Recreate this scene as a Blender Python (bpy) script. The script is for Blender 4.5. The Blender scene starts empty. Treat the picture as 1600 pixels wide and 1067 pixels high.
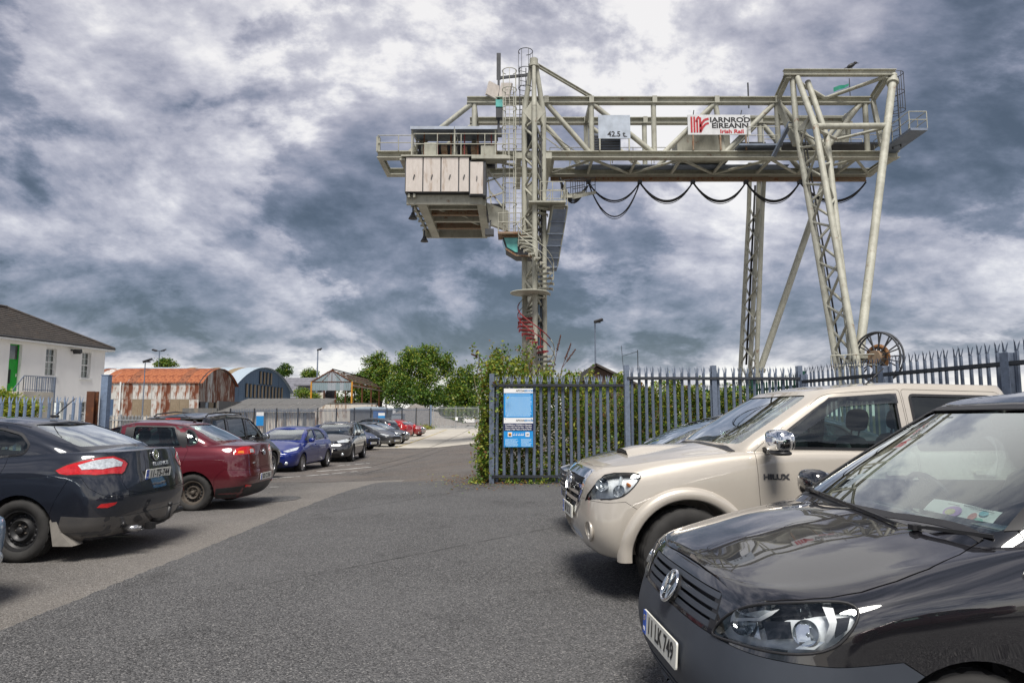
import bpy, bmesh, math, random
import numpy as np
from mathutils import Vector, Matrix
from mathutils.bvhtree import BVHTree
from mathutils.geometry import delaunay_2d_cdt
random.seed(7)
S = bpy.context.scene
C = S.collection
R = math.radians
PI = math.pi

# ------------------------------------------------------------------ camera
CAM_H = 1.5
F_PX, CX, CY, YH = 1067.0, 800.0, 533.5, 649.0      # photograph 1600 x 1067
PITCH = math.atan((YH - CY) / F_PX)
cam_d = bpy.data.cameras.new('camera')
cam_d.sensor_width = 36.0
cam_d.lens = 36.0 * F_PX / 1600.0
cam_d.clip_start = 0.05
cam_d.clip_end = 6000
cam = bpy.data.objects.new('camera', cam_d)
cam.location = (0, 0, CAM_H)
cam.rotation_euler = (PI / 2 + PITCH, 0, 0)
C.objects.link(cam)
S.camera = cam
S.view_settings.view_transform = 'Standard'
S.view_settings.look = 'None'
S.view_settings.gamma = 1.0
S.view_settings.use_curve_mapping = False
S.view_settings.exposure = 1.75
S.render.engine = 'CYCLES'
S.cycles.max_bounces = 10
S.cycles.transparent_max_bounces = 24
S.cycles.sample_clamp_indirect = 6.0

def pix_dir(px, py):
    a = (px - CX) / F_PX
    b = (CY - py) / F_PX
    return Vector((a, math.cos(PITCH) - b * math.sin(PITCH), math.sin(PITCH) + b * math.cos(PITCH)))

# ------------------------------------------------------------------ sun and cloudy sky
SUN_EL, SUN_AZ = R(60), R(181)        # azimuth clockwise from +Y: behind and left of the camera
sun_d = bpy.data.lights.new('sun', 'SUN')
sun_d.energy = 1.5
sun_d.angle = R(24)
sun_d.color = (1.0, 0.955, 0.89)
sun = bpy.data.objects.new('sun', sun_d)
to_sun = Vector((math.sin(SUN_AZ) * math.cos(SUN_EL), math.cos(SUN_AZ) * math.cos(SUN_EL), math.sin(SUN_EL)))
sun.rotation_euler = (-to_sun).to_track_quat('-Z', 'Y').to_euler()
C.objects.link(sun)

W = bpy.data.worlds.new('World')
S.world = W
W.use_nodes = True
wn, wl = W.node_tree.nodes, W.node_tree.links
wn.clear()

def wnode(t, **kw):
    n = wn.new(t)
    for k, v in kw.items():
        if k in n.bl_rna.properties:
            setattr(n, k, v)
    return n

def wmath(op, a, b=None, c=None, clamp=False):
    n = wn.new('ShaderNodeMath')
    n.operation = op
    n.use_clamp = clamp
    for i, v in enumerate((a, b, c)):
        if v is None:
            continue
        if isinstance(v, (int, float)):
            n.inputs[i].default_value = v
        else:
            wl.new(v, n.inputs[i])
    return n.outputs[0]

w_out = wn.new('ShaderNodeOutputWorld')
w_bg = wn.new('ShaderNodeBackground')
w_bg2 = wn.new('ShaderNodeBackground')
w_mix = wn.new('ShaderNodeMixShader')
sky = wn.new('ShaderNodeTexSky')
sky.sky_type = 'NISHITA'
sky.sun_disc = False
sky.sun_elevation = SUN_EL
sky.sun_rotation = SUN_AZ
w_bg.inputs[1].default_value = 0.10
wl.new(sky.outputs[0], w_bg.inputs[0])
tc = wn.new('ShaderNodeTexCoord')
sep = wn.new('ShaderNodeSeparateXYZ')
wl.new(tc.outputs['Generated'], sep.inputs[0])
dx, dy, dz = sep.outputs
zz = wmath('ADD', wmath('MAXIMUM', dz, 0.0), 0.42)
comb = wn.new('ShaderNodeCombineXYZ')
wl.new(wmath('DIVIDE', dx, zz), comb.inputs[0])
wl.new(wmath('DIVIDE', dy, zz), comb.inputs[1])
wl.new(wmath('MULTIPLY', dz, 0.6), comb.inputs[2])

def wnoise(scale, detail, rough, dist, vec, out=0, off=0.0):
    n = wn.new('ShaderNodeTexNoise')
    n.inputs['Scale'].default_value = scale
    n.inputs['Detail'].default_value = detail
    n.inputs['Roughness'].default_value = rough
    n.inputs['Distortion'].default_value = dist
    wl.new(vec, n.inputs['Vector'])
    return n.outputs[out]

def warp(vec, scale, detail, amount):
    v = wn.new('ShaderNodeVectorMath')
    v.operation = 'MULTIPLY_ADD'
    wl.new(wnoise(scale, detail, 0.55, 0.0, vec, 1), v.inputs[0])
    v.inputs[1].default_value = (amount,) * 3
    wl.new(vec, v.inputs[2])
    return v.outputs[0]

wv1 = warp(comb.outputs[0], 1.1, 1, 0.38)
n_mid = wnoise(1.8, 11, 0.60, 0.0, wv1)
wup = wn.new('ShaderNodeVectorMath')
wup.operation = 'ADD'
wl.new(wv1, wup.inputs[0])
wup.inputs[1].default_value = (0.02, -0.05, 0.015)
n_up = wnoise(1.8, 11, 0.60, 0.0, wup.outputs[0])
n_fine = wnoise(9.0, 5, 0.62, 0.0, comb.outputs[0])
bright = wmath('MULTIPLY_ADD', wmath('SUBTRACT', n_mid, 0.5), 0.80, 0.435)
bright = wmath('ADD', bright, wmath('MULTIPLY', wmath('SUBTRACT', n_mid, n_up), 2.1))      # heads lit from above, bellies dark
bright = wmath('ADD', bright, wmath('MULTIPLY', wmath('SUBTRACT', n_fine, 0.5), 0.30))
bright = wmath('ADD', bright, wmath('MULTIPLY', wmath('SUBTRACT', wnoise(0.85, 3, 0.5, 0.0, wv1), 0.5), 1.5))      # broad masses
def wsmooth(v, a, b, amp):
    m_ = wn.new('ShaderNodeMapRange')
    m_.interpolation_type = 'SMOOTHSTEP'
    m_.inputs['From Min'].default_value = a
    m_.inputs['From Max'].default_value = b
    m_.inputs['To Min'].default_value = -amp
    m_.inputs['To Max'].default_value = amp
    wl.new(v, m_.inputs['Value'])
    return m_.outputs[0]
bright = wmath('ADD', bright, wsmooth(n_mid, 0.465, 0.535, 0.10))       # crisp rims where one bank overlaps the next
bright = wmath('ADD', bright, wsmooth(wnoise(3.4, 9, 0.60, 0.0, wv1), 0.48, 0.55, 0.03))
# where the photograph's big banks of light and dark cloud stand: (pixel, angular radius, weight)
BANKS = [((40, 80), 0.10, 0.30), ((150, 40), 0.16, -0.24), ((300, 90), 0.12, -0.12), ((400, 140), 0.12, 0.20), ((470, 50), 0.14, 0.16), ((250, 340), 0.22, -0.26), ((560, 390), 0.20, -0.24), ((60, 230), 0.12, 0.16),
         ((640, 90), 0.20, 0.12), ((900, 70), 0.22, 0.16), ((1190, 60), 0.18, 0.24), ((1340, 60), 0.08, 0.22), ((1500, 90), 0.16, -0.18), ((1100, 490), 0.28, -0.32), ((900, 470), 0.16, -0.16), ((1480, 290), 0.20, -0.22),
         ((1580, 440), 0.12, 0.20), ((980, 350), 0.16, 0.18), ((1400, 390), 0.12, 0.22), ((520, 480), 0.09, 0.26), ((130, 470), 0.14, -0.16), ((540, 210), 0.18, 0.16), ((1060, 320), 0.10, 0.20), ((360, 250), 0.10, 0.12), ((130, 390), 0.10, 0.06)]
nrm = wn.new('ShaderNodeVectorMath')
nrm.operation = 'NORMALIZE'
wl.new(tc.outputs['Generated'], nrm.inputs[0])
for (p, rad, wgt) in BANKS:
    d = pix_dir(*p).normalized()
    dt = wn.new('ShaderNodeVectorMath')
    dt.operation = 'DOT_PRODUCT'
    wl.new(nrm.outputs[0], dt.inputs[0])
    dt.inputs[1].default_value = d
    mr = wn.new('ShaderNodeMapRange')
    mr.interpolation_type = 'SMOOTHERSTEP'
    mr.inputs['From Min'].default_value = math.cos(rad * 1.6)
    mr.inputs['From Max'].default_value = 1.0
    mr.inputs['To Min'].default_value = 0
    mr.inputs['To Max'].default_value = wgt * 0.66
    wl.new(dt.outputs['Value'], mr.inputs['Value'])
    bright = wmath('ADD', bright, mr.outputs[0])
# pale strip of sky low over the horizon
hz = wn.new('ShaderNodeMapRange')
hz.interpolation_type = 'SMOOTHSTEP'
hz.inputs['From Min'].default_value = 0.125
hz.inputs['From Max'].default_value = 0.02
hz.inputs['To Min'].default_value = 0.0
hz.inputs['To Max'].default_value = 0.95
wl.new(dz, hz.inputs['Value'])
bright = wmath('ADD', bright, hz.outputs[0])
ramp = wn.new('ShaderNodeValToRGB')
cr = ramp.color_ramp
cr.interpolation = 'B_SPLINE'
stops = [(0.0, (0.040, 0.052, 0.068)), (0.20, (0.088, 0.106, 0.142)), (0.40, (0.180, 0.196, 0.255)), (0.58, (0.325, 0.32, 0.375)), (0.80, (0.54, 0.53, 0.57)), (1.0, (0.84, 0.815, 0.785))]
cr.elements[0].position, cr.elements[0].color = stops[0][0], (*stops[0][1], 1)
cr.elements[1].position, cr.elements[1].color = stops[-1][0], (*stops[-1][1], 1)
for pos, col in stops[1:-1]:
    e = cr.elements.new(pos)
    e.color = (*col, 1)
wl.new(bright, ramp.inputs[0])
wl.new(ramp.outputs[0], w_bg2.inputs[0])
w_bg2.inputs[1].default_value = 0.35
w_mix.inputs[0].default_value = 0.93
wl.new(w_bg.outputs[0], w_mix.inputs[1])
wl.new(w_bg2.outputs[0], w_mix.inputs[2])
wl.new(w_mix.outputs[0], w_out.inputs[0])
W.cycles.sampling_method = 'MANUAL'
W.cycles.sample_map_resolution = 256
# ------------------------------------------------------------------ helpers
def link(o, parent=None):
    C.objects.link(o)
    if parent is not None:
        o.parent = parent
    return o

def obj(name, me, mat=None, parent=None, loc=None, rot=None):
    o = bpy.data.objects.new(name, me)
    if mat is not None:
        mats = mat if isinstance(mat, (list, tuple)) else [mat]
        if len(me.materials) == 0:
            for m in mats:
                me.materials.append(m)
    link(o, parent)
    if loc is not None:
        o.location = loc
    if rot is not None:
        o.rotation_euler = rot
    return o

def tag(o, label=None, cat=None, group=None, kind=None):
    if label: o['label'] = label
    if cat: o['category'] = cat
    if group: o['group'] = group
    if kind: o['kind'] = kind
    return o

def thing(name, label, cat, loc=(0, 0, 0), rz=0.0, group=None):
    o = bpy.data.objects.new(name, None)
    o.empty_display_size = 0.2
    link(o)
    o.location = loc
    o.rotation_euler = (0, 0, rz)
    return tag(o, label, cat, group)

def copy_tree(o, parent=None):
    c = o.copy()
    C.objects.link(c)
    c.parent = parent
    for ch in o.children:
        copy_tree(ch, c)
    return c

class MB:
    """collects simple solids into one mesh"""
    def __init__(self):
        self.v, self.f, self.s, self.mi = [], [], [], []
        self.cur = 0
    def add(self, verts, faces, smooth=False):
        n = len(self.v)
        self.v += [tuple(p) for p in verts]
        self.f += [tuple(i + n for i in f) for f in faces]
        self.s += [smooth] * len(faces)
        self.mi += [self.cur] * len(faces)
        return self
    def box(self, c, s, M=None):
        hx, hy, hz_ = s[0] / 2, s[1] / 2, s[2] / 2
        vs = [Vector((x, y, z)) for x in (-hx, hx) for y in (-hy, hy) for z in (-hz_, hz_)]
        if M is not None:
            vs = [M @ v for v in vs]
        vs = [v + Vector(c) for v in vs]
        return self.add(vs, [(0, 1, 3, 2), (4, 6, 7, 5), (0, 4, 5, 1), (2, 3, 7, 6), (0, 2, 6, 4), (1, 5, 7, 3)])
    def frame(self, a, b):
        a, b = Vector(a), Vector(b)
        d = (b - a).normalized()
        up = Vector((0, 0, 1)) if abs(d.z) < 0.95 else Vector((0, 1, 0))
        s = d.cross(up).normalized()
        u = s.cross(d).normalized()
        return a, b, s, u
    def bar(self, a, b, w, h=None):
        h = h or w
        a, b, s, u = self.frame(a, b)
        vs = [p + s * x * w / 2 + u * y * h / 2 for p in (a, b) for x, y in ((-1, -1), (1, -1), (1, 1), (-1, 1))]
        return self.add(vs, [(3, 2, 1, 0), (4, 5, 6, 7), (0, 1, 5, 4), (1, 2, 6, 5), (2, 3, 7, 6), (3, 0, 4, 7)])
    def ibeam(self, a, b, w, h, t=0.03):
        a, b, s, u = self.frame(a, b)
        o = u * (h / 2 - t / 2)
        self.bar(a + o, b + o, w, t); self.bar(a - o, b - o, w, t)
        return self.bar(a, b, t, h - 2 * t)
    def tube(self, a, b, r, n=10, r2=None, caps=True):
        r2 = r if r2 is None else r2
        a, b, s, u = self.frame(a, b)
        vs = []
        for p, rr in ((a, r), (b, r2)):
            for k in range(n):
                t = 2 * PI * k / n
                vs.append(p + s * math.cos(t) * rr + u * math.sin(t) * rr)
        self.add(vs, [(k, (k + 1) % n, n + (k + 1) % n, n + k) for k in range(n)], True)
        if caps:
            self.add(vs[:n], [tuple(range(n - 1, -1, -1))]); self.add(vs[n:], [tuple(range(n))])
        return self
    def path(self, pts, r, n=8, closed=False):
        pts = [Vector(p) for p in pts]
        m = len(pts)
        vs = []
        prev = None
        for i, p in enumerate(pts):
            if closed:
                d = (pts[(i + 1) % m] - pts[i - 1]).normalized()
            else:
                d = (pts[min(i + 1, m - 1)] - pts[max(i - 1, 0)]).normalized()
            if prev is None:
                up = Vector((0, 0, 1)) if abs(d.z) < 0.9 else Vector((0, 1, 0))
                s = d.cross(up).normalized()
            else:
                s = (prev - d * prev.dot(d)).normalized()
            prev = s
            u = s.cross(d)
            rr = r[i] if isinstance(r, (list, tuple)) else r
            for k in range(n):
                t = 2 * PI * k / n
                vs.append(p + s * math.cos(t) * rr + u * math.sin(t) * rr)
        fs = []
        for i in range(m if closed else m - 1):
            j = (i + 1) % m
            for k in range(n):
                fs.append((i * n + k, i * n + (k + 1) % n, j * n + (k + 1) % n, j * n + k))
        if not closed:
            fs.append(tuple(range(n - 1, -1, -1)))
            fs.append(tuple((m - 1) * n + k for k in range(n)))
        return self.add(vs, fs, True)
    def lathe(self, prof, n=32, axis='Z', smooth=True, M=None):
        """prof: list of (r, h); axis of revolution"""
        vs = []
        for r, h in prof:
            for k in range(n):
                t = 2 * PI * k / n
                a, b = r * math.cos(t), r * math.sin(t)
                p = {'Z': (a, b, h), 'Y': (a, h, b), 'X': (h, a, b)}[axis]
                vs.append(M @ Vector(p) if M is not None else Vector(p))
        fs = []
        for i in range(len(prof) - 1):
            for k in range(n):
                fs.append((i * n + k, i * n + (k + 1) % n, (i + 1) * n + (k + 1) % n, (i + 1) * n + k))
        return self.add(vs, fs, smooth)
    def prism(self, poly, a0, a1, axis='Y', smooth=False):
        """poly in the plane across axis; extruded a0..a1"""
        def p3(u, v, a):
            return {'Y': (u, a, v), 'X': (a, u, v), 'Z': (u, v, a)}[axis]
        n = len(poly)
        vs = [p3(u, v, a0) for u, v in poly] + [p3(u, v, a1) for u, v in poly]
        self.add(vs, [(k, (k + 1) % n, n + (k + 1) % n, n + k) for k in range(n)], smooth)
        self.add(vs, [tuple(range(n - 1, -1, -1)), tuple(range(n, 2 * n))])
        return self
    def mesh(self, fix=True):
        me = bpy.data.meshes.new('m')
        me.from_pydata(self.v, [], self.f)
        me.polygons.foreach_set('use_smooth', self.s)
        if any(self.mi):
            me.polygons.foreach_set('material_index', self.mi)
        if fix:
            bm = bmesh.new(); bm.from_mesh(me)
            bmesh.ops.recalc_face_normals(bm, faces=bm.faces)
            bm.to_mesh(me); bm.free()
        me.update()
        return me
    def build(self, name, mat, parent=None, **kw):
        return obj(name, self.mesh(), mat, parent, **kw)

def np_mesh(verts, quads, tris=None):
    me = bpy.data.meshes.new('m')
    verts = np.asarray(verts, np.float32)
    quads = np.asarray(quads, np.int32).reshape(-1, 4)
    tris = np.asarray(tris, np.int32).reshape(-1, 3) if tris is not None else np.zeros((0, 3), np.int32)
    me.vertices.add(len(verts)); me.vertices.foreach_set('co', verts.ravel())
    nl = quads.size + tris.size
    me.loops.add(nl)
    me.loops.foreach_set('vertex_index', np.concatenate([quads.ravel(), tris.ravel()]))
    me.polygons.add(len(quads) + len(tris))
    st = np.concatenate([np.arange(len(quads)) * 4, quads.size + np.arange(len(tris)) * 3]).astype(np.int32)
    me.polygons.foreach_set('loop_start', st)
    me.update(calc_edges=True)
    return me

def text_mesh(s, size, extrude=0.002, align='CENTER', bold=0.0, shear=0.0, spacing=1.0, sx=1.0):
    cu = bpy.data.curves.new('t', 'FONT')
    cu.body = s
    cu.size = size
    cu.extrude = extrude
    cu.offset = bold
    cu.shear = shear
    cu.space_character = spacing
    cu.align_x = align
    cu.align_y = 'CENTER'
    cu.resolution_u = 3
    o = bpy.data.objects.new('t', cu)
    C.objects.link(o)
    bpy.context.view_layer.update()
    me = bpy.data.meshes.new_from_object(o.evaluated_get(bpy.context.evaluated_depsgraph_get()))
    bpy.data.objects.remove(o)
    bpy.data.curves.remove(cu)
    if sx != 1.0:
        me.transform(Matrix.Diagonal((sx, 1, 1, 1)))
    return me

# ------------------------------------------------------------------ materials
def mat_new(name):
    m = bpy.data.materials.new(name)
    m.use_nodes = True
    nt = m.node_tree
    nt.nodes.clear()
    out = nt.nodes.new('ShaderNodeOutputMaterial')
    b = nt.nodes.new('ShaderNodeBsdfPrincipled')
    nt.links.new(b.outputs[0], out.inputs[0])
    return m, nt, b, out

def nd(nt, t, **inp):
    n = nt.nodes.new(t)
    for k, v in inp.items():
        n.inputs[k.replace('_', ' ')].default_value = v
    return n

def mixc(nt, fac, a, b, blend='MIX'):
    n = nt.nodes.new('ShaderNodeMix')
    n.data_type = 'RGBA'
    n.blend_type = blend
    for i, v in ((0, fac), (6, a), (7, b)):
        if isinstance(v, (int, float)):
            n.inputs[i].default_value = v
        elif isinstance(v, tuple):
            n.inputs[i].default_value = (*v[:3], 1)
        else:
            nt.links.new(v, n.inputs[i])
    return n.outputs[2]

def rampf(nt, fac, stops, interp='LINEAR'):
    n = nt.nodes.new('ShaderNodeValToRGB')
    c = n.color_ramp
    c.interpolation = interp
    while len(c.elements) < len(stops):
        c.elements.new(0.5)
    for e, (p, col) in zip(c.elements, stops):
        e.position = p
        e.color = (col, col, col, 1) if isinstance(col, (int, float)) else (*col, 1)
    nt.links.new(fac, n.inputs[0])
    return n.outputs[0]

def noise(nt, scale, detail=4, rough=0.5, dist=0.0, coord='Object', stretch=None):
    tcn = nt.nodes.new('ShaderNodeTexCoord')
    n = nd(nt, 'ShaderNodeTexNoise', Scale=scale, Detail=detail, Roughness=rough, Distortion=dist)
    if stretch is not None:
        mp = nt.nodes.new('ShaderNodeMapping')
        mp.inputs['Scale'].default_value = stretch
        nt.links.new(tcn.outputs[coord], mp.inputs[0])
        nt.links.new(mp.outputs[0], n.inputs['Vector'])
    else:
        nt.links.new(tcn.outputs[coord], n.inputs['Vector'])
    return n.outputs[0]

def bump(nt, b, height, strength=0.3, dist=0.01):
    n = nd(nt, 'ShaderNodeBump', Strength=strength, Distance=dist)
    nt.links.new(height, n.inputs['Height'])
    nt.links.new(n.outputs[0], b.inputs['Normal'])

def plain(name, col, rough=0.5, metal=0.0, var=0.12, scale=6.0, coat=0.0, spec=0.5, bmp=0.0):
    m, nt, b, _ = mat_new(name)
    b.inputs['Roughness'].default_value = rough
    b.inputs['Metallic'].default_value = metal
    b.inputs['Coat Weight'].default_value = coat
    b.inputs['Coat Roughness'].default_value = 0.03
    b.inputs['Specular IOR Level'].default_value = spec
    if var > 0:
        f = noise(nt, scale, 6, 0.6)
        c = mixc(nt, rampf(nt, f, [(0.3, 0.0), (0.7, 1.0)]), tuple(x * (1 - var) for x in col), tuple(min(1, x * (1 + var)) for x in col))
        nt.links.new(c, b.inputs['Base Color'])
        if bmp:
            bump(nt, b, f, bmp)
    else:
        b.inputs['Base Color'].default_value = (*col, 1)
    return m

def car_paint(name, col, flake=0.25, rough=0.35, metal=0.0, dirt=0.25, dirtcol=(0.16, 0.14, 0.12), ior=1.7):
    m, nt, b, _ = mat_new(name)
    n1 = noise(nt, 900, 2, 0.5)
    c = mixc(nt, rampf(nt, n1, [(0.35, 0.0), (0.75, 1.0)]), tuple(x * (1 - flake) for x in col), tuple(min(1, x * (1 + flake)) for x in col))
    # road dirt thrown up low on the body
    tcn = nt.nodes.new('ShaderNodeTexCoord')
    sp = nt.nodes.new('ShaderNodeSeparateXYZ')
    nt.links.new(tcn.outputs['Object'], sp.inputs[0])
    n2 = noise(nt, 4.0, 6, 0.65)
    ad = nd(nt, 'ShaderNodeMath'); ad.operation = 'MULTIPLY_ADD'
    nt.links.new(n2, ad.inputs[0]); ad.inputs[1].default_value = 0.5
    nt.links.new(sp.outputs[2], ad.inputs[2])
    low = rampf(nt, ad.outputs[0], [(0.40, dirt), (0.82, 0.03)])
    c = mixc(nt, low, c, dirtcol)
    nt.links.new(c, b.inputs['Base Color'])
    b.inputs['Metallic'].default_value = metal
    b.inputs['Roughness'].default_value = rough
    b.inputs['Coat IOR'].default_value = ior
    b.inputs['Specular IOR Level'].default_value = 0.12
    cw = nd(nt, 'ShaderNodeMath'); cw.operation = 'SUBTRACT'
    cw.inputs[0].default_value = 1.0
    nt.links.new(low, cw.inputs[1])
    nt.links.new(cw.outputs[0], b.inputs['Coat Weight'])
    n3 = noise(nt, 12, 5, 0.6)
    nt.links.new(rampf(nt, n3, [(0.3, 0.006), (0.8, 0.035)]), b.inputs['Coat Roughness'])
    return m

def glass_mat(name, tint=(0.62, 0.74, 0.72), refl=1.0, ior=1.5, film=0.0):
    m = bpy.data.materials.new(name)
    m.use_nodes = True
    nt = m.node_tree
    nt.nodes.clear()
    out = nt.nodes.new('ShaderNodeOutputMaterial')
    tr = nt.nodes.new('ShaderNodeBsdfTransparent')
    tr.inputs[0].default_value = (*tint, 1)
    gl = nt.nodes.new('ShaderNodeBsdfGlossy')
    gl.inputs[0].default_value = (0.93, 0.98, 0.97, 1)
    gl.inputs['Roughness'].default_value = 0.012
    fr = nt.nodes.new('ShaderNodeFresnel')
    fr.inputs[0].default_value = ior
    mu = nt.nodes.new('ShaderNodeMath'); mu.operation = 'MULTIPLY_ADD'
    mu.use_clamp = True
    mu.inputs[1].default_value = 1.75 * refl
    mu.inputs[2].default_value = film
    nt.links.new(fr.outputs[0], mu.inputs[0])
    mx = nt.nodes.new('ShaderNodeMixShader')
    nt.links.new(mu.outputs[0], mx.inputs[0])
    nt.links.new(tr.outputs[0], mx.inputs[1])
    nt.links.new(gl.outputs[0], mx.inputs[2])
    nt.links.new(mx.outputs[0], out.inputs[0])
    return m

M = {}
M['rubber'] = plain('rubber', (0.022, 0.021, 0.020), 0.82, var=0.35, scale=9)
M['black_plastic'] = plain('black_plastic', (0.018, 0.018, 0.020), 0.45, var=0.2)
M['grey_plastic'] = plain('grey_plastic', (0.042, 0.049, 0.062), 0.5, var=0.12, scale=3)
M['dark'] = plain('dark_interior', (0.012, 0.012, 0.013), 0.8, var=0.0)
M['seat_cloth'] = plain('seat_cloth', (0.05, 0.052, 0.056), 0.9, var=0.2, scale=30)
M['light_cloth'] = plain('light_cloth', (0.30, 0.31, 0.31), 0.9, var=0.15, scale=30)
M['chrome'] = plain('chrome', (0.86, 0.87, 0.88), 0.06, 1.0, var=0.03)
M['alloy'] = plain('alloy', (0.42, 0.42, 0.43), 0.3, 0.9, var=0.12)
M['steel_black'] = plain('steel_black', (0.025, 0.025, 0.026), 0.45, 0.2, var=0.3, scale=14)
M['steel_dirty'] = plain('steel_dirty', (0.075, 0.062, 0.050), 0.7, 0.1, var=0.4, scale=12)
M['glass'] = glass_mat('car_glass', (0.60, 0.74, 0.70))
M['glass_dark'] = glass_mat('privacy_glass', (0.10, 0.12, 0.13))
M['smoke'] = glass_mat('smoked_acrylic', (0.20, 0.18, 0.20), refl=.9, film=.05)
M['screen'] = glass_mat('windscreen_glass', (0.78, 0.89, 0.86), refl=1.5, film=0.05)
M['lens'] = glass_mat('lamp_lens', (0.93, 0.95, 0.96), refl=1.0)
M['red_lens'] = plain('red_lens', (0.50, 0.012, 0.014), 0.12, var=0.25, scale=40, coat=1.0)
M['amber_lens'] = plain('amber_lens', (0.75, 0.22, 0.02), 0.12, var=0.2, scale=40, coat=1.0)
M['clear_lens'] = plain('clear_lens', (0.62, 0.66, 0.68), 0.10, 0.3, var=0.35, scale=45, coat=1.0)
M['reflector'] = plain('reflector', (0.80, 0.82, 0.84), 0.12, 1.0, var=0.05)
M['plate_white'] = plain('plate_white', (0.74, 0.73, 0.66), 0.4, var=0.05)
M['plate_blue'] = plain('plate_blue', (0.02, 0.10, 0.52), 0.4, var=0.0)
M['ink'] = plain('ink', (0.012, 0.012, 0.014), 0.5, var=0.0)
M['paper'] = plain('paper', (0.78, 0.80, 0.78), 0.7, var=0.05, scale=8)
M['white'] = plain('white_print', (0.80, 0.80, 0.80), 0.5, var=0.0)

def galv(name, col, rough=0.5, rust=0.0):
    m, nt, b, _ = mat_new(name)
    f = noise(nt, 14, 8, 0.65)
    g = noise(nt, 2.2, 5, 0.6, stretch=(1, 1, 0.25))
    c = mixc(nt, rampf(nt, f, [(0.3, 0.0), (0.72, 1.0)]), tuple(x * 0.72 for x in col), tuple(min(1, x * 1.28) for x in col))
    c = mixc(nt, rampf(nt, g, [(0.52, 0.0), (0.72, 0.55)]), c, tuple(x * 0.55 for x in col))
    oi = nt.nodes.new('ShaderNodeObjectInfo')
    c = mixc(nt, rampf(nt, oi.outputs['Random'], [(0.0, 0.0), (1.0, 0.55)]), c, tuple(x * 0.55 for x in col))
    sr = noise(nt, 9, 6, 0.7)
    c = mixc(nt, rampf(nt, sr, [(0.68, 0.0), (0.74, 0.7)]), c, (0.12, 0.06, 0.03))
    if rust:
        h = noise(nt, 5, 8, 0.7)
        c = mixc(nt, rampf(nt, h, [(0.62 - rust * 0.2, 0.0), (0.72 - rust * 0.2, 0.9)]), c, (0.20, 0.07, 0.025))
    nt.links.new(c, b.inputs['Base Color'])
    b.inputs['Roughness'].default_value = rough
    b.inputs['Metallic'].default_value = 0.25
    bump(nt, b, f, 0.12, 0.004)
    return m
M['galv'] = galv('galvanised_steel', (0.185, 0.225, 0.30))
M['galv_dark'] = galv('rail_steel', (0.045, 0.05, 0.06))
M['galv_light'] = galv('pale_galvanised', (0.34, 0.36, 0.38))
M['blue_steel'] = galv('blue_grey_steel', (0.22, 0.29, 0.41))
M['green_steel'] = galv('green_coated_steel', (0.012, 0.085, 0.055), 0.5)
M['rusty'] = galv('rusty_steel', (0.13, 0.05, 0.025), 0.8, 0.5)

# ------------------------------------------------------------------ the lie of the land
_AY = [(-400, 0), (11, 0), (16, .10), (20, .23), (24, .32), (30, .41), (45, .40), (57, .32), (66, .25), (80, .08), (100, .12), (400, .12)]
def sstep(a, b, x):
    t = min(1, max(0, (x - a) / (b - a)))
    return t * t * (3 - 2 * t)
def gz(x, y):
    A = float(np.interp(y, [p[0] for p in _AY], [p[1] for p in _AY]))
    return -A * sstep(-0.2, -5.5, x)
# ================================================================== GROUND
def inside(poly, x, y):
    c = False
    j = len(poly) - 1
    for i in range(len(poly)):
        xi, yi = poly[i]; xj, yj = poly[j]
        if (yi > y) != (yj > y) and x < (xj - xi) * (y - yi) / (yj - yi) + xi:
            c = not c
        j = i
    return c

def cdt_poly(poly, step, extra_lines=None):
    """triangulate a 2-D polygon with inner grid points"""
    pts = [Vector(p) for p in poly]
    n = len(pts)
    edges = [(i, (i + 1) % n) for i in range(n)]
    xs = [p[0] for p in poly]; ys = [p[1] for p in poly]
    x = math.floor(min(xs) / step) * step + step * 0.5
    while x < max(xs):
        y = math.floor(min(ys) / step) * step + step * 0.5
        while y < max(ys):
            if inside(poly, x, y):
                pts.append(Vector((x, y)))
            y += step
        x += step
    vs, es, fs, *_ = delaunay_2d_cdt(pts, edges, [], 1, 1e-6)
    return vs, fs

def densify(poly, step, jitter=0.0, rnd=None):
    out = []
    for i, p in enumerate(poly):
        q = poly[(i + 1) % len(poly)]
        L = math.hypot(q[0] - p[0], q[1] - p[1])
        m = max(1, int(L / step))
        for k in range(m):
            t = k / m
            jx = jy = 0
            if jitter and rnd:
                jx, jy = rnd.uniform(-jitter, jitter), rnd.uniform(-jitter, jitter)
            out.append((p[0] + (q[0] - p[0]) * t + jx, p[1] + (q[1] - p[1]) * t + jy))
    return out

def sheet(name, poly, off, mat, step=1.0, kind='structure', edge_step=None, jitter=0.0, seed=1):
    rnd = random.Random(seed)
    pl = densify(poly, edge_step or step, jitter, rnd)
    vs, fs = cdt_poly(pl, step)
    me = bpy.data.meshes.new(name)
    me.from_pydata([(v.x, v.y, gz(v.x, v.y) + off) for v in vs], [], [tuple(f) for f in fs])
    bm = bmesh.new(); bm.from_mesh(me)
    for f in bm.faces:
        if f.normal.z < 0: f.normal_flip()
        f.smooth = True
    bm.to_mesh(me); bm.free()
    o = obj(name, me, mat)
    if kind: o['kind'] = kind
    return o

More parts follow.
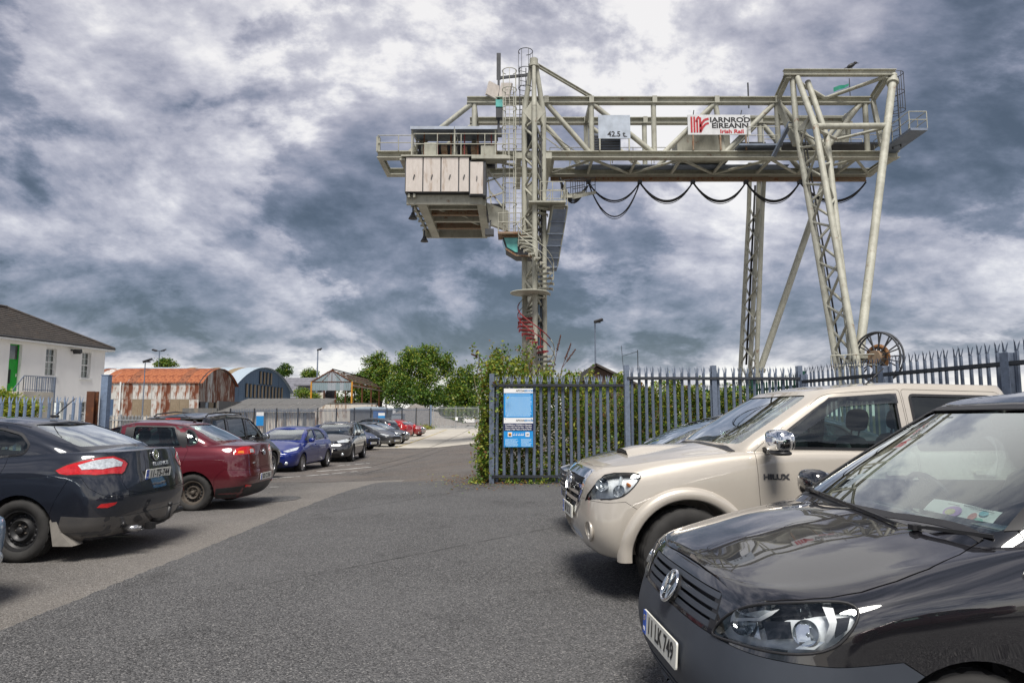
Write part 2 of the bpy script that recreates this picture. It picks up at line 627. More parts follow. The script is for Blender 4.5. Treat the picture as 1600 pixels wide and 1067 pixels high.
def asphalt(name, c0, c1, stone=(0.30, 0.29, 0.28), pale=0.0, scale=110.0, worn=0.5, brown=0.0):
    m, nt, b, _ = mat_new(name)
    tcn = nt.nodes.new('ShaderNodeTexCoord')
    vo = nd(nt, 'ShaderNodeTexVoronoi', Scale=scale)
    nt.links.new(tcn.outputs['Object'], vo.inputs['Vector'])
    bw = nd(nt, 'ShaderNodeSeparateColor')
    nt.links.new(vo.outputs['Color'], bw.inputs[0])
    c = mixc(nt, rampf(nt, bw.outputs[0], [(0.05, 0.0), (0.9, 1.0)]), c0, c1)
    c = mixc(nt, rampf(nt, bw.outputs[1], [(0.90, 0.0), (0.96, 0.85)]), c, stone)
    big = noise(nt, 0.35, 6, 0.6, 0.4)
    c = mixc(nt, rampf(nt, big, [(0.35, 0.0), (0.72, worn)]), c, tuple(x * 1.45 + 0.02 for x in c1))
    blot = noise(nt, 1.3, 7, 0.65)
    c = mixc(nt, rampf(nt, blot, [(0.58, 0.0), (0.74, 0.42)]), c, tuple(x * 0.6 for x in c0))
    fleck = noise(nt, 2.6, 5, 0.75)
    c = mixc(nt, rampf(nt, fleck, [(0.735, 0.0), (0.76, 0.55)]), c, (0.34, 0.32, 0.29))
    if brown:
        br = noise(nt, 0.6, 5, 0.6, 0.3)
        c = mixc(nt, rampf(nt, br, [(0.4, 0.0), (0.65, brown)]), c, (0.21, 0.165, 0.13))
    if pale:
        # sandy grit gathered along the joint of the two surfacings (x about -3.6)
        sp = nt.nodes.new('ShaderNodeSeparateXYZ')
        nt.links.new(tcn.outputs['Object'], sp.inputs[0])
        w = noise(nt, 0.9, 5, 0.6)
        ad = nd(nt, 'ShaderNodeMath'); ad.operation = 'MULTIPLY_ADD'
        nt.links.new(w, ad.inputs[0]); ad.inputs[1].default_value = 1.6
        nt.links.new(sp.outputs[0], ad.inputs[2])
        mr = nd(nt, 'ShaderNodeMapRange')
        nt.links.new(ad.outputs[0], mr.inputs['Value'])
        mr.inputs['From Min'].default_value = -4.6; mr.inputs['From Max'].default_value = -2.7
        mul = nd(nt, 'ShaderNodeMath'); mul.operation = 'MULTIPLY'
        nt.links.new(mr.outputs[0], mul.inputs[0])
        nt.links.new(rampf(nt, bw.outputs[2], [(0.25, 0.25), (0.7, pale)]), mul.inputs[1])
        c = mixc(nt, mul.outputs[0], c, (0.33, 0.30, 0.265))
    nt.links.new(c, b.inputs['Base Color'])
    b.inputs['Roughness'].default_value = 0.85
    b.inputs['Specular IOR Level'].default_value = 0.3
    hb = nd(nt, 'ShaderNodeBump', Strength=1.0, Distance=0.012)
    nt.links.new(vo.outputs['Distance'], hb.inputs['Height'])
    hb.invert = True
    nt.links.new(hb.outputs[0], b.inputs['Normal'])
    return m
M['asphalt_new'] = asphalt('dark_asphalt', (0.024, 0.024, 0.025), (0.150, 0.148, 0.148), worn=0.30, scale=105)
M['asphalt_old'] = asphalt('worn_tarmac', (0.024, 0.022, 0.021), (0.150, 0.143, 0.137), pale=0.5, scale=95, worn=0.4)
M['asphalt_far'] = asphalt('brown_tarmac', (0.045, 0.041, 0.039), (0.125, 0.115, 0.108), scale=60, worn=0.4, brown=0.3)
M['yard'] = asphalt('yard_surface', (0.16, 0.155, 0.15), (0.30, 0.29, 0.27), scale=20, worn=0.5)

def concrete_mat():
    m, nt, b, _ = mat_new('slab_concrete')
    f = noise(nt, 1.1, 8, 0.65)
    g = noise(nt, 9, 6, 0.6)
    c = mixc(nt, rampf(nt, f, [(0.3, 0.0), (0.7, 1.0)]), (0.36, 0.33, 0.28), (0.52, 0.49, 0.43))
    c = mixc(nt, rampf(nt, g, [(0.58, 0.0), (0.75, 0.4)]), c, (0.20, 0.18, 0.15))
    nt.links.new(c, b.inputs['Base Color'])
    b.inputs['Roughness'].default_value = 0.9
    bump(nt, b, g, 0.15)
    return m
M['concrete'] = concrete_mat()

# land out to the horizon
xs = sorted(set([-3000, -1500, -700, -300, -150, -100, -70] + [x * 2.0 for x in range(-30, 21)] + [-5.5, -4.5, -3.5, -2.5, -1.5, -.5] + [60, 100, 200, 500, 1200, 3000]))
ys = sorted(set([-1500, -400, -100, -40, -20] + [y * 2.0 for y in range(-8, 55)] + [130, 160, 220, 300, 400, 700, 1500, 3500]))
gv = [(x, y, gz(x, y) - 0.03) for y in ys for x in xs]
nx = len(xs)
gq = [(j * nx + i, j * nx + i + 1, (j + 1) * nx + i + 1, (j + 1) * nx + i) for j in range(len(ys) - 1) for i in range(nx - 1)]
gme = np_mesh(gv, gq)
def land_mat():
    m, nt, b, _ = mat_new('gravelly_ground')
    f = noise(nt, 0.12, 8, 0.6)
    g = noise(nt, 6, 8, 0.7)
    c = mixc(nt, rampf(nt, g, [(0.3, 0.0), (0.7, 1.0)]), (0.13, 0.12, 0.105), (0.27, 0.25, 0.225))
    c = mixc(nt, rampf(nt, f, [(0.55, 0.0), (0.65, 0.8)]), c, (0.055, 0.085, 0.03))
    nt.links.new(c, b.inputs['Base Color'])
    b.inputs['Roughness'].default_value = 0.95
    return m
tag(obj('ground', gme, land_mat()), kind='structure')
sheet('old_tarmac', [(-18, -8), (-2.6, -8), (-2.6, 17), (-18, 17)], 0.0, M['asphalt_old'], 0.9)
sheet('brown_tarmac', [(-18, 17), (-2.6, 17), (-2.6, 15.0), (8, 15.0), (8, 40), (-18, 40)], 0.004, M['asphalt_far'], 0.9)
edge = [(-3.47, -8), (-3.52, 0), (-3.56, 5), (-3.46, 9), (-3.42, 12.5), (-3.38, 14.2), (-3.2, 15.9), (-3.0, 16.2), (-0.4, 16.1), (7.5, 15.6), (9, 15.0), (9, -8)]
sheet('car_park_asphalt', edge, 0.012, M['asphalt_new'], 0.9, edge_step=0.07, jitter=0.022, seed=3)

# concrete apron: slabs of their own with open joints
apron = bpy.data.objects.new('concrete_apron', None)
link(apron); apron['kind'] = 'structure'
ck = 0
for j in range(7):
    for i in range(4):
        x0, y0 = -14 + i * 4.6, 40.2 + j * 5.8
        rr = random.Random(i * 17 + j)
        vs, fs = cdt_poly(densify([(x0, y0), (x0 + 4.54, y0), (x0 + 4.54, y0 + 5.73), (x0, y0 + 5.73)], 1.2), 1.2)
        dzz = rr.uniform(0, 0.012)
        me = bpy.data.meshes.new('slab')
        me.from_pydata([(v.x, v.y, gz(v.x, v.y) + 0.008 + dzz) for v in vs], [], [tuple(f) for f in fs])
        obj('slab', me, M['concrete'], apron)
yard = sheet('yard', [(-44, 44), (-14.2, 44), (-14.2, 80.3), (2, 80.3), (2, 108), (-44, 108)], 0.004, M['yard'], 3.0)

# worn paint
M['road_paint'] = plain('worn_road_paint', (0.60, 0.59, 0.56), 0.8, var=0.3, scale=14)
M['yellow_paint'] = plain('worn_yellow_paint', (0.46, 0.35, 0.09), 0.85, var=0.35, scale=10)
def streak(name, a, b, w, mat, off, seed, gap=0.25):
    rnd = random.Random(seed)
    mb = MB()
    L = math.hypot(b[0] - a[0], b[1] - a[1])
    ux, uy = (b[0] - a[0]) / L, (b[1] - a[1]) / L
    s = 0.0
    while s < L:
        e = min(L, s + rnd.uniform(0.2, 0.9))
        n = max(2, int((e - s) / 0.12))
        up, dn = [], []
        for k in range(n + 1):
            t = s + (e - s) * k / n
            tp = 0.5 if k in (0, n) else 1.0
            hw1, hw2 = w / 2 * tp * rnd.uniform(0.6, 1.1), w / 2 * tp * rnd.uniform(0.6, 1.1)
            x, y = a[0] + ux * t, a[1] + uy * t
            up.append((x - uy * hw1, y + ux * hw1)); dn.append((x + uy * hw2, y - ux * hw2))
        P = dn + up[::-1]
        m = len(dn)
        vs = [(x, y, gz(x, y) + off) for x, y in P]
        mb.add(vs, [(k, k + 1, 2 * m - 2 - k, 2 * m - 1 - k) for k in range(m - 1)])
        s = e + rnd.uniform(0, gap)
    o = mb.build(name, mat)
    o['kind'] = 'structure'
    return o
streak('bay_line', (-6.6, 18.2), (-4.9, 22.0), 0.10, M['road_paint'], 0.012, 5)
streak('bay_line', (-6.2, 22.0), (-5.0, 24.6), 0.16, M['road_paint'], 0.012, 6, 0.05)
streak('bay_line', (-6.4, 25.4), (-5.6, 27.2), 0.12, M['road_paint'], 0.012, 7)
streak('bay_line', (-6.3, 15.0), (-5.2, 15.5), 0.10, M['road_paint'], 0.012, 11)
streak('yellow_line', (-6.9, 41.0), (-7.4, 78.0), 0.16, M['yellow_paint'], 0.03, 8, 0.5)
streak('tarmac_crack', (-5.2, 24.0), (-4.2, 39.0), 0.07, M['rubber'], 0.012, 9, 0.05)
streak('tarmac_crack', (-4.4, 20.0), (-3.4, 39.5), 0.05, M['rubber'], 0.012, 10, 0.05)
streak('tarmac_crack', (-2.4, 6.0), (.6, 9.4), 0.012, M['rubber'], 0.018, 31, 0.1)
streak('tarmac_crack', (-3.0, 10.5), (-.4, 14.8), 0.015, M['rubber'], 0.018, 32, 0.1)
pt = [(-4.35 + 0.42 * math.cos(t * PI / 12), 12.85 + 0.55 * math.sin(t * PI / 12)) for t in range(24)]
sheet('tarmac_patch', pt, 0.006, M['asphalt_new'], 0.3, edge_step=0.2, jitter=0.02)

# ================================================================== BUILDINGS
def wall_boxes(mb, L, z0, z1, t, holes, place):
    """wall in local (s, n, z) with rectangular holes (s0,s1,z0,z1); place maps to world"""
    ss = sorted(set([0, L] + [h[0] for h in holes] + [h[1] for h in holes]))
    zs_ = sorted(set([z0, z1] + [h[2] for h in holes] + [h[3] for h in holes]))
    ix = {}
    for i in range(len(ss) - 1):
        for k in range(len(zs_) - 1):
            cs, cz = (ss[i] + ss[i + 1]) / 2, (zs_[k] + zs_[k + 1]) / 2
            if any(h[0] < cs < h[1] and h[2] < cz < h[3] for h in holes):
                continue
            ix[(i, k)] = 1
    for (i, k) in ix:
        a, b, c, d = ss[i], ss[i + 1], zs_[k], zs_[k + 1]
        def q(*p): mb.add([place(*v) for v in p], [(0, 1, 2, 3)])
        q((a, 0, c), (b, 0, c), (b, 0, d), (a, 0, d))
        q((a, t, c), (a, t, d), (b, t, d), (b, t, c))
        if (i - 1, k) not in ix: q((a, 0, c), (a, 0, d), (a, t, d), (a, t, c))
        if (i + 1, k) not in ix: q((b, 0, c), (b, t, c), (b, t, d), (b, 0, d))
        if (i, k - 1) not in ix: q((a, 0, c), (a, t, c), (b, t, c), (b, 0, c))
        if (i, k + 1) not in ix: q((a, 0, d), (b, 0, d), (b, t, d), (a, t, d))

def render_mat(name, col, stain=0.3):
    m, nt, b, _ = mat_new(name)
    f = noise(nt, 1.2, 7, 0.6, stretch=(1, 1, 0.3))
    g = noise(nt, 30, 4, 0.6)
    c = mixc(nt, rampf(nt, f, [(0.45, 0.0), (0.8, stain)]), col, tuple(x * 0.6 for x in col))
    nt.links.new(c, b.inputs['Base Color'])
    b.inputs['Roughness'].default_value = 0.9
    bump(nt, b, g, 0.25, 0.01)
    return m
M['white_render'] = render_mat('white_render', (0.84, 0.825, 0.80))
M['sash_white'] = plain('white_gloss', (0.72, 0.72, 0.70), 0.4, var=0.08)
M['green_door'] = plain('green_door_paint', (0.006, 0.34, 0.022), 0.35, var=0.12)
M['blind'] = plain('pale_curtain', (0.34, 0.36, 0.34), 0.8, var=0.3, scale=5)
M['pane'] = glass_mat('window_pane', (0.55, 0.60, 0.60), refl=1.1, film=0.06)
def tile_mat():
    m, nt, b, _ = mat_new('roof_tile')
    f = noise(nt, 3.0, 7, 0.7)
    g = noise(nt, 0.7, 4, 0.6)
    c = mixc(nt, rampf(nt, f, [(0.3, 0.0), (0.7, 1.0)]), (0.030, 0.026, 0.024), (0.085, 0.072, 0.062))
    c = mixc(nt, rampf(nt, g, [(0.60, 0.0), (0.72, 0.5)]), c, (0.11, 0.065, 0.035))
    nt.links.new(c, b.inputs['Base Color'])
    b.inputs['Roughness'].default_value = 0.85
    return m
M['tile'] = tile_mat()

# ---- white house: wall runs away from the corner towards the camera
K = 1.5
HC = Vector((-19.97 * K, 33.4 * K, 0))
hw = Vector((-1.164, -5.4, 0)).normalized()
hn = Vector((-hw.y, hw.x, 0)) * -1.0          # into the house
if hn.x > 0: hn = -hn
def zk(z): return 1.5 + (z - 1.5) * K
hbase = -0.5
def hp(s, n, z): return HC + hw * s + hn * n + Vector((0, 0, z))
house = thing('house', 'white rendered house with green door and dark tiled hip roof', 'house', HC)
def loc_mesh(mb, origin):
    mb.v = [tuple(Vector(p) - Vector(origin)) for p in mb.v]
    return mb
HL = 15.0
HW = 8.6
eav = zk(4.72)
holes = [(0.83 * K, 1.36 * K, zk(3.26), zk(4.48)), (2.73 * K, 3.30 * K, zk(3.26), zk(4.48)), (4.47 * K, 5.04 * K, zk(2.50), zk(4.50)),
         (0.85 * K, 1.34 * K, zk(1.1), zk(2.15)), (2.05 * K, 2.75 * K, zk(1.1), zk(2.12)), (7.3 * K, 7.9 * K, zk(3.26), zk(4.48))]
mb = MB()
wall_boxes(mb, HL, hbase, eav, 0.3, holes, hp)
loc_mesh(mb, HC).build('wall', M['white_render'], house)
mb = MB()
for (p, q) in (((0, 0), (0, HW)), ((HL, 0), (HL, HW))):
    sgn = 1 if p[0] == 0 else -1
    a = [hp(p[0], 0.301, hbase), hp(p[0], HW, hbase), hp(p[0], HW, eav), hp(p[0], 0.301, eav)]
    b = [hp(p[0] + sgn * 0.3, 0.301, hbase), hp(p[0] + sgn * 0.3, HW, hbase), hp(p[0] + sgn * 0.3, HW, eav), hp(p[0] + sgn * 0.3, 0.301, eav)]
    mb.add(a + b, [(0, 1, 2, 3), (7, 6, 5, 4), (0, 4, 5, 1), (1, 5, 6, 2), (2, 6, 7, 3), (3, 7, 4, 0)])
loc_mesh(mb, HC).build('side_wall', M['white_render'], house)
mb = MB(); mb.add([hp(0.31, 4.0, hbase), hp(HL - .31, 4.0, hbase), hp(HL - .31, 4.0, eav), hp(0.31, 4.0, eav)], [(0, 1, 2, 3)])
loc_mesh(mb, HC).build('inner_wall', M['blind'], house)
mb = MB()
mb.add([hp(0, 0.0, eav + 0.001), hp(HL, 0.0, eav + 0.001), hp(HL, HW, eav + 0.001), hp(0, HW, eav + 0.001)], [(0, 1, 2, 3)])
loc_mesh(mb, HC).build('ceiling', M['white_render'], house)
# hip roof in stepped courses
OV = 0.42
NC = 15
rise = zk(6.42) - eav
mb = MB()
def course_ring(t, z):
    i = t * (HW / 2 + OV)
    return [hp(-OV + i, -OV + i, z), hp(HL + OV - i, -OV + i, z), hp(HL + OV - i, HW + OV - i, z), hp(-OV + i, HW + OV - i, z)]
for k in range(NC):
    z0, z1 = eav + 0.06 + rise * k / NC, eav + 0.06 + rise * (k + 1) / NC
    r0, r1, r2 = course_ring(k / NC, z0 - 0.035), course_ring(k / NC, z0 + 0.035), course_ring((k + 1) / NC * 0.999, z1 - 0.035)
    for e in range(4):
        f = (e + 1) % 4
        mb.add([r0[e], r0[f], r1[f], r1[e]], [(0, 1, 2, 3)])
        mb.add([r1[e], r1[f], r2[f], r2[e]], [(0, 1, 2, 3)])
loc_mesh(mb, HC).build('roof', M['tile'], house)
rf = house.children[-1]
mb = MB()
z = eav + 0.07 + rise
for e in range(4):
    mb.tube(course_ring(0, eav + 0.09)[e], course_ring(0.995, z + 0.02)[e], 0.09, 6)
mb.tube(course_ring(0.995, z + 0.03)[0], course_ring(0.995, z + 0.03)[1], 0.1, 6)
loc_mesh(mb, HC).build('ridge_tiles', M['tile'], rf)
mb = MB()
ra, rb = course_ring(0, eav - 0.06), course_ring(0, eav - 0.06)
for e in range(4):
    mb.bar(ra[e], rb[(e + 1) % 4], 0.05, 0.16)
mb.bar(hp(-OV, 0.02, eav - .1), hp(HL + OV, .02, eav - .1), OV * 1.9, 0.03)
loc_mesh(mb, HC).build('fascia', M['sash_white'], house)
mb = MB()
for e in range(4):
    mb.tube(Vector(ra[e]) + Vector((0, 0, .1)), Vector(rb[(e + 1) % 4]) + Vector((0, 0, .1)), 0.075, 8)
loc_mesh(mb, HC).build('gutter', M['black_plastic'], house)
for hi, (a, b, c, d) in enumerate(holes):
    if hi == 2: continue
    mb = MB()
    nn = 0.2
    fw = 0.07
    for (s0, s1, z0, z1) in ((a, a + fw, c, d), (b - fw, b, c, d), (a + fw, b - fw, c, c + fw), (a + fw, b - fw, d - fw, d), (a + fw, b - fw, (c + d) / 2 - .04, (c + d) / 2 + .04)):
        mb.add([hp(s, n, z) for s in (s0, s1) for n in (nn, nn + .06) for z in (z0, z1)], [(0, 1, 3, 2), (4, 6, 7, 5), (0, 4, 5, 1), (2, 3, 7, 6), (0, 2, 6, 4), (1, 5, 7, 3)])
    w = loc_mesh(mb, HC).build('window', M['sash_white'], house)
    mb = MB()
    for z in (c + (d - c) * .27, c + (d - c) * .74):
        mb.bar(hp(a + fw, nn + .03, z), hp(b - fw, nn + .03, z), .03)
    mb.bar(hp((a + b) / 2, nn + .035, c), hp((a + b) / 2, nn + .035, d), .03)
    loc_mesh(mb, HC).build('glazing_bar', M['sash_white'], w)
    mb = MB(); mb.add([hp(a, nn + .05, c), hp(b, nn + .05, c), hp(b, nn + .05, d), hp(a, nn + .05, d)], [(0, 1, 2, 3)])
    loc_mesh(mb, HC).build('pane', M['pane'], w)
    mb = MB()
    for (p, q) in ((0.05, 0.36), (0.64, 0.97)):
        n_ = 8
        pts = [hp(a + (b - a) * (p + (q - p) * k / n_), nn + .16 + .04 * (k % 2), z) for z in (c, d) for k in range(n_ + 1)]
        mb.add(pts, [(k, k + 1, n_ + 2 + k, n_ + 1 + k) for k in range(n_)])
    loc_mesh(mb, HC).build('curtain', M['paper'], w)
    mb = MB(); mb.add([hp(s, n, z) for s in (a - .12, b + .12) for n in (-.1, .2) for z in (c - .12, c)], [(0, 1, 3, 2), (4, 6, 7, 5), (0, 4, 5, 1), (2, 3, 7, 6), (0, 2, 6, 4), (1, 5, 7, 3)])
    loc_mesh(mb, HC).build('sill', M['sash_white'], w)
a, b, c, d = holes[2]
def slab6(p0, p1, mb):
    mb.add([hp(s, n, z) for s in (p0[0], p1[0]) for n in (p0[1], p1[1]) for z in (p0[2], p1[2])], [(0, 1, 3, 2), (4, 6, 7, 5), (0, 4, 5, 1), (2, 3, 7, 6), (0, 2, 6, 4), (1, 5, 7, 3)])
    return mb
tr = c + (d - c) * 0.66
dr = loc_mesh(slab6((a + .03, .22, c), (b - .03, .28, tr), MB()), HC).build('door', M['green_door'], house)
loc_mesh(slab6((a + .5, .20, c + .5), (b - .2, .219, tr - .6), MB()), HC).build('letter_panel', M['ink'], dr)
loc_mesh(slab6((a + .1, .19, c + .95), (a + .16, .219, c + 1.15), MB()), HC).build('handle', M['chrome'], dr)
mb = MB(); slab6((a, .24, tr), (a + .07, .3, d), mb); slab6((b - .07, .24, tr), (b, .3, d), mb); slab6((a + .07, .24, tr), (b - .07, .3, tr + .07), mb); slab6((a + .07, .24, d - .07), (b - .07, .3, d), mb)
loc_mesh(mb, HC).build('fanlight_frame', M['green_door'], house)
mb = MB(); mb.add([hp(a, .27, tr), hp(b, .27, tr), hp(b, .27, d), hp(a, .27, d)], [(0, 1, 2, 3)])
loc_mesh(mb, HC).build('fanlight_pane', M['pane'], house)
# entrance landing, steps and railing
mb = MB()
slab6((a - 1.2, -1.5, hbase), (b + .2, -.003, c - .02), mb)
loc_mesh(mb, HC).build('landing', M['concrete'], house)
mb = MB()
NS = 9
for k in range(NS):
    slab6((b + .203 + k * .3, -1.5, hbase), (b + .5 + k * .3, -.2, c - .02 - (c - hbase) * (k + 1) / (NS + 1)), mb)
loc_mesh(mb, HC).build('steps', M['concrete'], house)
mb = MB()
rz_ = c + 0.95
P0, P1 = hp(a - 1.15, -1.45, c), hp(b + .2, -1.45, c)
mb.bar(P0 + Vector((0, 0, .95)), P1 + Vector((0, 0, .95)), .05)
mb.bar(P0 + Vector((0, 0, .1)), P1 + Vector((0, 0, .1)), .04)
for k in range(15):
    p = P0.lerp(P1, k / 14)
    mb.bar(p, p + Vector((0, 0, .95)), .03)
P2 = hp(b + .2 + NS * .3, -1.45, hbase)
for n_ in range(10):
    p = P1.lerp(P2, n_ / 9)
    mb.bar(p, p + Vector((0, 0, .9)), .03)
mb.bar(P1 + Vector((0, 0, .92)), P2 + Vector((0, 0, .92)), .05)
P3 = hp(a - 1.15, -0.05, c)
mb.bar(P0 + Vector((0, 0, .95)), P3 + Vector((0, 0, .95)), .05)
for n_ in range(7):
    p = P0.lerp(P3, n_ / 6)
    mb.bar(p, p + Vector((0, 0, .95)), .03)
mb.bar(P0 - Vector((0, 0, 2.2)), P0 + Vector((0, 0, .98)), .12)
loc_mesh(mb, HC).build('railing', M['galv'], house)
mb = MB()
p = hp(1.94 * K, -.003, zk(4.50))
q = hp(1.94 * K, -.45, zk(4.44))
mb.bar(p, q, .05); mb.box(q, (.5, .25, .28), Matrix.Rotation(0.4, 3, 'X'))
mb.bar(hp(1.94 * K - .15, -.06, zk(4.5)), hp(1.94 * K + .15, -.06, zk(4.5)), .1)
loc_mesh(mb, HC).build('floodlight', M['black_plastic'], house)

# ---- corrugated sheds with arched roofs
def sheet_mat(name, base, rust, amount, hi=(0.62, 0.62, 0.60)):
    m, nt, b, _ = mat_new(name)
    f = noise(nt, 1.3, 8, 0.65, stretch=(2.2, 2.2, 0.45))
    g = noise(nt, 7, 6, 0.7, stretch=(1, 1, 0.3))
    h = noise(nt, 0.5, 3, 0.5)
    c = mixc(nt, rampf(nt, g, [(0.35, 0.0), (0.7, 0.8)]), base, hi)
    sm = nd(nt, 'ShaderNodeMath'); sm.operation = 'MULTIPLY_ADD'
    nt.links.new(h, sm.inputs[0]); sm.inputs[1].default_value = 0.5; nt.links.new(f, sm.inputs[2])
    lo = 1.10 - amount * 0.33
    c = mixc(nt, rampf(nt, sm.outputs[0], [(lo - 0.10, 0.0), (lo + 0.03, 1.0)]), c, rust)
    c = mixc(nt, rampf(nt, sm.outputs[0], [(lo + 0.06, 0.0), (lo + 0.18, 0.9)]), c, tuple(x * 0.4 for x in rust))
    nt.links.new(c, b.inputs['Base Color'])
    b.inputs['Roughness'].default_value = 0.75
    bump(nt, b, g, 0.2, 0.01)
    return m
M['sheet_white'] = sheet_mat('rusting_white_sheet', (0.46, 0.45, 0.42), (0.22, 0.068, 0.022), 0.80)
M['sheet_rust'] = sheet_mat('rusted_sheet', (0.34, 0.30, 0.26), (0.15, 0.040, 0.014), 1.05, (0.42, 0.38, 0.33))
M['sheet_tan'] = sheet_mat('tan_sheet', (0.20, 0.155, 0.10), (0.14, 0.06, 0.025), 0.45, (0.30, 0.24, 0.17))
M['sheet_blue'] = sheet_mat('blue_sheet', (0.045, 0.085, 0.16), (0.13, 0.05, 0.02), 0.15, (0.075, 0.12, 0.21))
M['sheet_grey'] = sheet_mat('grey_sheet', (0.26, 0.29, 0.32), (0.17, 0.08, 0.04), 0.40, (0.36, 0.39, 0.42))
M['roof_rust'] = sheet_mat('rust_red_roof', (0.31, 0.095, 0.036), (0.20, 0.050, 0.016), 0.9, (0.36, 0.125, 0.045))
M['roof_rust_b'] = sheet_mat('rust_brown_roof', (0.22, 0.070, 0.028), (0.12, 0.035, 0.014), 0.9, (0.29, 0.11, 0.05))
M['roof_pale'] = sheet_mat('pale_blue_roof', (0.30, 0.37, 0.43), (0.20, 0.17, 0.13), 0.25, (0.40, 0.46, 0.52))
M['roof_brown'] = sheet_mat('brown_rooflight', (0.20, 0.15, 0.09), (0.12, 0.08, 0.04), 0.5, (0.26, 0.2, 0.12))
M['blue_clad'] = sheet_mat('slate_blue_cladding', (0.085, 0.135, 0.205), (0.12, 0.07, 0.04), 0.12, (0.105, 0.16, 0.235))
M['teal_clad'] = sheet_mat('weathered_teal_cladding', (0.19, 0.25, 0.275), (0.10, 0.10, 0.09), 0.5, (0.25, 0.315, 0.335))
M['fibre'] = sheet_mat('fibre_cement', (0.105, 0.103, 0.10), (0.06, 0.055, 0.05), 0.6, (0.15, 0.147, 0.14))
M['peeling'] = sheet_mat('peeling_whitewash', (0.50, 0.46, 0.40), (0.24, 0.15, 0.09), 0.75, (0.60, 0.56, 0.50))
M['dark_wall'] = sheet_mat('dark_blockwork', (0.10, 0.10, 0.10), (0.19, 0.16, 0.13), 0.5, (0.14, 0.135, 0.13))

def corr_mesh(w, h, ridges=8, amp=0.018):
    n = ridges * 4
    v, q = [], []
    for k in range(n + 1):
        x = w * k / n
        y = -amp * math.sin(2 * PI * k / 4)
        v += [(x, y, 0), (x, y, h)]
    for k in range(n):
        q.append((2 * k, 2 * k + 2, 2 * k + 3, 2 * k + 1))
    return np_mesh(v, q)

def arch_shed(name, label, x1, y0, y1, length, z0, ze, zc, wall_pick, roof_pick, gable_pick, npan, nrows, ngab, nroof, seed):
    """gable end at x = x1 (facing +X), near side wall at y = y0; runs to x1 - length"""
    rnd = random.Random(seed)
    O = Vector((x1, y0, z0))
    t = thing(name, label, 'shed', O)
    x0 = x1 - length
    pw = length / npan
    rh = (ze - z0) / nrows
    for r in range(nrows):
        for k in range(npan):
            mt = wall_pick(r, k, rnd)
            me = corr_mesh(pw - 0.015, rh - 0.012)
            obj('wall_sheet', me, mt, t, loc=(x0 + k * pw - x1, rnd.uniform(-.02, .01), r * rh), rot=(0, rnd.uniform(-.006, .006), 0))
    # arch
    hw_ = (y1 - y0) / 2
    rise_ = zc - ze
    Rr = (hw_ * hw_ + rise_ * rise_) / (2 * rise_)
    half = math.asin(hw_ / Rr)
    cyy, czz = hw_, zc - Rr - z0
    def arc(a, rr=Rr): return (cyy + rr * math.sin(a), czz + rr * math.cos(a))
    ns = 18
    rw = (length + 0.5) / nroof
    for k in range(nroof):
        v, q = [], []
        m_ = 12
        for j in range(m_ + 1):
            x = rw * j / m_ * 0.992
            am = 0.02 * math.sin(2 * PI * j / 4)
            for i in range(ns + 1):
                a = -half * 1.035 + 2 * half * 1.035 * i / ns
                y, z = arc(a, Rr + 0.03 + am)
                v.append((x, y, z))
        for j in range(m_):
            for i in range(ns):
                q.append((j * (ns + 1) + i, (j + 1) * (ns + 1) + i, (j + 1) * (ns + 1) + i + 1, j * (ns + 1) + i + 1))
        me = np_mesh(v, q)
        me.polygons.foreach_set('use_smooth', [True] * len(me.polygons))
        obj('roof_sheet', me, roof_pick(k, rnd), t, loc=(x0 - x1 - 0.1 + k * rw, 0, rnd.uniform(-.012, .012)))
    # gable sheets at x1
    gw = (y1 - y0) / ngab
    for k in range(ngab):
        ya, yb = k * gw, (k + 1) * gw
        v, q = [], []
        n_ = 12
        zb = gable_pick[1] if len(gable_pick) > 1 else 0.0
        for j in range(n_ + 1):
            y = ya + (yb - ya) * 0.985 * j / n_
            sa = max(-1, min(1, (y - cyy) / Rr))
            zt = czz + Rr * math.cos(math.asin(sa)) - 0.02
            xx = 0.018 * math.sin(2 * PI * j / 4)
            v += [(xx, y, zb), (xx, y, zt)]
        for j in range(n_):
            q.append((2 * j, 2 * j + 2, 2 * j + 3, 2 * j + 1))
        obj('gable_sheet', np_mesh(v, q), gable_pick[0](k, rnd), t, loc=(rnd.uniform(0, .02), 0, 0))
    # barge trim along the arch, back wall
    mb = MB()
    for xo in (0.06,):
        pts = [(xo, *arc(-half * 1.03 + 2 * half * 1.03 * i / 24, Rr + 0.02)) for i in range(25)]
        mb.path(pts, 0.06, 6)
    mb.bar((x0 - x1, -0.06, ze - z0 - .03), (0, -0.06, ze - z0 - .03), .07)
    mb.build('barge_trim', M['galv_dark'] if 'rust' in label else M['roof_pale'], t)
    mb = MB()
    mb.add([(x0 - x1, 0, 0), (x0 - x1, 2 * hw_, 0), (x0 - x1, 2 * hw_, ze - z0), (x0 - x1, 0, ze - z0)], [(0, 1, 2, 3)])
    mb.add([(x0 - x1, 2 * hw_, 0), (0, 2 * hw_, 0), (0, 2 * hw_, ze - z0), (x0 - x1, 2 * hw_, ze - z0)], [(0, 1, 2, 3)])
    mb.build('back_wall', M['sheet_grey'], t)
    return t, arc, half

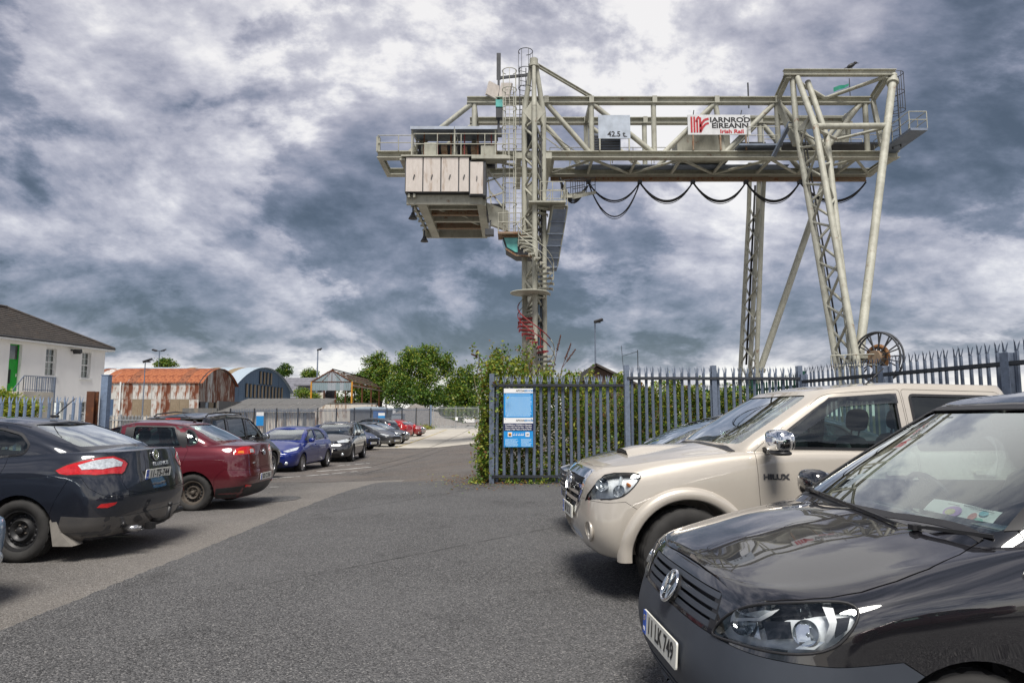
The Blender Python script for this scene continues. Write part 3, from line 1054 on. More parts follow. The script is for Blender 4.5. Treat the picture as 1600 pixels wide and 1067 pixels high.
def wp(r, k, rnd):
    if r == 0: return rnd.choice([M['peeling'], M['dark_wall'], M['peeling']])
    if r == 1:
        return {0: M['sheet_blue'], 1: M['sheet_white'], 2: M['sheet_blue'], 3: M['sheet_white'], 4: M['sheet_rust'], 5: M['sheet_tan'], 6: M['sheet_tan'], 7: M['sheet_white'], 8: M['sheet_rust'], 9: M['sheet_tan'], 10: M['sheet_tan'], 11: M['sheet_white']}.get(k, M['sheet_white'])
    return {0: M['sheet_blue'], 4: M['sheet_rust'], 8: M['sheet_rust']}.get(k, rnd.choice([M['sheet_white'], M['sheet_white'], M['sheet_white'], M['sheet_rust']]))
barn, arcf, _ = arch_shed('barn', 'rusty corrugated barn with rust red arched roof and patched walls', -32.0, 70.0, 79.0, 11.6, -0.3, 4.88, 6.55, wp,
    lambda k, r: M['sheet_white'] if k == 1 else r.choice([M['roof_rust'], M['roof_rust'], M['roof_rust_b']]), (lambda k, r: M['sheet_rust'] if k in (0, 3, 5, 8) else r.choice([M['sheet_white'], M['sheet_rust'], M['sheet_rust']]), 3.2), 12, 3, 9, 14, 4)
mb = MB(); mb.tube((-8.0, -.14, 2.3), (-8.0, -.14, 5.2), .09, 8)
mb.build('downpipe', M['sash_white'], barn)
for j, (ya, yb, mt) in enumerate(((0.4, 1.5, 'dark_wall'), (1.55, 2.2, 'roof_pale'), (2.3, 3.5, 'sheet_tan'), (3.6, 4.0, 'ink'), (4.05, 5.6, 'sheet_tan'), (5.65, 7.0, 'dark_wall'), (7.05, 8.6, 'sheet_rust'))):
    me = corr_mesh(yb - ya - .03, 3.18)
    obj('gable_panel', me, M[mt], barn, loc=(0.02, ya, 0), rot=(0, 0, PI / 2))
shed, arcs, _ = arch_shed('shed', 'slate blue shed with pale arched roof and tall narrow tan windows', -32.7, 80.0, 101.0, 22.0, -0.2, 4.9, 7.75, lambda r, k, rnd: M['blue_clad'],
    lambda k, r: M['roof_brown'] if k in (13, 16, 19) else M['roof_pale'], (lambda k, r: M['blue_clad'],), 12, 2, 12, 22, 5)
for r, (cols, za, zb) in enumerate(((range(-5, 6), 3.9, 5.6), (range(-2, 2), 5.75, 7.4))):
    for k in cols:
        y = 10.5 + (k + (0.5 if r else 0)) * 1.28
        mb = MB(); mb.box((0.10, 0, 0), (0.10, 0.62, zb - za))
        w = mb.build('window', M['galv_dark'], shed, loc=(0, y, (za + zb) / 2))
        mb = MB(); mb.box((0.158, 0, 0), (0.012, 0.5, zb - za - .12))
        mb.build('pane', M['roof_brown'] if (k + r) % 4 == 0 else M['sheet_tan'], w)

# ---- low lean-to in front of the blue shed
lt = thing('outbuilding', 'low outbuilding with grey sheet roof and peeling whitewashed wall', 'outbuilding', (-28.4, 66.0, -0.3))
mb = MB()
mb.box((4.7, 0.1, 1.05), (9.4, 0.2, 2.1)); mb.build('wall', M['peeling'], lt)
mb = MB(); mb.box((0, 4.4, 1.6), (0.2, 8.4, 3.2)); mb.box((-1.6, 0.0, 1.25), (3.3, .2, 2.5)); mb.build('end_wall', M['dark_wall'], lt)
for k in range(9):
    me = corr_mesh(1.06, 9.2, 6)
    obj('roof_sheet', me, M['fibre'], lt, loc=(-0.3 + k * 1.07, -0.45, 2.12 + 0.01 * (k % 2)), rot=(-R(80.5), 0, 0))
mb = MB()
for k in range(5):
    mb = MB(); mb.box((.9 + k * 1.9, -.02, 1.0), (0.25, .3, 2.0)); mb.build('pier', M['dark_wall'], lt)

# ---- slate-roofed building behind
sb = thing('building', 'long grey slate roofed building with a dormer behind the sheds', 'building', (-36, 112, 0))
mb = MB(); mb.box((.5, 4, 2.2), (9, 8, 4.4)); mb.build('wall', M['white_render'], sb)
M['slate'] = plain('grey_slate', (0.16, 0.16, 0.185), 0.7, var=0.25, scale=2.0)
mb = MB()
NC = 12
for k in range(NC):
    for sg in (1, -1):
        y0_, y1_ = 4 - sg * (4.4 - 4.4 * k / NC), 4 - sg * (4.4 - 4.4 * (k + 1) / NC)
        za, zb = 4.3 + 3.6 * k / NC, 4.3 + 3.6 * (k + 1) / NC
        mb.add([(-4.3, y0_, za + .04), (5.3, y0_, za + .04), (5.3, y1_, zb - .02), (-4.3, y1_, zb - .02)], [(0, 1, 2, 3)])
        mb.add([(-4.3, y0_, za - .04), (5.3, y0_, za - .04), (5.3, y0_, za + .04), (-4.3, y0_, za + .04)], [(0, 1, 2, 3)])
mb.build('roof', M['slate'], sb)
mb = MB(); mb.box((2.6, 1.2, 5.4), (3.2, 2.6, 1.8)); mb.box((2.6, .9, 6.4), (4.2, 3.2, .18)); d_ = mb.build('dormer', M['slate'], sb)
mb = MB(); mb.box((2.6, -.12, 5.4), (2.6, .05, 1.2)); mb.build('pane', M['pane'], d_)
mb = MB(); mb.box((5.0, -.7, 2.6), (1.0, 1.0, 5.2)); mb.build('chimney', M['peeling'], sb)

# ---- open frame barn with a clad gable
fb = thing('frame_barn', 'roofless barn frame of rusty posts with a teal clad gable end', 'barn', (-25.05, 95.0, -0.2))
gw2 = 2.82
zt, zg, zpk = 6.35, 5.15, 8.0
npn = 10
for k in range(npn):
    xa, xb = -gw2 + 2 * gw2 * k / npn, -gw2 + 2 * gw2 * (k + 1) / npn - .01
    def top(x): return zt + (zpk - zt) * (1 - abs(x) / gw2)
    v, q = [], []
    for j in range(9):
        x = xa + (xb - xa) * j / 8
        v += [(x, -.02 * math.sin(PI * j / 2), zg), (x, -.02 * math.sin(PI * j / 2), top(x))]
    q = [(2 * j, 2 * j + 2, 2 * j + 3, 2 * j + 1) for j in range(8)]
    obj('gable_sheet', np_mesh(v, q), M['teal_clad'] if k not in (4, 5, 7) else M['sheet_grey'], fb)
M['yellow_post'] = plain('yellow_post_paint', (0.50, 0.23, 0.02), 0.6, var=0.25)
depth = 26.0
for fr in range(5):
    y = depth * fr / 4
    for sx in (-1, 1):
        mb = MB(); mb.ibeam((sx * gw2, y, 0), (sx * gw2, y, zt), .2, .2)
        mb.build('post', M['yellow_post'] if fr == 0 else M['rusty'], fb)
    mb = MB()
    for sx in (-1, 1):
        mb.bar((sx * gw2, y, zt), (0, y, zpk), .12, .16)
    mb.bar((-gw2, y, zt), (gw2, y, zt), .1); mb.bar((0, y, zt), (0, y, zpk), .07)
    for sx in (-1, 1): mb.bar((sx * 1.4, y, zt), (0, y, zpk - .1), .06)
    mb.build('rafter', M['rusty'], fb)
M['purlin'] = plain('bleached_timber', (0.30, 0.24, 0.19), 0.9, var=0.3, scale=4)
for sx in (-1, 1):
    for k in range(5):
        f = k / 4
        mb = MB(); mb.bar((sx * gw2 * (1 - f) , 0.1, zt + (zpk - zt) * f + .12), (sx * gw2 * (1 - f), depth * (1.0 if k != 2 else 0.8), zt + (zpk - zt) * f + .12), .12, .14)
        mb.build('purlin', M['purlin'], fb)
    mb = MB(); mb.bar((sx * (gw2 + .15), 0, zt - .5), (sx * (gw2 + .15), depth, zt - .5), .1, .18); mb.bar((sx * (gw2 + .12), 2, zt - 2.9), (sx * (gw2 + .12), depth * .6, zt - 2.9), .1, .2)
    mb.build('side_rail', M['purlin'], fb)
for k in range(5):
    mb = MB(); mb.add([(gw2 - .118, -.104, .25 + k * .34), (gw2 + .118, -.104, .25 + k * .34), (gw2 + .118, -.104, .42 + k * .34), (gw2 - .118, -.104, .42 + k * .34)], [(0, 1, 2, 3)])
    mb.build('black_band', M['ink'], fb)
# wall behind the yard
rb_ = thing('yard_wall', 'stained concrete wall standing across the yard behind the bar fence', 'wall', (-32.0, 90.0, -0.2))
mb = MB(); mb.box((6.2, 0, 1.6), (16.0, .3, 3.2)); mb.build('wall', M['peeling'], rb_)
mb = MB(); mb.box((6.2, 0, 3.25), (16.2, .4, .1)); mb.build('coping', M['fibre'], rb_)

# ---- hut with curved roof and blue storage containers behind the bar fence
hut = thing('store_hut', 'grey block store hut with a pale curved roof behind the bar fence', 'hut', (-20.3, 86.0, -0.1))
mb = MB(); mb.box((2.4, 1.5, 1.2), (4.8, 3.0, 2.4)); mb.build('wall', M['dark_wall'], hut)
mb = MB(); mb.prism([(0.0 - .3 + 5.6 * k / 10, 2.42 + .28 * math.sin(PI * k / 10)) for k in range(11)] + [(5.3, 2.36), (-.3, 2.36)], -0.3, 3.3)
mb.build('roof', M['roof_pale'], hut)
M['cont_blue'] = plain('blue_container_paint', (0.025, 0.12, 0.36), 0.5, var=0.2)
for i, (x, y, lab) in enumerate(((-16.4, 85.6, 'blue steel storage box next to the curved roof hut'), (-14.3, 86.3, 'grey steel storage box beside the gravel heap'))):
    t = thing('storage_box', lab, 'container', (x, y, -.1), 0, 'storage boxes behind the bar fence')
    mb = MB(); mb.box((0, 0, 1.25), (1.7, 2.4, 2.4)); t.scale = (.75, 1, .9 - .2 * i); mb.build('body', M['cont_blue'] if i == 0 else M['galv_light'], t)
    mb = MB(); mb.box((0, 0, 2.5), (1.8, 2.5, .12)); mb.build('roof', M['galv'], t)
    for sx in (-.42, .42):
        mb = MB(); mb.box((sx, -1.23, 1.2), (.78, .05, 2.1)); mb.bar((sx + .1, -1.27, .2), (sx + .1, -1.27, 2.2), .04)
        mb.build('door', M['cont_blue'] if i == 0 else M['sheet_grey'], t)

# gravel heap
def heap():
    rnd = random.Random(3)
    n, m_ = 60, 24
    v, q = [], []
    from mathutils import noise as mn
    for j in range(m_ + 1):
        for i in range(n):
            a = 2 * PI * i / n
            r = 6.3 * (1 - j / m_)
            x, y = r * math.cos(a) * 1.15, r * math.sin(a) * .7
            h = 3.3 * (j / m_) ** 0.95
            nz = mn.fractal(Vector((x * .5, y * .5, h)), 1.0, 2.0, 6)
            nz2 = mn.fractal(Vector((x * 2.5, y * 2.5, h + 7)), 1.0, 2.0, 3)
            v.append((x + nz * .5, y + nz * .4, max(0, h + nz * .5 * (1 - j / m_) + nz2 * .12)))
    for j in range(m_):
        for i in range(n):
            q.append((j * n + i, j * n + (i + 1) % n, (j + 1) * n + (i + 1) % n, (j + 1) * n + i))
    return np_mesh(v, q)
M['gravel'] = plain('crushed_stone', (0.20, 0.185, 0.17), 0.95, var=0.45, scale=7, bmp=0.6)
tag(obj('gravel_heap', heap(), M['gravel'], loc=(-13.6, 97, -0.15)), 'grey heap of crushed stone behind the bar fence', 'gravel heap')

# dark brown roofed building beyond the palisade on the right
rb2 = thing('gabled_building', 'brown roofed building just showing over the palisade fence', 'building', (4.2, 45, 0))
mb = MB(); mb.prism([(0, 0), (5.0, 0), (5.0, 3.1), (2.5 - 1.2, 4.7), (0, 3.1)], 0, 9); mb.build('wall', plain('brown_brick', (0.10, 0.07, 0.055), 0.9, var=0.3, scale=5), rb2)
mb = MB(); mb.bar((-.3, -.3, 3.0), (1.32, -.3, 4.85), .2, .14); mb.bar((5.3, -.3, 2.9), (1.28, -.3, 4.85), .2, .14)
mb.add([(-.35, -.4, 3.0), (1.3, -.4, 4.9), (1.3, 9.4, 4.9), (-.35, 9.4, 3.0)], [(0, 1, 2, 3)]); mb.add([(5.4, -.4, 2.9), (1.3, -.4, 4.9), (1.3, 9.4, 4.9), (5.4, 9.4, 2.9)], [(3, 2, 1, 0)])
mb.build('roof', M['tile'], rb2)
mb = MB(); mb.bar((4.3, 1, 3.2), (4.3, 1, 5.9), .05); mb.bar((3.4, 1, 3.5), (3.2, 1, 6.2), .03); mb.bar((3.3, 1, 5.5), (4.3, 1, 5.8), .03); mb.build('aerial', M['galv_dark'], rb2)

# corrugated boundary fence under the trees
bf = thing('sheet_fence', 'grey corrugated sheet fence under the tall trees', 'fence', (-19, 112, -.1))
for k in range(9):
    obj('fence_sheet', corr_mesh(1.2, 2.9 - .12 * (k % 3), 6, .03), M['sheet_grey'] if k % 3 else M['teal_clad'], bf, loc=(k * 1.22, 0, 0.0))
mb = MB()
for k in range(5): mb.bar((k * 2.44, .12, 0), (k * 2.44, .12, 2.9), .09)
mb.build('posts', M['galv_dark'], bf)

# roofs of houses glimpsed between the trees
t = thing('far_house', 'white gabled house glimpsed between the tall trees', 'house', (-13.2, 150, 0))
mb = MB(); mb.prism([(0, 0), (5, 0), (5, 6.0), (2.5, 9.0), (0, 6.0)], 0, 8); mb.build('wall', M['white_render'], t)
mb = MB(); mb.bar((-.4, -.2, 5.7), (2.5, -.2, 9.2), .5, .25); mb.bar((5.4, -.2, 5.7), (2.5, -.2, 9.2), .5, .25)
mb.add([(-.4, -.3, 5.8), (2.5, -.3, 9.3), (2.5, 8.3, 9.3), (-.4, 8.3, 5.8)], [(0, 1, 2, 3)]); mb.add([(5.4, -.3, 5.8), (2.5, -.3, 9.3), (2.5, 8.3, 9.3), (5.4, 8.3, 5.8)], [(3, 2, 1, 0)])
mb.build('roof', M['slate'], t)

# ---- lamp posts
def lamp_post(x, y, h, label, heads, base=0.0, r=0.09):
    t = thing('lamp_post', label, 'lamp post', (x, y, base), 0, 'floodlight masts in the yards')
    mb = MB(); mb.tube((0, 0, 0), (0, 0, h - base), r, 8, r * .6); mb.box((0, 0, .4), (r * 3, r * 3, .8)); mb.build('mast', M['galv'], t)
    mb = MB(); mb.bar((-.9 if heads > 1 else -.1, 0, h - base), (.9 if heads > 1 else .5, 0, h - base), .1); mb.build('cross_arm', M['galv_dark'], t)
    for k in range(heads):
        xx = (-.8 + 1.6 * k / max(1, heads - 1)) if heads > 1 else .3
        mb = MB(); mb.box((xx, -.15, h - base + .12), (.75, .55, .22), Matrix.Rotation(R(-18 if xx > 0 else 18), 3, 'Y') @ Matrix.Rotation(.25, 3, 'X'))
        mb.build('lamp_head', M['black_plastic'], t)
    return t
lamp_post(-31.4, 110, 12.0, 'tall floodlight mast behind the long slate roof', 1, 0, .16)
lamp_post(-62.2, 120, 12.8, 'twin headed floodlight mast behind the rusty barn', 2, 0, .16)
lamp_post(7.35, 60, 9.7, 'tall lamp mast rising behind the palisade right of the crane stair', 1, 0, .09)
lamp_post(-35.8, 66.5, 6.7, 'short floodlight post standing in front of the rusty barn', 1, -.3, .07)
lp = lamp_post(30.6, 40, 6.3, 'lamp post at the far right edge above the palisade', 1, 0, .07)
# ================================================================== GANTRY CRANE
def at(px, py, Y):
    d = pix_dir(px, py)
    t = Y / d.y
    return Vector((d.x * t, Y, CAM_H + d.z * t))

def crane_paint():
    m, nt, b, _ = mat_new('crane_paint')
    f = noise(nt, 0.8, 8, 0.65)
    g = noise(nt, 5, 7, 0.7, stretch=(1, 1, 0.4))
    h = noise(nt, 1.7, 9, 0.72)
    c = mixc(nt, rampf(nt, f, [(0.3, 0.0), (0.7, 1.0)]), (0.29, 0.288, 0.24), (0.47, 0.465, 0.39))
    c = mixc(nt, rampf(nt, g, [(0.48, 0.0), (0.75, 0.65)]), c, (0.20, 0.185, 0.145))
    c = mixc(nt, rampf(nt, h, [(0.60, 0.0), (0.68, 0.85)]), c, (0.17, 0.075, 0.035))
    nt.links.new(c, b.inputs['Base Color'])
    b.inputs['Roughness'].default_value = 0.6
    return m
M['crane'] = crane_paint()
M['crane_rust'] = galv('crane_rusty_edge', (0.30, 0.22, 0.15), 0.8, 0.5)
M['crane_panel'] = sheet_mat('stained_pale_panel', (0.50, 0.455, 0.415), (0.36, 0.28, 0.22), 0.38, (0.62, 0.57, 0.53))
M['crane_dark'] = plain('crane_dark_steel', (0.045, 0.048, 0.055), 0.6, var=0.3, scale=2)
M['crane_blue'] = plain('blue_grey_cladding', (0.15, 0.18, 0.235), 0.55, var=0.25, scale=2)
M['cab_teal'] = plain('teal_cab_glass', (0.12, 0.42, 0.38), 0.15, var=0.25, scale=2, coat=0.6)
M['stair_red'] = plain('red_stair_paint', (0.20, 0.018, 0.020), 0.55, var=0.3)
M['cable'] = plain('black_cable', (0.010, 0.010, 0.011), 0.6, var=0.0)
M['sign_white'] = plain('weathered_sign_white', (0.60, 0.61, 0.62), 0.5, var=0.12, scale=2.5)
M['sign_blue_grey'] = plain('faded_board', (0.40, 0.45, 0.52), 0.5, var=0.2, scale=1.6)
M['sign_red'] = plain('sign_red', (0.42, 0.020, 0.030), 0.5, var=0.1)

CR = Vector((1.29, 41.5, 0))
crane = thing('gantry_crane', 'tall cream lattice gantry crane spanning the rail yard', 'crane', CR)
def cb(mb, name, mat, parent=crane):
    mb.v = [tuple(Vector(p) - CR) for p in mb.v]
    return obj(name, mb.mesh(), mat, parent)
YF, YB = 40.0, 42.9
ZT, ZB = 20.64, 17.16
XL, XR = -8.15, 23.4
def V(*a): return Vector(a)
# chords
for y in (YF, YB):
    mb = MB(); mb.ibeam((-2.75, y, ZT), (21.9, y, ZT), 0.42, 0.40, 0.05)
    for x in (2.1, 4.85, 8.7, 12.5, 16.2): mb.box((x, y, ZT), (0.28, 0.5, 0.44))
    cb(mb, 'top_chord', M['crane'])
    mb = MB(); mb.ibeam((XL, y, ZB), (XR, y, ZB), 0.55, 0.42, 0.05); tc_ = cb(mb, 'bottom_chord', M['crane'])
    mb = MB(); mb.box(((XL + XR) / 2, y, ZB + .235), (XR - XL, .14, .045)); cb(mb, 'trolley_rail', M['crane_rust'], tc_)
# truss web
posts = [(-2.3, -2.3), (4.85, 4.85), (8.65, 8.65), (12.45, 12.85), (16.2, 16.2), (21.6, 21.6)]
diags = [(-2.5, -6.2), (2.15, 4.7), (4.95, 8.55), (12.35, 9.25), (16.0, 12.95), (16.4, 18.7), (21.3, 18.9)]
for y in (YF, YB):
    for a, b in posts:
        mb = MB(); mb.tube((a, y, ZT - .2), (b, y, ZB + .2), 0.16, 10); cb(mb, 'truss_post', M['crane'])
    for a, b in diags:
        mb = MB(); mb.tube((a, y, ZT - .22), (b, y, ZB + .2), 0.16, 10); cb(mb, 'truss_diagonal', M['crane'])
for a, b in ((-2.3, 0), (4.85, 0), (12.45, 0), (21.6, 0)):
    mb = MB(); mb.bar((a, YF + .2, ZT), (a, YB - .2, ZT), .2, .3); cb(mb, 'cross_beam', M['crane'])
# bracing seen from below between the bottom chords
zs2 = [-5.5, -1.5, 2.5, 4.9, 7.6, 10.3, 13.0, 15.8, 18.4, 21.0, 23.0]
for i in range(len(zs2)):
    mb = MB(); mb.tube((zs2[i], YF + .2, ZB - .12), (zs2[i], YB - .2, ZB - .12), .10, 8); cb(mb, 'cross_tube', M['crane'])
    if i + 1 < len(zs2):
        a, b = (YF + .2, YB - .2) if i % 2 else (YB - .2, YF + .2)
        mb = MB(); mb.tube((zs2[i], a, ZB - .16), (zs2[i + 1], b, ZB - .16), .09, 8); cb(mb, 'wind_brace', M['crane'])
for x in (-8.0, 23.2):
    mb = MB(); mb.ibeam((x, YF + .2, ZB), (x, YB - .2, ZB), .3, .4); cb(mb, 'end_beam', M['crane'])
# festoon rail and hanging cables at the back
mb = MB(); mb.ibeam((2.5, YB + .1, ZB - .42), (23.0, YB + .1, ZB - .42), .22, .26); cb(mb, 'festoon_rail', M['crane_rust'])
fx = [4.95, 8.3, 11.75, 15.2, 18.7, 23.0]
for i in range(len(fx) - 1):
    a, b = fx[i], fx[i + 1]
    for s_, rr in (((1.25, .05), (1.36, .03), (2.3, .045), (2.45, .022)) if i == 0 else ((1.25, .06), (1.33, .05), (1.45, .025))):
        pts = []
        for k in range(19):
            t = k / 18
            pts.append((a + (b - a) * t, YB + .1 + .04 * rr, ZB - .6 - s_ * (1 - (2 * t - 1) ** 2) ** 0.92))
        mb = MB(); mb.path(pts, rr, 6); cb(mb, 'festoon_cable', M['cable'])
    mb = MB(); mb.box((a, YB + .1, ZB - .6), (.25, .3, .2)); cb(mb, 'cable_carrier', M['crane_dark'])
mb = MB()
for k in range(5):
    mb.path([V(3.0 + 1.9 * t, YB - 1.6 + .3 * k / 5 + 1.6 * t, ZB - .9 - (1.2 + .12 * k) * math.sin(PI * t ** 0.8) * .8) for t in [i / 12 for i in range(13)]], .05, 6)
cb(mb, 'cable_bundle', M['cable'])['kind'] = 'stuff'

# ---- left tower: three tubes drawn together at the head
TX, TY = 1.29, 38.5
def tw(x, y, z): return V(TX + x, TY + y, z)
zt0 = 19.3
for (ox, oy, r) in ((-.56, .30, .165), (.56, .30, .165), (0, -.58, .15)):
    mb = MB(); mb.tube(tw(ox, oy, 0), tw(ox, oy, zt0), r, 14, caps=False); mb.tube(tw(ox, oy, zt0), tw(ox * .25, oy * .25, 22.2), r, 14, r * .8)
    cb(mb, 'tower_column', M['crane'])
nb = 20
for k in range(nb):
    z0, z1 = 1.0 + (zt0 - 1.0) * k / nb, 1.0 + (zt0 - 1.0) * (k + 1) / nb
    s1 = 1 if k % 2 else -1
    for (a, b) in (((-.56 * s1, .3), (0, -.58)), ((0, -.58), (.56 * s1, .3)) if k % 2 == 0 else ((.56, .3), (0, -.58)), ((-.56 * s1, .3), (.56 * s1, .3))):
        mb = MB(); mb.tube(tw(a[0], a[1], z0), tw(b[0], b[1], z1), .075, 6, caps=False); cb(mb, 'tower_brace', M['crane'])
mb = MB(); mb.prism([(TX - .62, 19.0), (TX, 19.9), (TX + .62, 19.0), (TX + .1, 18.4), (TX - .1, 18.4)], TY - .45, TY - .39, 'Y'); cb(mb, 'gusset_plate', M['crane'])
mb = MB(); mb.tube(tw(0, 0, 22.15), tw(0, 0, 22.5), .25, 12); mb.tube(tw(0, 0, 22.0), tw(0, 0, 22.14), .33, 12); cb(mb, 'tower_head', M['crane'])
mb = MB(); mb.ibeam(tw(.1, .1, 22.25), V(4.85, YF, ZT + .25), .16, .2); cb(mb, 'stay', M['crane'])
mb = MB(); mb.tube(V(TX, YB + 1.4, 0), V(TX, YB + 1.4, ZB - .3), .3, 14); cb(mb, 'rear_column', M['crane'])
for z in (ZB - .48,):
    mb = MB(); mb.ibeam(V(TX - .9, TY + .3, z), V(TX - .9, YB + 1.4, z), .3, .34); mb.ibeam(V(TX + .9, TY + .3, z), V(TX + .9, YB + 1.4, z), .3, .34); mb.box(V(TX, TY + .32, z), (2.1, .2, .36))
    cb(mb, 'tower_bracket', M['crane'])
mb = MB()
for dxx in (-.06, .06, .16):
    mb.path([tw(.25 + dxx, -.05, z) for z in (0, 6, 12, 18)], .045, 6)
cb(mb, 'riser_cable', M['cable'])['kind'] = 'stuff'
mb = MB(); mb.bar(V(-.72, 39.0, 21.6), V(1.2, 38.6, 21.6), .1, .16); cb(mb, 'mast_arm', M['crane_dark'])

# ---- spiral stair round the tower
SX, SY, SR = TX + .05, TY - .62, 1.02
ntr = 54
z0s, dzs = 0.3, 0.245
tr_me = None
dth = 2 * PI / 19.5
rail_pts, rail_red = [], []
for k in range(ntr):
    th = -1.2 - k * dth
    z = z0s + k * dzs
    vs = []
    for zz_ in (-.02, .06):
        for (r, dt) in ((.14, -.16), (SR, -.17), (SR, .17), (.14, .16)):
            vs.append((r * math.cos(dt), r * math.sin(dt), zz_))
    if tr_me is None:
        mb = MB(); mb.add(vs, [(3, 2, 1, 0), (4, 5, 6, 7), (0, 1, 5, 4), (1, 2, 6, 5), (2, 3, 7, 6), (3, 0, 4, 7)])
        mb.box((SR - .02, -.13, -.06), (.05, .04, .12)); mb.bar((.14, 0, -.03), (SR, 0, -.03), .05, .06)
        tr_me = {'crane': mb.mesh()}
        tr_me['stair_red'] = tr_me['crane'].copy()
    red = 19 <= k <= 27
    mk = 'stair_red' if red else 'crane'
    o = obj('stair_tread', tr_me[mk], M[mk], crane)
    o.location = V(SX, SY, z) - CR
    o.rotation_euler = (0, 0, th)
for zc_ in (0.95, 0.5):
    pts = [V(SX + SR * math.cos(-1.2 - k * dth), SY + SR * math.sin(-1.2 - k * dth), z0s + k * dzs + zc_) for k in range(ntr)]
    mb = MB(); mb.path(pts[:19], .026, 6); cb(mb, 'handrail', M['crane'])
    mb = MB(); mb.path(pts[18:28], .03, 6); cb(mb, 'handrail', M['stair_red'])
    mb = MB(); mb.path(pts[27:], .026, 6); cb(mb, 'handrail', M['crane'])
for k in range(0, ntr, 4):
    th = -1.2 - k * dth
    p = V(SX + SR * math.cos(th), SY + SR * math.sin(th), z0s + k * dzs)
    mb = MB(); mb.tube(p, p + V(0, 0, .95), .024, 6); cb(mb, 'baluster', M['stair_red'] if 19 <= k <= 27 else M['crane'])
mb = MB(); mb.tube(V(SX, SY, 0), V(SX, SY, z0s + ntr * dzs), .075, 12); cb(mb, 'stair_newel', M['crane'])
mb = MB(); mb.lathe([(0.0, 0), (1.1, 0), (1.1, .06), (0, .06)], 20, M=Matrix.Translation(V(SX - .35, SY, 8.3)))
cb(mb, 'landing', M['crane'])

def railing(mb, pts, h=1.0, step=1.0, r=.026, mid=True):
    pts = [Vector(p) for p in pts]
    for hh in ((h, h * .52) if mid else (h,)):
        for i in range(len(pts) - 1):
            mb.tube(pts[i] + V(0, 0, hh), pts[i + 1] + V(0, 0, hh), r, 5)
    for i in range(len(pts) - 1):
        L = (pts[i + 1] - pts[i]).length
        n = max(1, round(L / step))
        for k in range(n + (1 if i == len(pts) - 2 else 0)):
            p = pts[i].lerp(pts[i + 1], k / n)
            mb.tube(p, p + V(0, 0, h), r, 5)

# platform and flight of stairs right of the tower
mb = MB(); mb.box((2.0, 38.2, 13.5), (2.1, 1.5, .1)); cb(mb, 'platform', M['crane'])
mb = MB(); railing(mb, [(1.6, 37.5, 13.55), (3.0, 37.5, 13.55), (3.0, 38.9, 13.55)], 1.1, .7); railing(mb, [(1.6, 38.9, 13.55), (2.9, 38.9, 13.55)], 1.1, .7); cb(mb, 'railing', M['crane'])
fa, fb_ = V(2.72, 38.0, 13.4), V(2.2, 39.4, 10.2)
mb = MB()
for sx in (-.42, .42): mb.bar(fa + V(sx, 0, 0), fb_ + V(sx, 0, 0), .06, .3)
for k in range(10):
    mb.box(fa.lerp(fb_, k / 9), (.84, .26, .05))
cb(mb, 'stair_flight', M['crane'])
mb = MB(); mb.add([fa + V(-.40, -.05, -.2), fa + V(.40, -.05, -.2), fb_ + V(.40, -.05, -.2), fb_ + V(-.40, -.05, -.2)], [(0, 1, 2, 3)])
for k in range(1, 5): mb.bar(fa.lerp(fb_, k / 5) + V(-.46, -.07, -.22), fa.lerp(fb_, k / 5) + V(.46, -.07, -.22), .06)
cb(mb, 'stair_soffit', M['crane_blue'])
mb = MB(); mb.tube(fa + V(.45, 0, 1.0), fb_ + V(.45, 0, 1.0), .03, 6)
for k in range(6): mb.tube(fa.lerp(fb_, k / 5) + V(.45, 0, 0), fa.lerp(fb_, k / 5) + V(.45, 0, 1.0), .025, 5)
cb(mb, 'stair_rail', M['crane'])
mb = MB(); mb.box((1.9, 39.6, 10.1), (1.5, 1.0, .1)); railing(mb, [(1.2, 40, 10.1), (2.6, 40, 10.1)], 1.0, .7); cb(mb, 'lower_landing', M['crane_blue'])
# gangway up to the girder, right of the platform
ga, gb_ = V(2.9, 39.2, 14.3), V(4.6, 42.2, 15.6)
mb = MB()
for sx in (0, .7): mb.bar(ga + V(sx, 0, 0), gb_ + V(sx, 0, 0), .08, .2)
for k in range(9): mb.bar(ga.lerp(gb_, k / 8), ga.lerp(gb_, k / 8) + V(.7, 0, 0), .06, .04)
cb(mb, 'gangway', M['crane'])
mb = MB()
for sx in (0, .7):
    for h in (.5, 1.0): mb.tube(ga + V(sx, 0, h), gb_ + V(sx, 0, h), .025, 5)
    for k in range(6): mb.tube(ga.lerp(gb_, k / 5) + V(sx, 0, 0), ga.lerp(gb_, k / 5) + V(sx, 0, 1), .022, 5)
cb(mb, 'gangway_rail', M['crane_dark'])

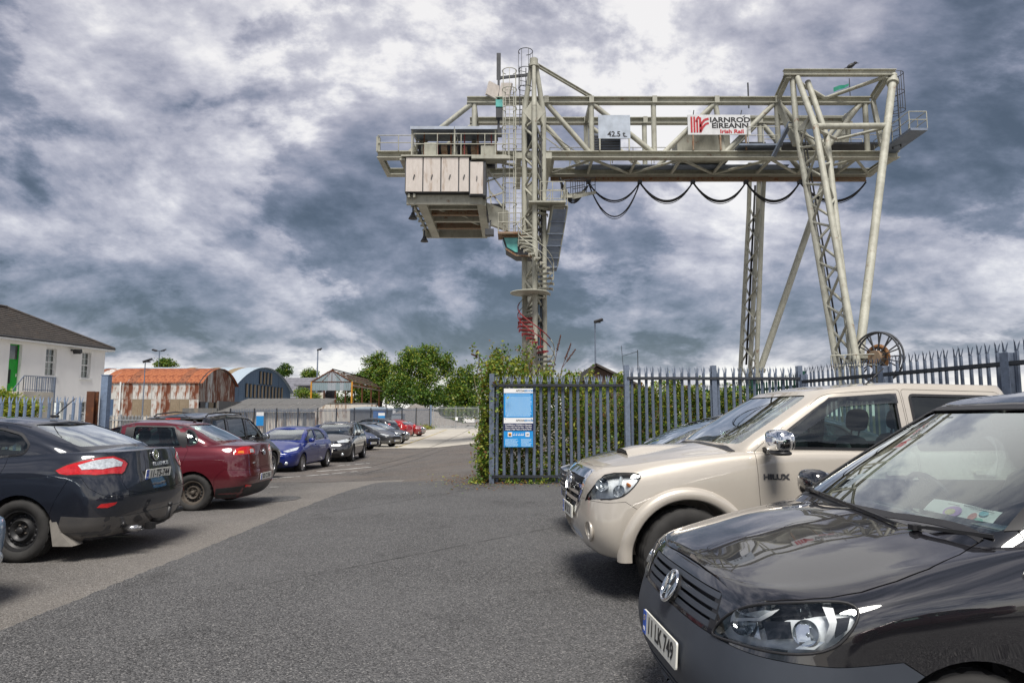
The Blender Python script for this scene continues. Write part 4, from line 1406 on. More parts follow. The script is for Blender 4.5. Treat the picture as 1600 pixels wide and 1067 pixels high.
# ---- caged ladder up the side of the tower
def ladder(name, p, z0, z1, w=.45, cage=None, yaw=0.0, mat='crane'):
    mb = MB()
    c_, s_ = math.cos(yaw), math.sin(yaw)
    def q(x, y, z): return V(p[0] + c_ * x - s_ * y, p[1] + s_ * x + c_ * y, z)
    for sx in (-w / 2, w / 2): mb.bar(q(sx, 0, z0), q(sx, 0, z1), .06)
    n = int((z1 - z0) / .3)
    for k in range(n): mb.tube(q(-w / 2, 0, z0 + .3 * k + .15), q(w / 2, 0, z0 + .3 * k + .15), .018, 5)
    l = cb(mb, name, M[mat])
    if cage:
        mb = MB()
        R_ = .42
        zz_ = max(z0 + cage, z0)
        hoops = []
        while zz_ <= z1 + .8:
            mb.path([q(R_ * math.sin(a), -R_ * .95 + R_ * -math.cos(a) * 1.0 + .0, zz_) for a in [-2.6 + 5.2 * i / 14 for i in range(15)]], .024, 5)
            zz_ += 1.15
        for a in (-2.0, -1.0, 0, 1.0, 2.0):
            mb.bar(q(R_ * math.sin(a), -R_ * .95 - R_ * math.cos(a), z0 + cage), q(R_ * math.sin(a), -R_ * .95 - R_ * math.cos(a), zz_ - 1.15), .03)
        cb(mb, 'ladder_cage', M[mat], l)
    return l
ladder('ladder', (-.15, 38.6, 0), 11.8, 20.8, .5, .6)
ladder('ladder', (.42, 38.9, 0), 11.9, 20.2, .45, None)
ladder('ladder', (.65, 38.9, 0), 18.5, 22.2, .4, 2.2, .4, 'crane_dark')
ladder('ladder', (22.75, 38.9, 0), 17.2, 21.4, .45, 2.4, 2.2, 'crane_dark')
mb = MB(); mb.box((-.15, 38.35, 11.75), (1.3, 1.4, .12)); cb(mb, 'ladder_platform', M['crane_rust'])
mb = MB(); railing(mb, [(-.78, 39.0, 11.8), (-.78, 37.7, 11.8), (.5, 37.7, 11.8)], 1.1, .6); cb(mb, 'railing', M['crane'])
# floodlight mast on the girder
mb = MB(); mb.bar((-.82, 40, ZT - 2.2), (-.82, 40, 23.5), .14); mb.bar((-.82, 40, 22), (-.82, 40, 23.7), .26, .1); cb(mb, 'lamp_mast', M['crane_dark'])
for k, (ox, yw) in enumerate(((-.38, .5), (.40, -.5))):
    mb = MB(); mb.box((-.80 + ox, 39.8, 21.2), (.75, .16, .9), Matrix.Rotation(yw, 3, 'Z') @ Matrix.Rotation(.25, 3, 'Y')); cb(mb, 'floodlight', M['crane_panel'])
mb = MB(); mb.box((-.78, 39.9, 20.35), (.42, .4, .45)); cb(mb, 'junction_box', M['cab_teal'])
mb = MB(); mb.box((-.78, 39.9, 19.75), (.4, .4, .6)); mb.box((-.74, 39.95, 18.6), (.25, .3, .5)); cb(mb, 'lamp_gear', M['crane_dark'])

# ---- trolley: machinery house, walkway, canopy and understructure
y0t, y1t = 37.5, 45.6
zh0, zh1 = 14.05, 16.1
xs_p = [-6.05, -5.05, -4.03, -3.02, -2.42]
for i in range(4):
    mb = MB(); mb.box(((xs_p[i] + xs_p[i + 1]) / 2, y0t, (zh0 + zh1) / 2), (xs_p[i + 1] - xs_p[i] - .07, .05, zh1 - zh0 - .06))
    p_ = cb(mb, 'house_panel', M['crane_panel'])
    mb = MB(); mb.bar(((xs_p[i] + xs_p[i + 1]) / 2 - .04, y0t - .05, zh0 + .75), ((xs_p[i] + xs_p[i + 1]) / 2 + .03, y0t - .05, zh0 + 1.0), .05); cb(mb, 'handle', M['crane_dark'], p_)
mb = MB(); mb.box((-2.0, y0t - .05, 14.86), (.72, .05, 1.86)); p_ = cb(mb, 'house_panel', M['crane_panel'])
mb = MB(); mb.bar((-2.0, y0t - .1, 14.7), (-1.98, y0t - .1, 14.95), .05); cb(mb, 'handle', M['crane_dark'], p_)
mb = MB()
mb.box((-4.2, y0t + 1.0, (zh0 + zh1) / 2), (3.75, 1.9, zh1 - zh0)); mb.box((-1.95, y0t + .9, 14.85), (.92, 1.85, 1.98))
cb(mb, 'house_body', M['crane_dark'])
mb = MB(); mb.box((-4.2, y0t + 4.1, 16.0), (4.4, 8.1, .1)); cb(mb, 'trolley_deck', M['crane'])
for (z, dzz) in ((13.72, .6),):
    mb = MB(); mb.box((-3.85, y0t + .5, 13.74), (4.35, .22, .55)); cb(mb, 'front_beam', M['crane'])
    mb = MB(); mb.box((-3.85, y1t - .3, 13.74), (4.35, .22, .55)); cb(mb, 'rear_beam', M['crane'])
    for x in (-5.15, -1.75):
        mb = MB(); mb.box((x, (y0t + y1t) / 2 + .1, 13.72), (.5, y1t - y0t - 1.1, .5)); cb(mb, 'side_beam', M['crane'])
    for k, y in enumerate((39.4, 40.6, 42.0, 43.6)):
        mb = MB(); mb.box((-3.45, y, 13.8), (3.0, .2 + .06 * k, .36)); cb(mb, 'inner_beam', M['crane_rust'] if k % 2 else M['crane'])
    for k, (x, y) in enumerate(((-4.3, 40), (-3.0, 41.2), (-2.4, 42.8))):
        mb = MB(); mb.bar((x - .4, y - .4, 13.9), (x + .3, y + .7, 13.9), .14, .2); cb(mb, 'stiffener', M['crane'])
mb = MB(); mb.box((-3.45, 41.6, 14.3), (3.3, 7.4, .06)); mb.box((-3.4, 41.6, 15.2), (3.2, 2.6, 1.7)); cb(mb, 'trolley_floor', M['crane_dark'])
for x in (-5.85, -5.55):
    mb = MB(); mb.bar((x, y0t + .1, 13.9), (x + .1, y1t - .4, 13.9), .12, .2); cb(mb, 'edge_beam', M['crane'])
mb = MB()
for k in range(7):
    mb = MB(); mb.bar((-6.0, 38.4 + k * 1.05, 13.85), (-5.2, 38.4 + k * 1.05, 13.85), .08, .14); cb(mb, 'gangboard', M['crane'])
for y in (39.3, 44.6):
    mb = MB(); mb.bar((-5.85, y, 13.8), (-5.85, y, 13.3), .08)
    mb.lathe([(0.0, .0), (.10, .0), (.12, -.1), (.27, -.38), (.22, -.38), (0, -.3)], 16, M=Matrix.Translation((-5.85, y, 13.4)))
    cb(mb, 'bell_lamp', M['crane_dark'])
# walkway in front with railing
mb = MB(); mb.box((-3.3, y0t + .5, 16.16), (6.0, 1.2, .08)); mb.bar((-2.3, y0t - .1, 16.05), (-.1, y0t - .1, 16.05), .1, .18); cb(mb, 'walkway', M['crane'])
mb = MB()
railing(mb, [(-5.6, y0t - .05, 16.2), (-.2, y0t - .05, 16.2)], 1.25, 1.35, .032)
railing(mb, [(-5.6, y0t - .05, 16.2), (-5.6, y0t + 1.2, 16.2)], 1.25, 1.2, .032)
cb(mb, 'railing', M['crane'])
mb = MB()
railing(mb, [(-8.1, YF - .3, ZB + .2), (-5.6, YF - .3, ZB + .2)], .95, 1.2, .028)
mb.bar((-8.1, YF - .1, ZB + .2), (-8.1, YF - .1, ZB + 1.1), .2, .3)
cb(mb, 'railing', M['crane'])
for x in (-5.75, -3.3, -.95):
    mb = MB(); mb.bar((x, y0t + .3, 16.2), (x, y0t + .3, 17.95), .09); mb.bar((x, y0t + 2.3, 16.2), (x, y0t + 2.3, 18.1), .09); cb(mb, 'canopy_post', M['crane'])
for xa, xb in ((-5.85, -3.32), (-3.28, -.85)):
    mb = MB(); mb.add([(xa, y0t + .1, 17.80), (xb, y0t + .1, 17.80), (xb, y0t + .2, 18.02), (xa, y0t + .2, 18.02), (xa, y0t + 2.6, 18.2), (xb, y0t + 2.6, 18.2), (xb, y0t + 2.6, 18.1), (xa, y0t + 2.6, 18.1), (xb, y0t + .2, 17.9), (xa, y0t + .2, 17.9)],
                      [(0, 1, 2, 3), (3, 2, 5, 4), (9, 7, 6, 8), (4, 5, 6, 7)])
    cb(mb, 'canopy', M['crane_blue'])
rr = random.Random(12)
for k in range(8):
    x = -5.3 + k * .58
    mb = MB(); mb.tube((x, 38.6, 17.0), (x + .35, 38.6, 17.0), rr.uniform(.16, .3), 12); mb.box((x + .2, 38.75, 16.6), (.34, .5, .6)); cb(mb, 'winch', M['crane_rust'] if k % 3 else M['crane'])
for k in range(6):
    x = -5.1 + k * .78
    mb = MB(); mb.bar((x, 38.2, 16.3), (x, 38.2, 17.85), .07); cb(mb, 'winch_frame', M['stair_red'] if k % 2 else M['rusty'])
for c_, s_ in (((-4.7, 38.1, 16.65), (.7, .5, .9)), ((-1.4, 38.3, 16.6), (.8, .5, .8))):
    mb = MB(); mb.box(c_, s_); cb(mb, 'control_cabinet', M['crane'])
mb = MB(); mb.box((-3.3, 39.6, 17.0), (4.6, .3, 1.5)); cb(mb, 'back_plate', M['crane_dark'])
# hoist frame between trolley and tower
mb = MB()
for (a, b) in (((-1.5, 38.2, 15.9), (-1.2, 38.2, 13.6)), ((-.5, 38.2, 16), (-.5, 38.2, 12)), ((-1.5, 38.2, 14.9), (-.4, 38.2, 15.3)), ((-1.5, 38.2, 13.9), (-.4, 38.2, 14.3)), ((-1.4, 38.2, 15.6), (-.5, 38.2, 14.4)), ((-1.3, 38.3, 14.4), (-.5, 38.3, 13.4))):
    mb.bar(a, b, .08)
cb(mb, 'hoist_frame', M['crane'])
mb = MB(); mb.box((-.95, 39.8, 13.5), (1.1, 1.6, .7)); mb.box((-1.3, 38.6, 12.0), (.5, .5, .35)); mb.bar((-1.3, 38.6, 12.1), (-1.2, 39.2, 13.4), .08); cb(mb, 'hoist_gear', M['crane_dark'])
mb = MB(); mb.prism([(-1.5, 13.9), (-.2, 13.4), (-.2, 12.2), (-1.3, 12.6)], 38.9, 39.3, 'Y'); cb(mb, 'hoist_bracket', M['crane'])
# driver's cab
mb = MB()
mb.prism([(-.55, 11.62), (1.2, 11.62), (1.2, 10.55), (.25, 10.58), (-.35, 10.95)], 38.1, 39.7, 'Y')
cabo = cb(mb, 'driver_cab', M['crane_dark'])
mb = MB(); mb.prism([(-.45, 11.55), (.32, 11.55), (.32, 10.72), (.2, 10.72), (-.27, 11.0)], 38.04, 38.09, 'Y'); cb(mb, 'cab_window', M['cab_teal'], cabo)
mb = MB(); mb.add([(-.565, 38.15, 11.58), (-.565, 39.65, 11.58), (-.365, 39.65, 10.98), (-.365, 38.15, 10.98)], [(0, 1, 2, 3)]); cb(mb, 'cab_window', M['cab_teal'], cabo)
for (a, b) in (((-.57, 11.62), (1.2, 11.62)), ((-.37, 10.92), (.25, 10.53)), ((.25, 10.53), (1.2, 10.5))):
    mb = MB(); mb.bar((a[0], 38.06, a[1]), (b[0], 38.06, b[1]), .09); cb(mb, 'cab_frame', M['crane_rust'], cabo)

# ---- right-hand portal: outriggers, A-frame legs and brace tubes
XA, XB = 16.25, 22.1
YN, YR = 38.3, 44.6
ZF = 21.55
for y in (YN, YR):
    mb = MB(); mb.ibeam((XA - .25, y, ZF), (XB + .5, y, ZF), .3, .36, .04); cb(mb, 'portal_beam', M['crane'])
    yy = YF if y == YN else YB
    for x in (XA, XB):
        mb = MB(); mb.ibeam((x, y, ZF - .15), (x, yy + (.15 if y == YN else -.15), ZT + .1), .28, .4, .04); cb(mb, 'outrigger', M['crane'])
        mb = MB(); mb.bar((x, yy, ZT), (x + (.5 if x == XA else -.3), yy - (1.2 if y == YN else -1.2), ZB + .2), .22, .34); cb(mb, 'portal_strut', M['crane'])
        mb = MB(); mb.tube((x, y, ZF - .2), ((XA + XB) / 2, yy, ZT + .15), .12, 8); cb(mb, 'portal_brace', M['crane'])
# platform level inside the portal
mb = MB(); mb.bar((XA, YN + .3, ZB + 1.3), (XB, YN + .3, ZB + 1.3), .14, .18); mb.bar((XA, YN + .2, ZB + 1.1), (XB - .2, YN + .2, ZB + 1.1), .08); cb(mb, 'portal_rail', M['crane'])
mb = MB(); mb.box(((XA + XB) / 2 + .3, 41.5, ZB + 1.0), (6.6, 2.0, .12)); cb(mb, 'portal_deck', M['crane_dark'])
mb = MB(); railing(mb, [(14.2, YN + 1.2, ZB + .5), (XA - .2, YN + 1.2, ZB + .5)], 1.1, .9); railing(mb, [(XA, 42.4, ZB + 1.05), (XB + .5, 42.4, ZB + 1.05)], 1.0, 1.1); railing(mb, [(XB - 2, 40.6, ZB + 1.05), (XB + .5, 40.6, ZB + 1.05)], 1.0, .8); cb(mb, 'railing', M['crane'])
mb = MB(); mb.box((14.9, 39.8, ZB + .45), (2.6, .9, .12)); mb.bar((15.7, 39.6, ZB - .2), (16.4, 38.6, ZB + 1.5), .3, .1); cb(mb, 'side_walkway', M['crane_blue'])
mb = MB()
wa, wb = V(22.75, 40.6, 17.35), V(22.9, 36.9, 17.5)
mb.bar(wa, wb, 1.0, .14); cb(mb, 'end_walkway', M['crane_blue'])
mb = MB(); railing(mb, [wb + V(-.5, 1.8, .05), wb + V(-.5, 0.05, .05), wb + V(.5, 0.05, .05), wb + V(.5, 1.8, .05)], 1.0, .9); railing(mb, [wa + V(-.4, 0, 0), wa + V(-.4, -1.6, 0)], 1.0, .8); cb(mb, 'railing', M['crane'])
# lattice leg, near and far
def lattice(A, B, Cc, n, rt=.165, rl=.07):
    """A, B, Cc: lists of points down three tubes"""
    for T in (A, B, Cc):
        mb = MB()
        for i in range(len(T) - 1): mb.tube(T[i], T[i + 1], rt, 12)
        cb(mb, 'leg_tube', M['crane'])
    def along(T, f):
        L = [(T[i + 1] - T[i]).length for i in range(len(T) - 1)]
        s = f * sum(L)
        for i, l in enumerate(L):
            if s <= l or i == len(L) - 1: return T[i].lerp(T[i + 1], min(1, s / l))
            s -= l
    for k in range(n):
        f0, f1 = .16 + .80 * k / n, .16 + .80 * (k + 1) / n
        for (P, Q) in ((A, B), (B, Cc), (Cc, A)):
            p, q = (P, Q) if k % 2 else (Q, P)
            mb = MB(); mb.tube(along(p, f0), along(q, f1), rl, 7, caps=False); cb(mb, 'leg_brace', M['crane'])
nA = [at(1238, 122, 38.5), at(1245, 205, 37.9), at(1309, 578, 33.2)]
nB = [at(1246, 122, 38.3), at(1274, 198, 35.6), at(1341, 578, 31.1)]
nC = [at(1262, 128, 38.6), at(1292, 215, 37.2), at(1333, 578, 32.4)]
for T in (nA, nB, nC):
    d = (T[2] - T[1]).normalized(); T.append(T[2] + d * (T[2].z / -d.z * .95))
lattice(nA, nB, nC, 14)
mb = MB(); mb.add([at(1243, 205, 37.95), at(1275, 200, 35.6), at(1262, 183, 36.8), at(1243, 205, 37.95) + V(.1, 0, 0), at(1275, 200, 35.6) + V(.1, 0, 0), at(1262, 183, 36.8) + V(.1, 0, 0)], [(0, 1, 2), (5, 4, 3), (0, 3, 4, 1), (1, 4, 5, 2), (2, 5, 3, 0)])
cb(mb, 'knee_plate', M['crane'])
mb = MB()
for k in range(2):
    mb.path([at(1251 + k * 5, 205, 38.2), at(1272 + k * 5, 330, 37.0), at(1292 + k * 5, 450, 35.6), at(1311 + k * 5, 575, 34.2)], .05, 6)
cb(mb, 'leg_cable', M['cable'])['kind'] = 'stuff'
fA = [at(1172, 255, 45.3), at(1170, 330, 45.5), at(1157, 577, 47.0)]
fB = [at(1195, 255, 43.2), at(1191, 330, 43.2), at(1182, 577, 44.0)]
fC = [at(1187, 255, 44.4), at(1184, 330, 44.5), at(1172, 577, 45.6)]
for T in (fA, fB, fC):
    d = (T[2] - T[1]).normalized(); T.append(T[2] + d * (T[2].z / -d.z * .95))
lattice(fA, fB, fC, 11, .15, .06)
mb = MB(); mb.path([at(1180, 290, 44.4), at(1166, 570, 46)], .07, 6); cb(mb, 'leg_cable', M['cable'])
for (a, b) in ((at(1396, 118, 38.4), at(1342, 560, 31.9)), (at(1324, 180, 44.6), at(1188, 577, 44.9))):
    d = (b - a).normalized(); e = b + d * (b.z / -d.z * .9)
    mb = MB(); mb.tube(a, e, .21, 14); cb(mb, 'brace_tube', M['crane'])
    mb = MB(); mb.tube(b - d * .1 , b + d * .12, .34, 14); mb.tube(a + d * .5, a + d * .72, .32, 14); cb(mb, 'flange', M['crane'])
mb = MB(); mb.tube(at(1276, 198, 35.7), at(1390, 197, 37.1), .17, 12); cb(mb, 'tie_tube', M['crane'])
mb = MB(); mb.tube(at(1276, 203, 35.8), at(1307, 218, 38.5), .09, 8); mb.tube(at(1307, 218, 38.5), at(1388, 199, 37.2), .09, 8); cb(mb, 'tie_brace', M['crane'])
# bogies on the ground under both ends
for (x, y0_, y1_) in ((16.0, 28.5, 34.8), (16.0, 42.6, 49.0), (1.3, 37.2, 45.6)):
    mb = MB(); mb.box((x, (y0_ + y1_) / 2, 1.0), (.8, y1_ - y0_, .9))
    for k in range(6):
        yy = y0_ + .5 + (y1_ - y0_ - 1) * k / 5
        mb.tube((x - .15, yy, .35), (x + .15, yy, .35), .35, 16)
    cb(mb, 'bogie', M['crane'])
# cable reel
RC = at(1372, 558, 30.8)
q_ = Matrix.Rotation(R(-62), 3, 'Z')
def rl(a, r, o=0): return RC + q_ @ V(r * math.cos(a), o, r * math.sin(a))
mb = MB()
for o_ in (-.12, .12): mb.path([rl(2 * PI * k / 40, 1.12, o_) for k in range(40)], .05, 6, True)
mb.path([rl(2 * PI * k / 24, .42, 0) for k in range(24)], .05, 6, True)
reel = cb(mb, 'cable_reel', M['crane_dark'])
for k in range(24):
    a = 2 * PI * k / 24
    mb = MB(); mb.bar(rl(a, .15, -.12 if k % 2 else .12), rl(a, 1.12, -.12 if k % 2 else .12), .05); cb(mb, 'spoke', M['crane_dark'], reel)
mb = MB(); mb.tube(RC + q_ @ V(0, -.3, 0), RC + q_ @ V(0, .3, 0), .3, 16); cb(mb, 'hub', M['crane_rust'], reel)
mb = MB(); mb.path([rl(2 * PI * k / 24, .5, 0) for k in range(24)], .09, 6, True); cb(mb, 'wound_cable', plain('ochre_cable', (0.30, 0.14, 0.05), .6), reel)
mb = MB(); railing(mb, [at(1300, 590, 31), at(1340, 588, 31), at(1372, 588, 30.6)], 1.0, .6); mb.bar(RC, RC - V(0, 0, 4.0), .2); mb.bar(RC, V(16, 31.5, 4.2), .14); cb(mb, 'reel_stand', M['crane'])

# ---- boards on the girder
def lettering(s, size, mat, parent, loc, bold=0.0, sx=1.0, name='lettering', ext=.004, rz=0.0, align='CENTER'):
    me = text_mesh(s, size, ext, align, bold, sx=sx)
    o = obj(name, me, mat, parent)
    o.rotation_euler = (PI / 2, 0, rz)
    o.location = loc
    return o
yb = 39.62
b1a, b1b = at(934.5, 180.5, yb), at(985, 217, yb)
mb = MB(); mb.box(((b1a.x + b1b.x) / 2, yb, (b1a.z + b1b.z) / 2), (b1b.x - b1a.x, .06, b1a.z - b1b.z)); bd = cb(mb, 'load_board', M['sign_blue_grey'])
for x in (b1a.x + .08, b1b.x - .08):
    mb = MB(); mb.bar((x, yb, b1b.z), (x, yb, ZB + .2), .08); cb(mb, 'board_post', M['crane'], bd)
lettering('42.5 t', .46, M['ink'], bd, V((b1a.x + b1b.x) / 2 + .12, yb - .036, b1b.z + .26) - CR, .012)
mb = MB(); mb.box((b1b.x - .3, yb - .034, b1b.z + .12), (.2, .006, .05)); cb(mb, 'small_print', M['ink'], bd)
mb = MB(); mb.box((5.8, 40.9, 18.15), (1.75, 1.0, 1.15)); gbx = cb(mb, 'gear_box', M['crane_blue'])
mb = MB()
for k in range(6): mb.box((5.8, 40.385, 17.7 + k * .17), (1.6, .03, .09))
cb(mb, 'louvre', M['crane_dark'], gbx)
b2a, b2b = at(1074, 180, yb), at(1173, 211, yb)
w2, h2 = b2b.x - b2a.x, b2a.z - b2b.z
cx2, cz2 = (b2a.x + b2b.x) / 2, (b2a.z + b2b.z) / 2
mb = MB(); mb.box((cx2, yb, cz2), (w2, .06, h2)); bd2 = cb(mb, 'name_board', M['sign_white'])
for x in (b2a.x + .3, cx2 + .05, b2b.x - .3):
    mb = MB(); mb.bar((x, yb, b2b.z), (x, yb, ZB + .2), .09); cb(mb, 'board_post', M['crane_rust'], bd2)
def q2(u, v): return V(b2a.x + u * w2, yb - .036, b2a.z - v * h2) - CR
lettering('IARNROD', .43, M['ink'], bd2, q2(.675, .27), .014, 1.28)
lettering('EIREANN', .43, M['ink'], bd2, q2(.675, .56), .014, 1.28)
for u_, v_ in ((.895, .085), (.435, .405)):
    mb = MB(); a = q2(u_, v_); mb.bar(a + V(-.06, 0, -.035), a + V(.07, 0, .045), .012, .05); obj('accent', mb.mesh(), M['ink'], bd2)
lettering('Irish Rail', .33, M['sign_red'], bd2, q2(.70, .85), .012, 1.25)
# emblem: three upright bars and two branching strokes
mb = MB()
for u0, u1, v0, v1 in ((.045, .075, .10, .90), (.09, .12, .10, .90), (.135, .165, .30, .90), (.18, .215, .14, .90)):
    a, b = q2(u0, v0), q2(u1, v1)
    mb.box(((a.x + b.x) / 2, a.y, (a.z + b.z) / 2), (b.x - a.x, .012, a.z - b.z))
def stroke(pts, w):
    for i in range(len(pts) - 1):
        a, b = q2(*pts[i]), q2(*pts[i + 1])
        mb.bar(a, b, .012 + .004 * (i % 2), w)
stroke([(.135, .36), (.155, .18), (.185, .10)], .13)
stroke([(.20, .62), (.23, .40), (.27, .26), (.335, .20)], .14)
stroke([(.20, .86), (.235, .64), (.28, .48), (.335, .42)], .13)
obj('emblem', mb.mesh(), M['sign_red'], bd2)
# machinery cabin behind the name board
mb = MB(); mb.prism([(10.3, 17.4), (13.6, 17.4), (13.6, 19.4), (11.1, 19.4), (10.3, 18.6)], 41.0, 42.4, 'Y'); cb(mb, 'girder_cabin', M['crane'])
mb = MB(); mb.box((14.9, 41.0, 17.9), (1.5, .9, .7)); cb(mb, 'girder_gear', M['crane_dark'])
# walkway rails along the girder
mb = MB(); mb.box((10.8, 42.2, ZB + .1), (13.5, .8, .06)); cb(mb, 'girder_walkway', M['crane_blue'])
mb = MB(); railing(mb, [(2.4, 42.5, ZB + .15), (10.3, 42.5, ZB + .15)], 1.05, 1.3, .024); railing(mb, [(2.4, 41.7, ZB + .15), (10.3, 41.7, ZB + .15)], 1.05, 1.3, .024); cb(mb, 'girder_railing', M['crane'])
mb = MB(); mb.bar((2.0, 40.4, 19.0), (4.4, 40.8, 17.4), .05); mb.bar((2.0, 40.4, 18.5), (4.4, 40.8, 16.9), .05); cb(mb, 'access_rail', M['crane'])
mb = MB(); mb.box((.95, 39.3, 18.6), (.5, .5, 2.4)); cb(mb, 'cable_duct', M['crane_dark'])
mb = MB(); mb.tube((14.85, 41, ZT), (14.85, 41, 22.3), .05, 6); mb.tube((11.2, 41, 19.3), (11.4, 41, 20.5), .03, 6); mb.tube((14.1, 41, 19.3), (14.4, 41, 20.5), .03, 6); cb(mb, 'aerial', M['crane_dark'])

# things up on the crane
fl = thing('flag', 'small green wind flag on a thin pole atop the crane', 'flag', (21.25, 41, ZT + .2))
mb = MB(); mb.tube((0, 0, 0), (0, 0, 1.75), .03, 6); mb.build('pole', M['crane_dark'], fl)
mb = MB()
n_ = 8
vs = []
for k in range(n_ + 1):
    x = -.05 - .95 * k / n_
    vs += [(x, .08 * math.sin(k * .9), 1.42 - .25 * (k / n_)), (x, .08 * math.sin(k * .9), 1.40 - .32 * (k / n_) - .12 - .08 * min(1, k / 4))]
mb.add(vs, [(2 * k, 2 * k + 2, 2 * k + 3, 2 * k + 1) for k in range(n_)], True)
mb.build('cloth', plain('flag_green', (0.01, 0.22, 0.14), .7, var=.15), fl)

def crow():
    bm = bmesh.new()
    def blob(c, s, rot=0.0):
        r = bmesh.ops.create_uvsphere(bm, u_segments=12, v_segments=8, radius=1)
        Mx = Matrix.Translation(c) @ Matrix.Rotation(rot, 4, 'Y') @ Matrix.Diagonal((*s, 1))
        bmesh.ops.transform(bm, matrix=Mx, verts=r['verts'])
    blob((0, 0, .17), (.19, .085, .085), R(-28))
    blob((.17, 0, .28), (.065, .055, .06))
    r = bmesh.ops.create_cone(bm, segments=6, radius1=.028, radius2=.003, depth=.12, cap_ends=True)
    bmesh.ops.transform(bm, matrix=Matrix.Translation((.265, 0, .275)) @ Matrix.Rotation(R(95), 4, 'Y'), verts=r['verts'])
    r = bmesh.ops.create_cube(bm, size=1)
    bmesh.ops.transform(bm, matrix=Matrix.Translation((-.24, 0, .06)) @ Matrix.Rotation(R(-25), 4, 'Y') @ Matrix.Diagonal((.24, .07, .02, 1)), verts=r['verts'])
    for sy in (-.035, .035):
        r = bmesh.ops.create_cone(bm, segments=5, radius1=.01, radius2=.01, depth=.12, cap_ends=True)
        bmesh.ops.transform(bm, matrix=Matrix.Translation((.02, sy, .05)), verts=r['verts'])
    me = bpy.data.meshes.new('crow'); bm.to_mesh(me); bm.free()
    return me
cw = obj('crow', crow(), plain('crow_black', (.01, .01, .012), .5, var=0), loc=(20.0, YN, ZF + .19), rot=(0, 0, 0))
cw.scale = (1.5, 1.5, 1.5)
tag(cw, 'black crow perched on the highest beam of the crane', 'bird')
# ================================================================== FENCES
def pale_mesh(H, w=.068, prongs=True):
    """steel palisade pale, W section, three splayed points"""
    mb = MB()
    sec = [(-w / 2, .012), (-w * .27, -.010), (0, .006), (w * .27, -.010), (w / 2, .012)]
    hb = H - .17
    n = len(sec)
    vs = [(x, y, 0) for x, y in sec] + [(x, y, hb) for x, y in sec]
    vs += [(x, y + .004, 0) for x, y in sec] + [(x, y + .004, hb) for x, y in sec]
    f = []
    for k in range(n - 1):
        f += [(k, k + 1, n + k + 1, n + k), (2 * n + k + 1, 2 * n + k, 3 * n + k, 3 * n + k + 1)]
    mb.add(vs, f)
    for (xa, xb, tip, ty) in ((-w / 2, -w * .16, -w * .62, .03), (-w * .16, w * .16, 0, -.03), (w * .16, w / 2, w * .62, .03)):
        xm = (xa + xb) / 2
        wd = w * .30
        zt_ = H if tip == 0 else H - .03
        pts = [(xa, 0, hb), (xb, 0, hb), (tip * .8 + xm * .2 + wd / 2, ty * .6, hb + .10), (tip, ty, zt_), (tip * .8 + xm * .2 - wd / 2, ty * .6, hb + .10)]
        mb.add(pts + [(p[0], p[1] + .004, p[2]) for p in pts], [(0, 1, 2, 3, 4), (9, 8, 7, 6, 5)])
    return mb.mesh(False)

def palisade(name, label, A, B, z0, ztop, mat, mat_rail, rails, post_sp=2.75, sp=.166, post_top=None, post_w=.11, first_post=True, last_post=True, group=None, flip=1, base_drop=True):
    A, B = Vector((*A, 0)), Vector((*B, 0))
    L = (B - A).length
    u = (B - A) / L
    yaw = math.atan2(u.y, u.x)
    zb = gz(A.x, A.y) if base_drop else 0
    t = thing(name, label, 'fence', (A.x, A.y, z0 + zb), yaw, group)
    H = ztop - z0
    me = pale_mesh(H - .05)
    rnd = random.Random(len(name) + int(L * 10))
    np_ = max(1, round(L / post_sp))
    for k in range(np_ + 1):
        if (k == 0 and not first_post) or (k == np_ and not last_post): continue
        x = L * k / np_
        mb = MB()
        mb.box((x, .0 * flip, (post_top or H) / 2), (post_w * .12, post_w, post_top or H)); mb.box((x, -post_w / 2, (post_top or H) / 2), (post_w, .012, post_top or H)); mb.box((x, post_w / 2, (post_top or H) / 2), (post_w, .012, post_top or H))
        mb.build('post', mat, t)
    for rz_ in rails:
        mb = MB(); mb.box((L / 2, -.055 * flip, rz_ - z0), (L, .05, .055)); mb.box((L / 2, -.03 * flip, rz_ - z0 - .03), (L, .006, .02)); mb.build('rail', mat_rail, t)
    k = 0
    x = .11
    while x < L - .05:
        if min(abs(x - L * j / np_) for j in range(np_ + 1)) > .045:
            o = obj('pale', me, mat, t, loc=(x, .0, .04), rot=(rnd.uniform(-.006, .006), rnd.uniform(-.008, .008), rnd.uniform(-.05, .05) + (PI if flip < 0 else 0)))
        x += sp
    return t

f1 = palisade('palisade_fence', 'grey palisade fence panel in front of the bramble bush, carrying the blue notice', (-.45, 15.3), (2.50, 15.3), 0, 2.43, M['galv'], M['galv_dark'], (.17, 2.17), 3.0, last_post=False)
f2 = palisade('palisade_fence', 'taller grey palisade fence panels behind the beige pickup', (2.56, 15.28), (6.52, 15.5), 0, 2.62, M['galv'], M['galv_dark'], (.25, 2.33), 2.0, first_post=True)
f3 = palisade('palisade_fence', 'grey palisade fence running forward to the right edge past the crane leg', (6.58, 15.45), (8.05, 4.6), 0, 2.62, M['galv'], M['galv_dark'], (.25, 2.26), 2.75, post_w=.15, post_top=2.42, flip=1)
f4 = palisade('palisade_fence', 'dark green palisade fence standing behind the bramble bush', (5.6, 36.0), (6.9, 16.2), 0, 2.55, M['green_steel'], M['green_steel'], (.3, 2.2), 2.75)
f5 = palisade('palisade_fence', 'blue grey palisade fence at far left below the white house', (-16.0, 14.6), (-9.25, 15.0), -.05, 2.02, M['blue_steel'], M['galv_dark'], (.3, 1.22), 2.75, last_post=False)
f6 = palisade('palisade_fence', 'low pale palisade fence in front of the rusty barn', (-27.0, 42.0), (-18.6, 43.5), 0, 1.98, M['galv_light'], M['galv_light'], (.3, 1.62), 2.75, sp=.2)
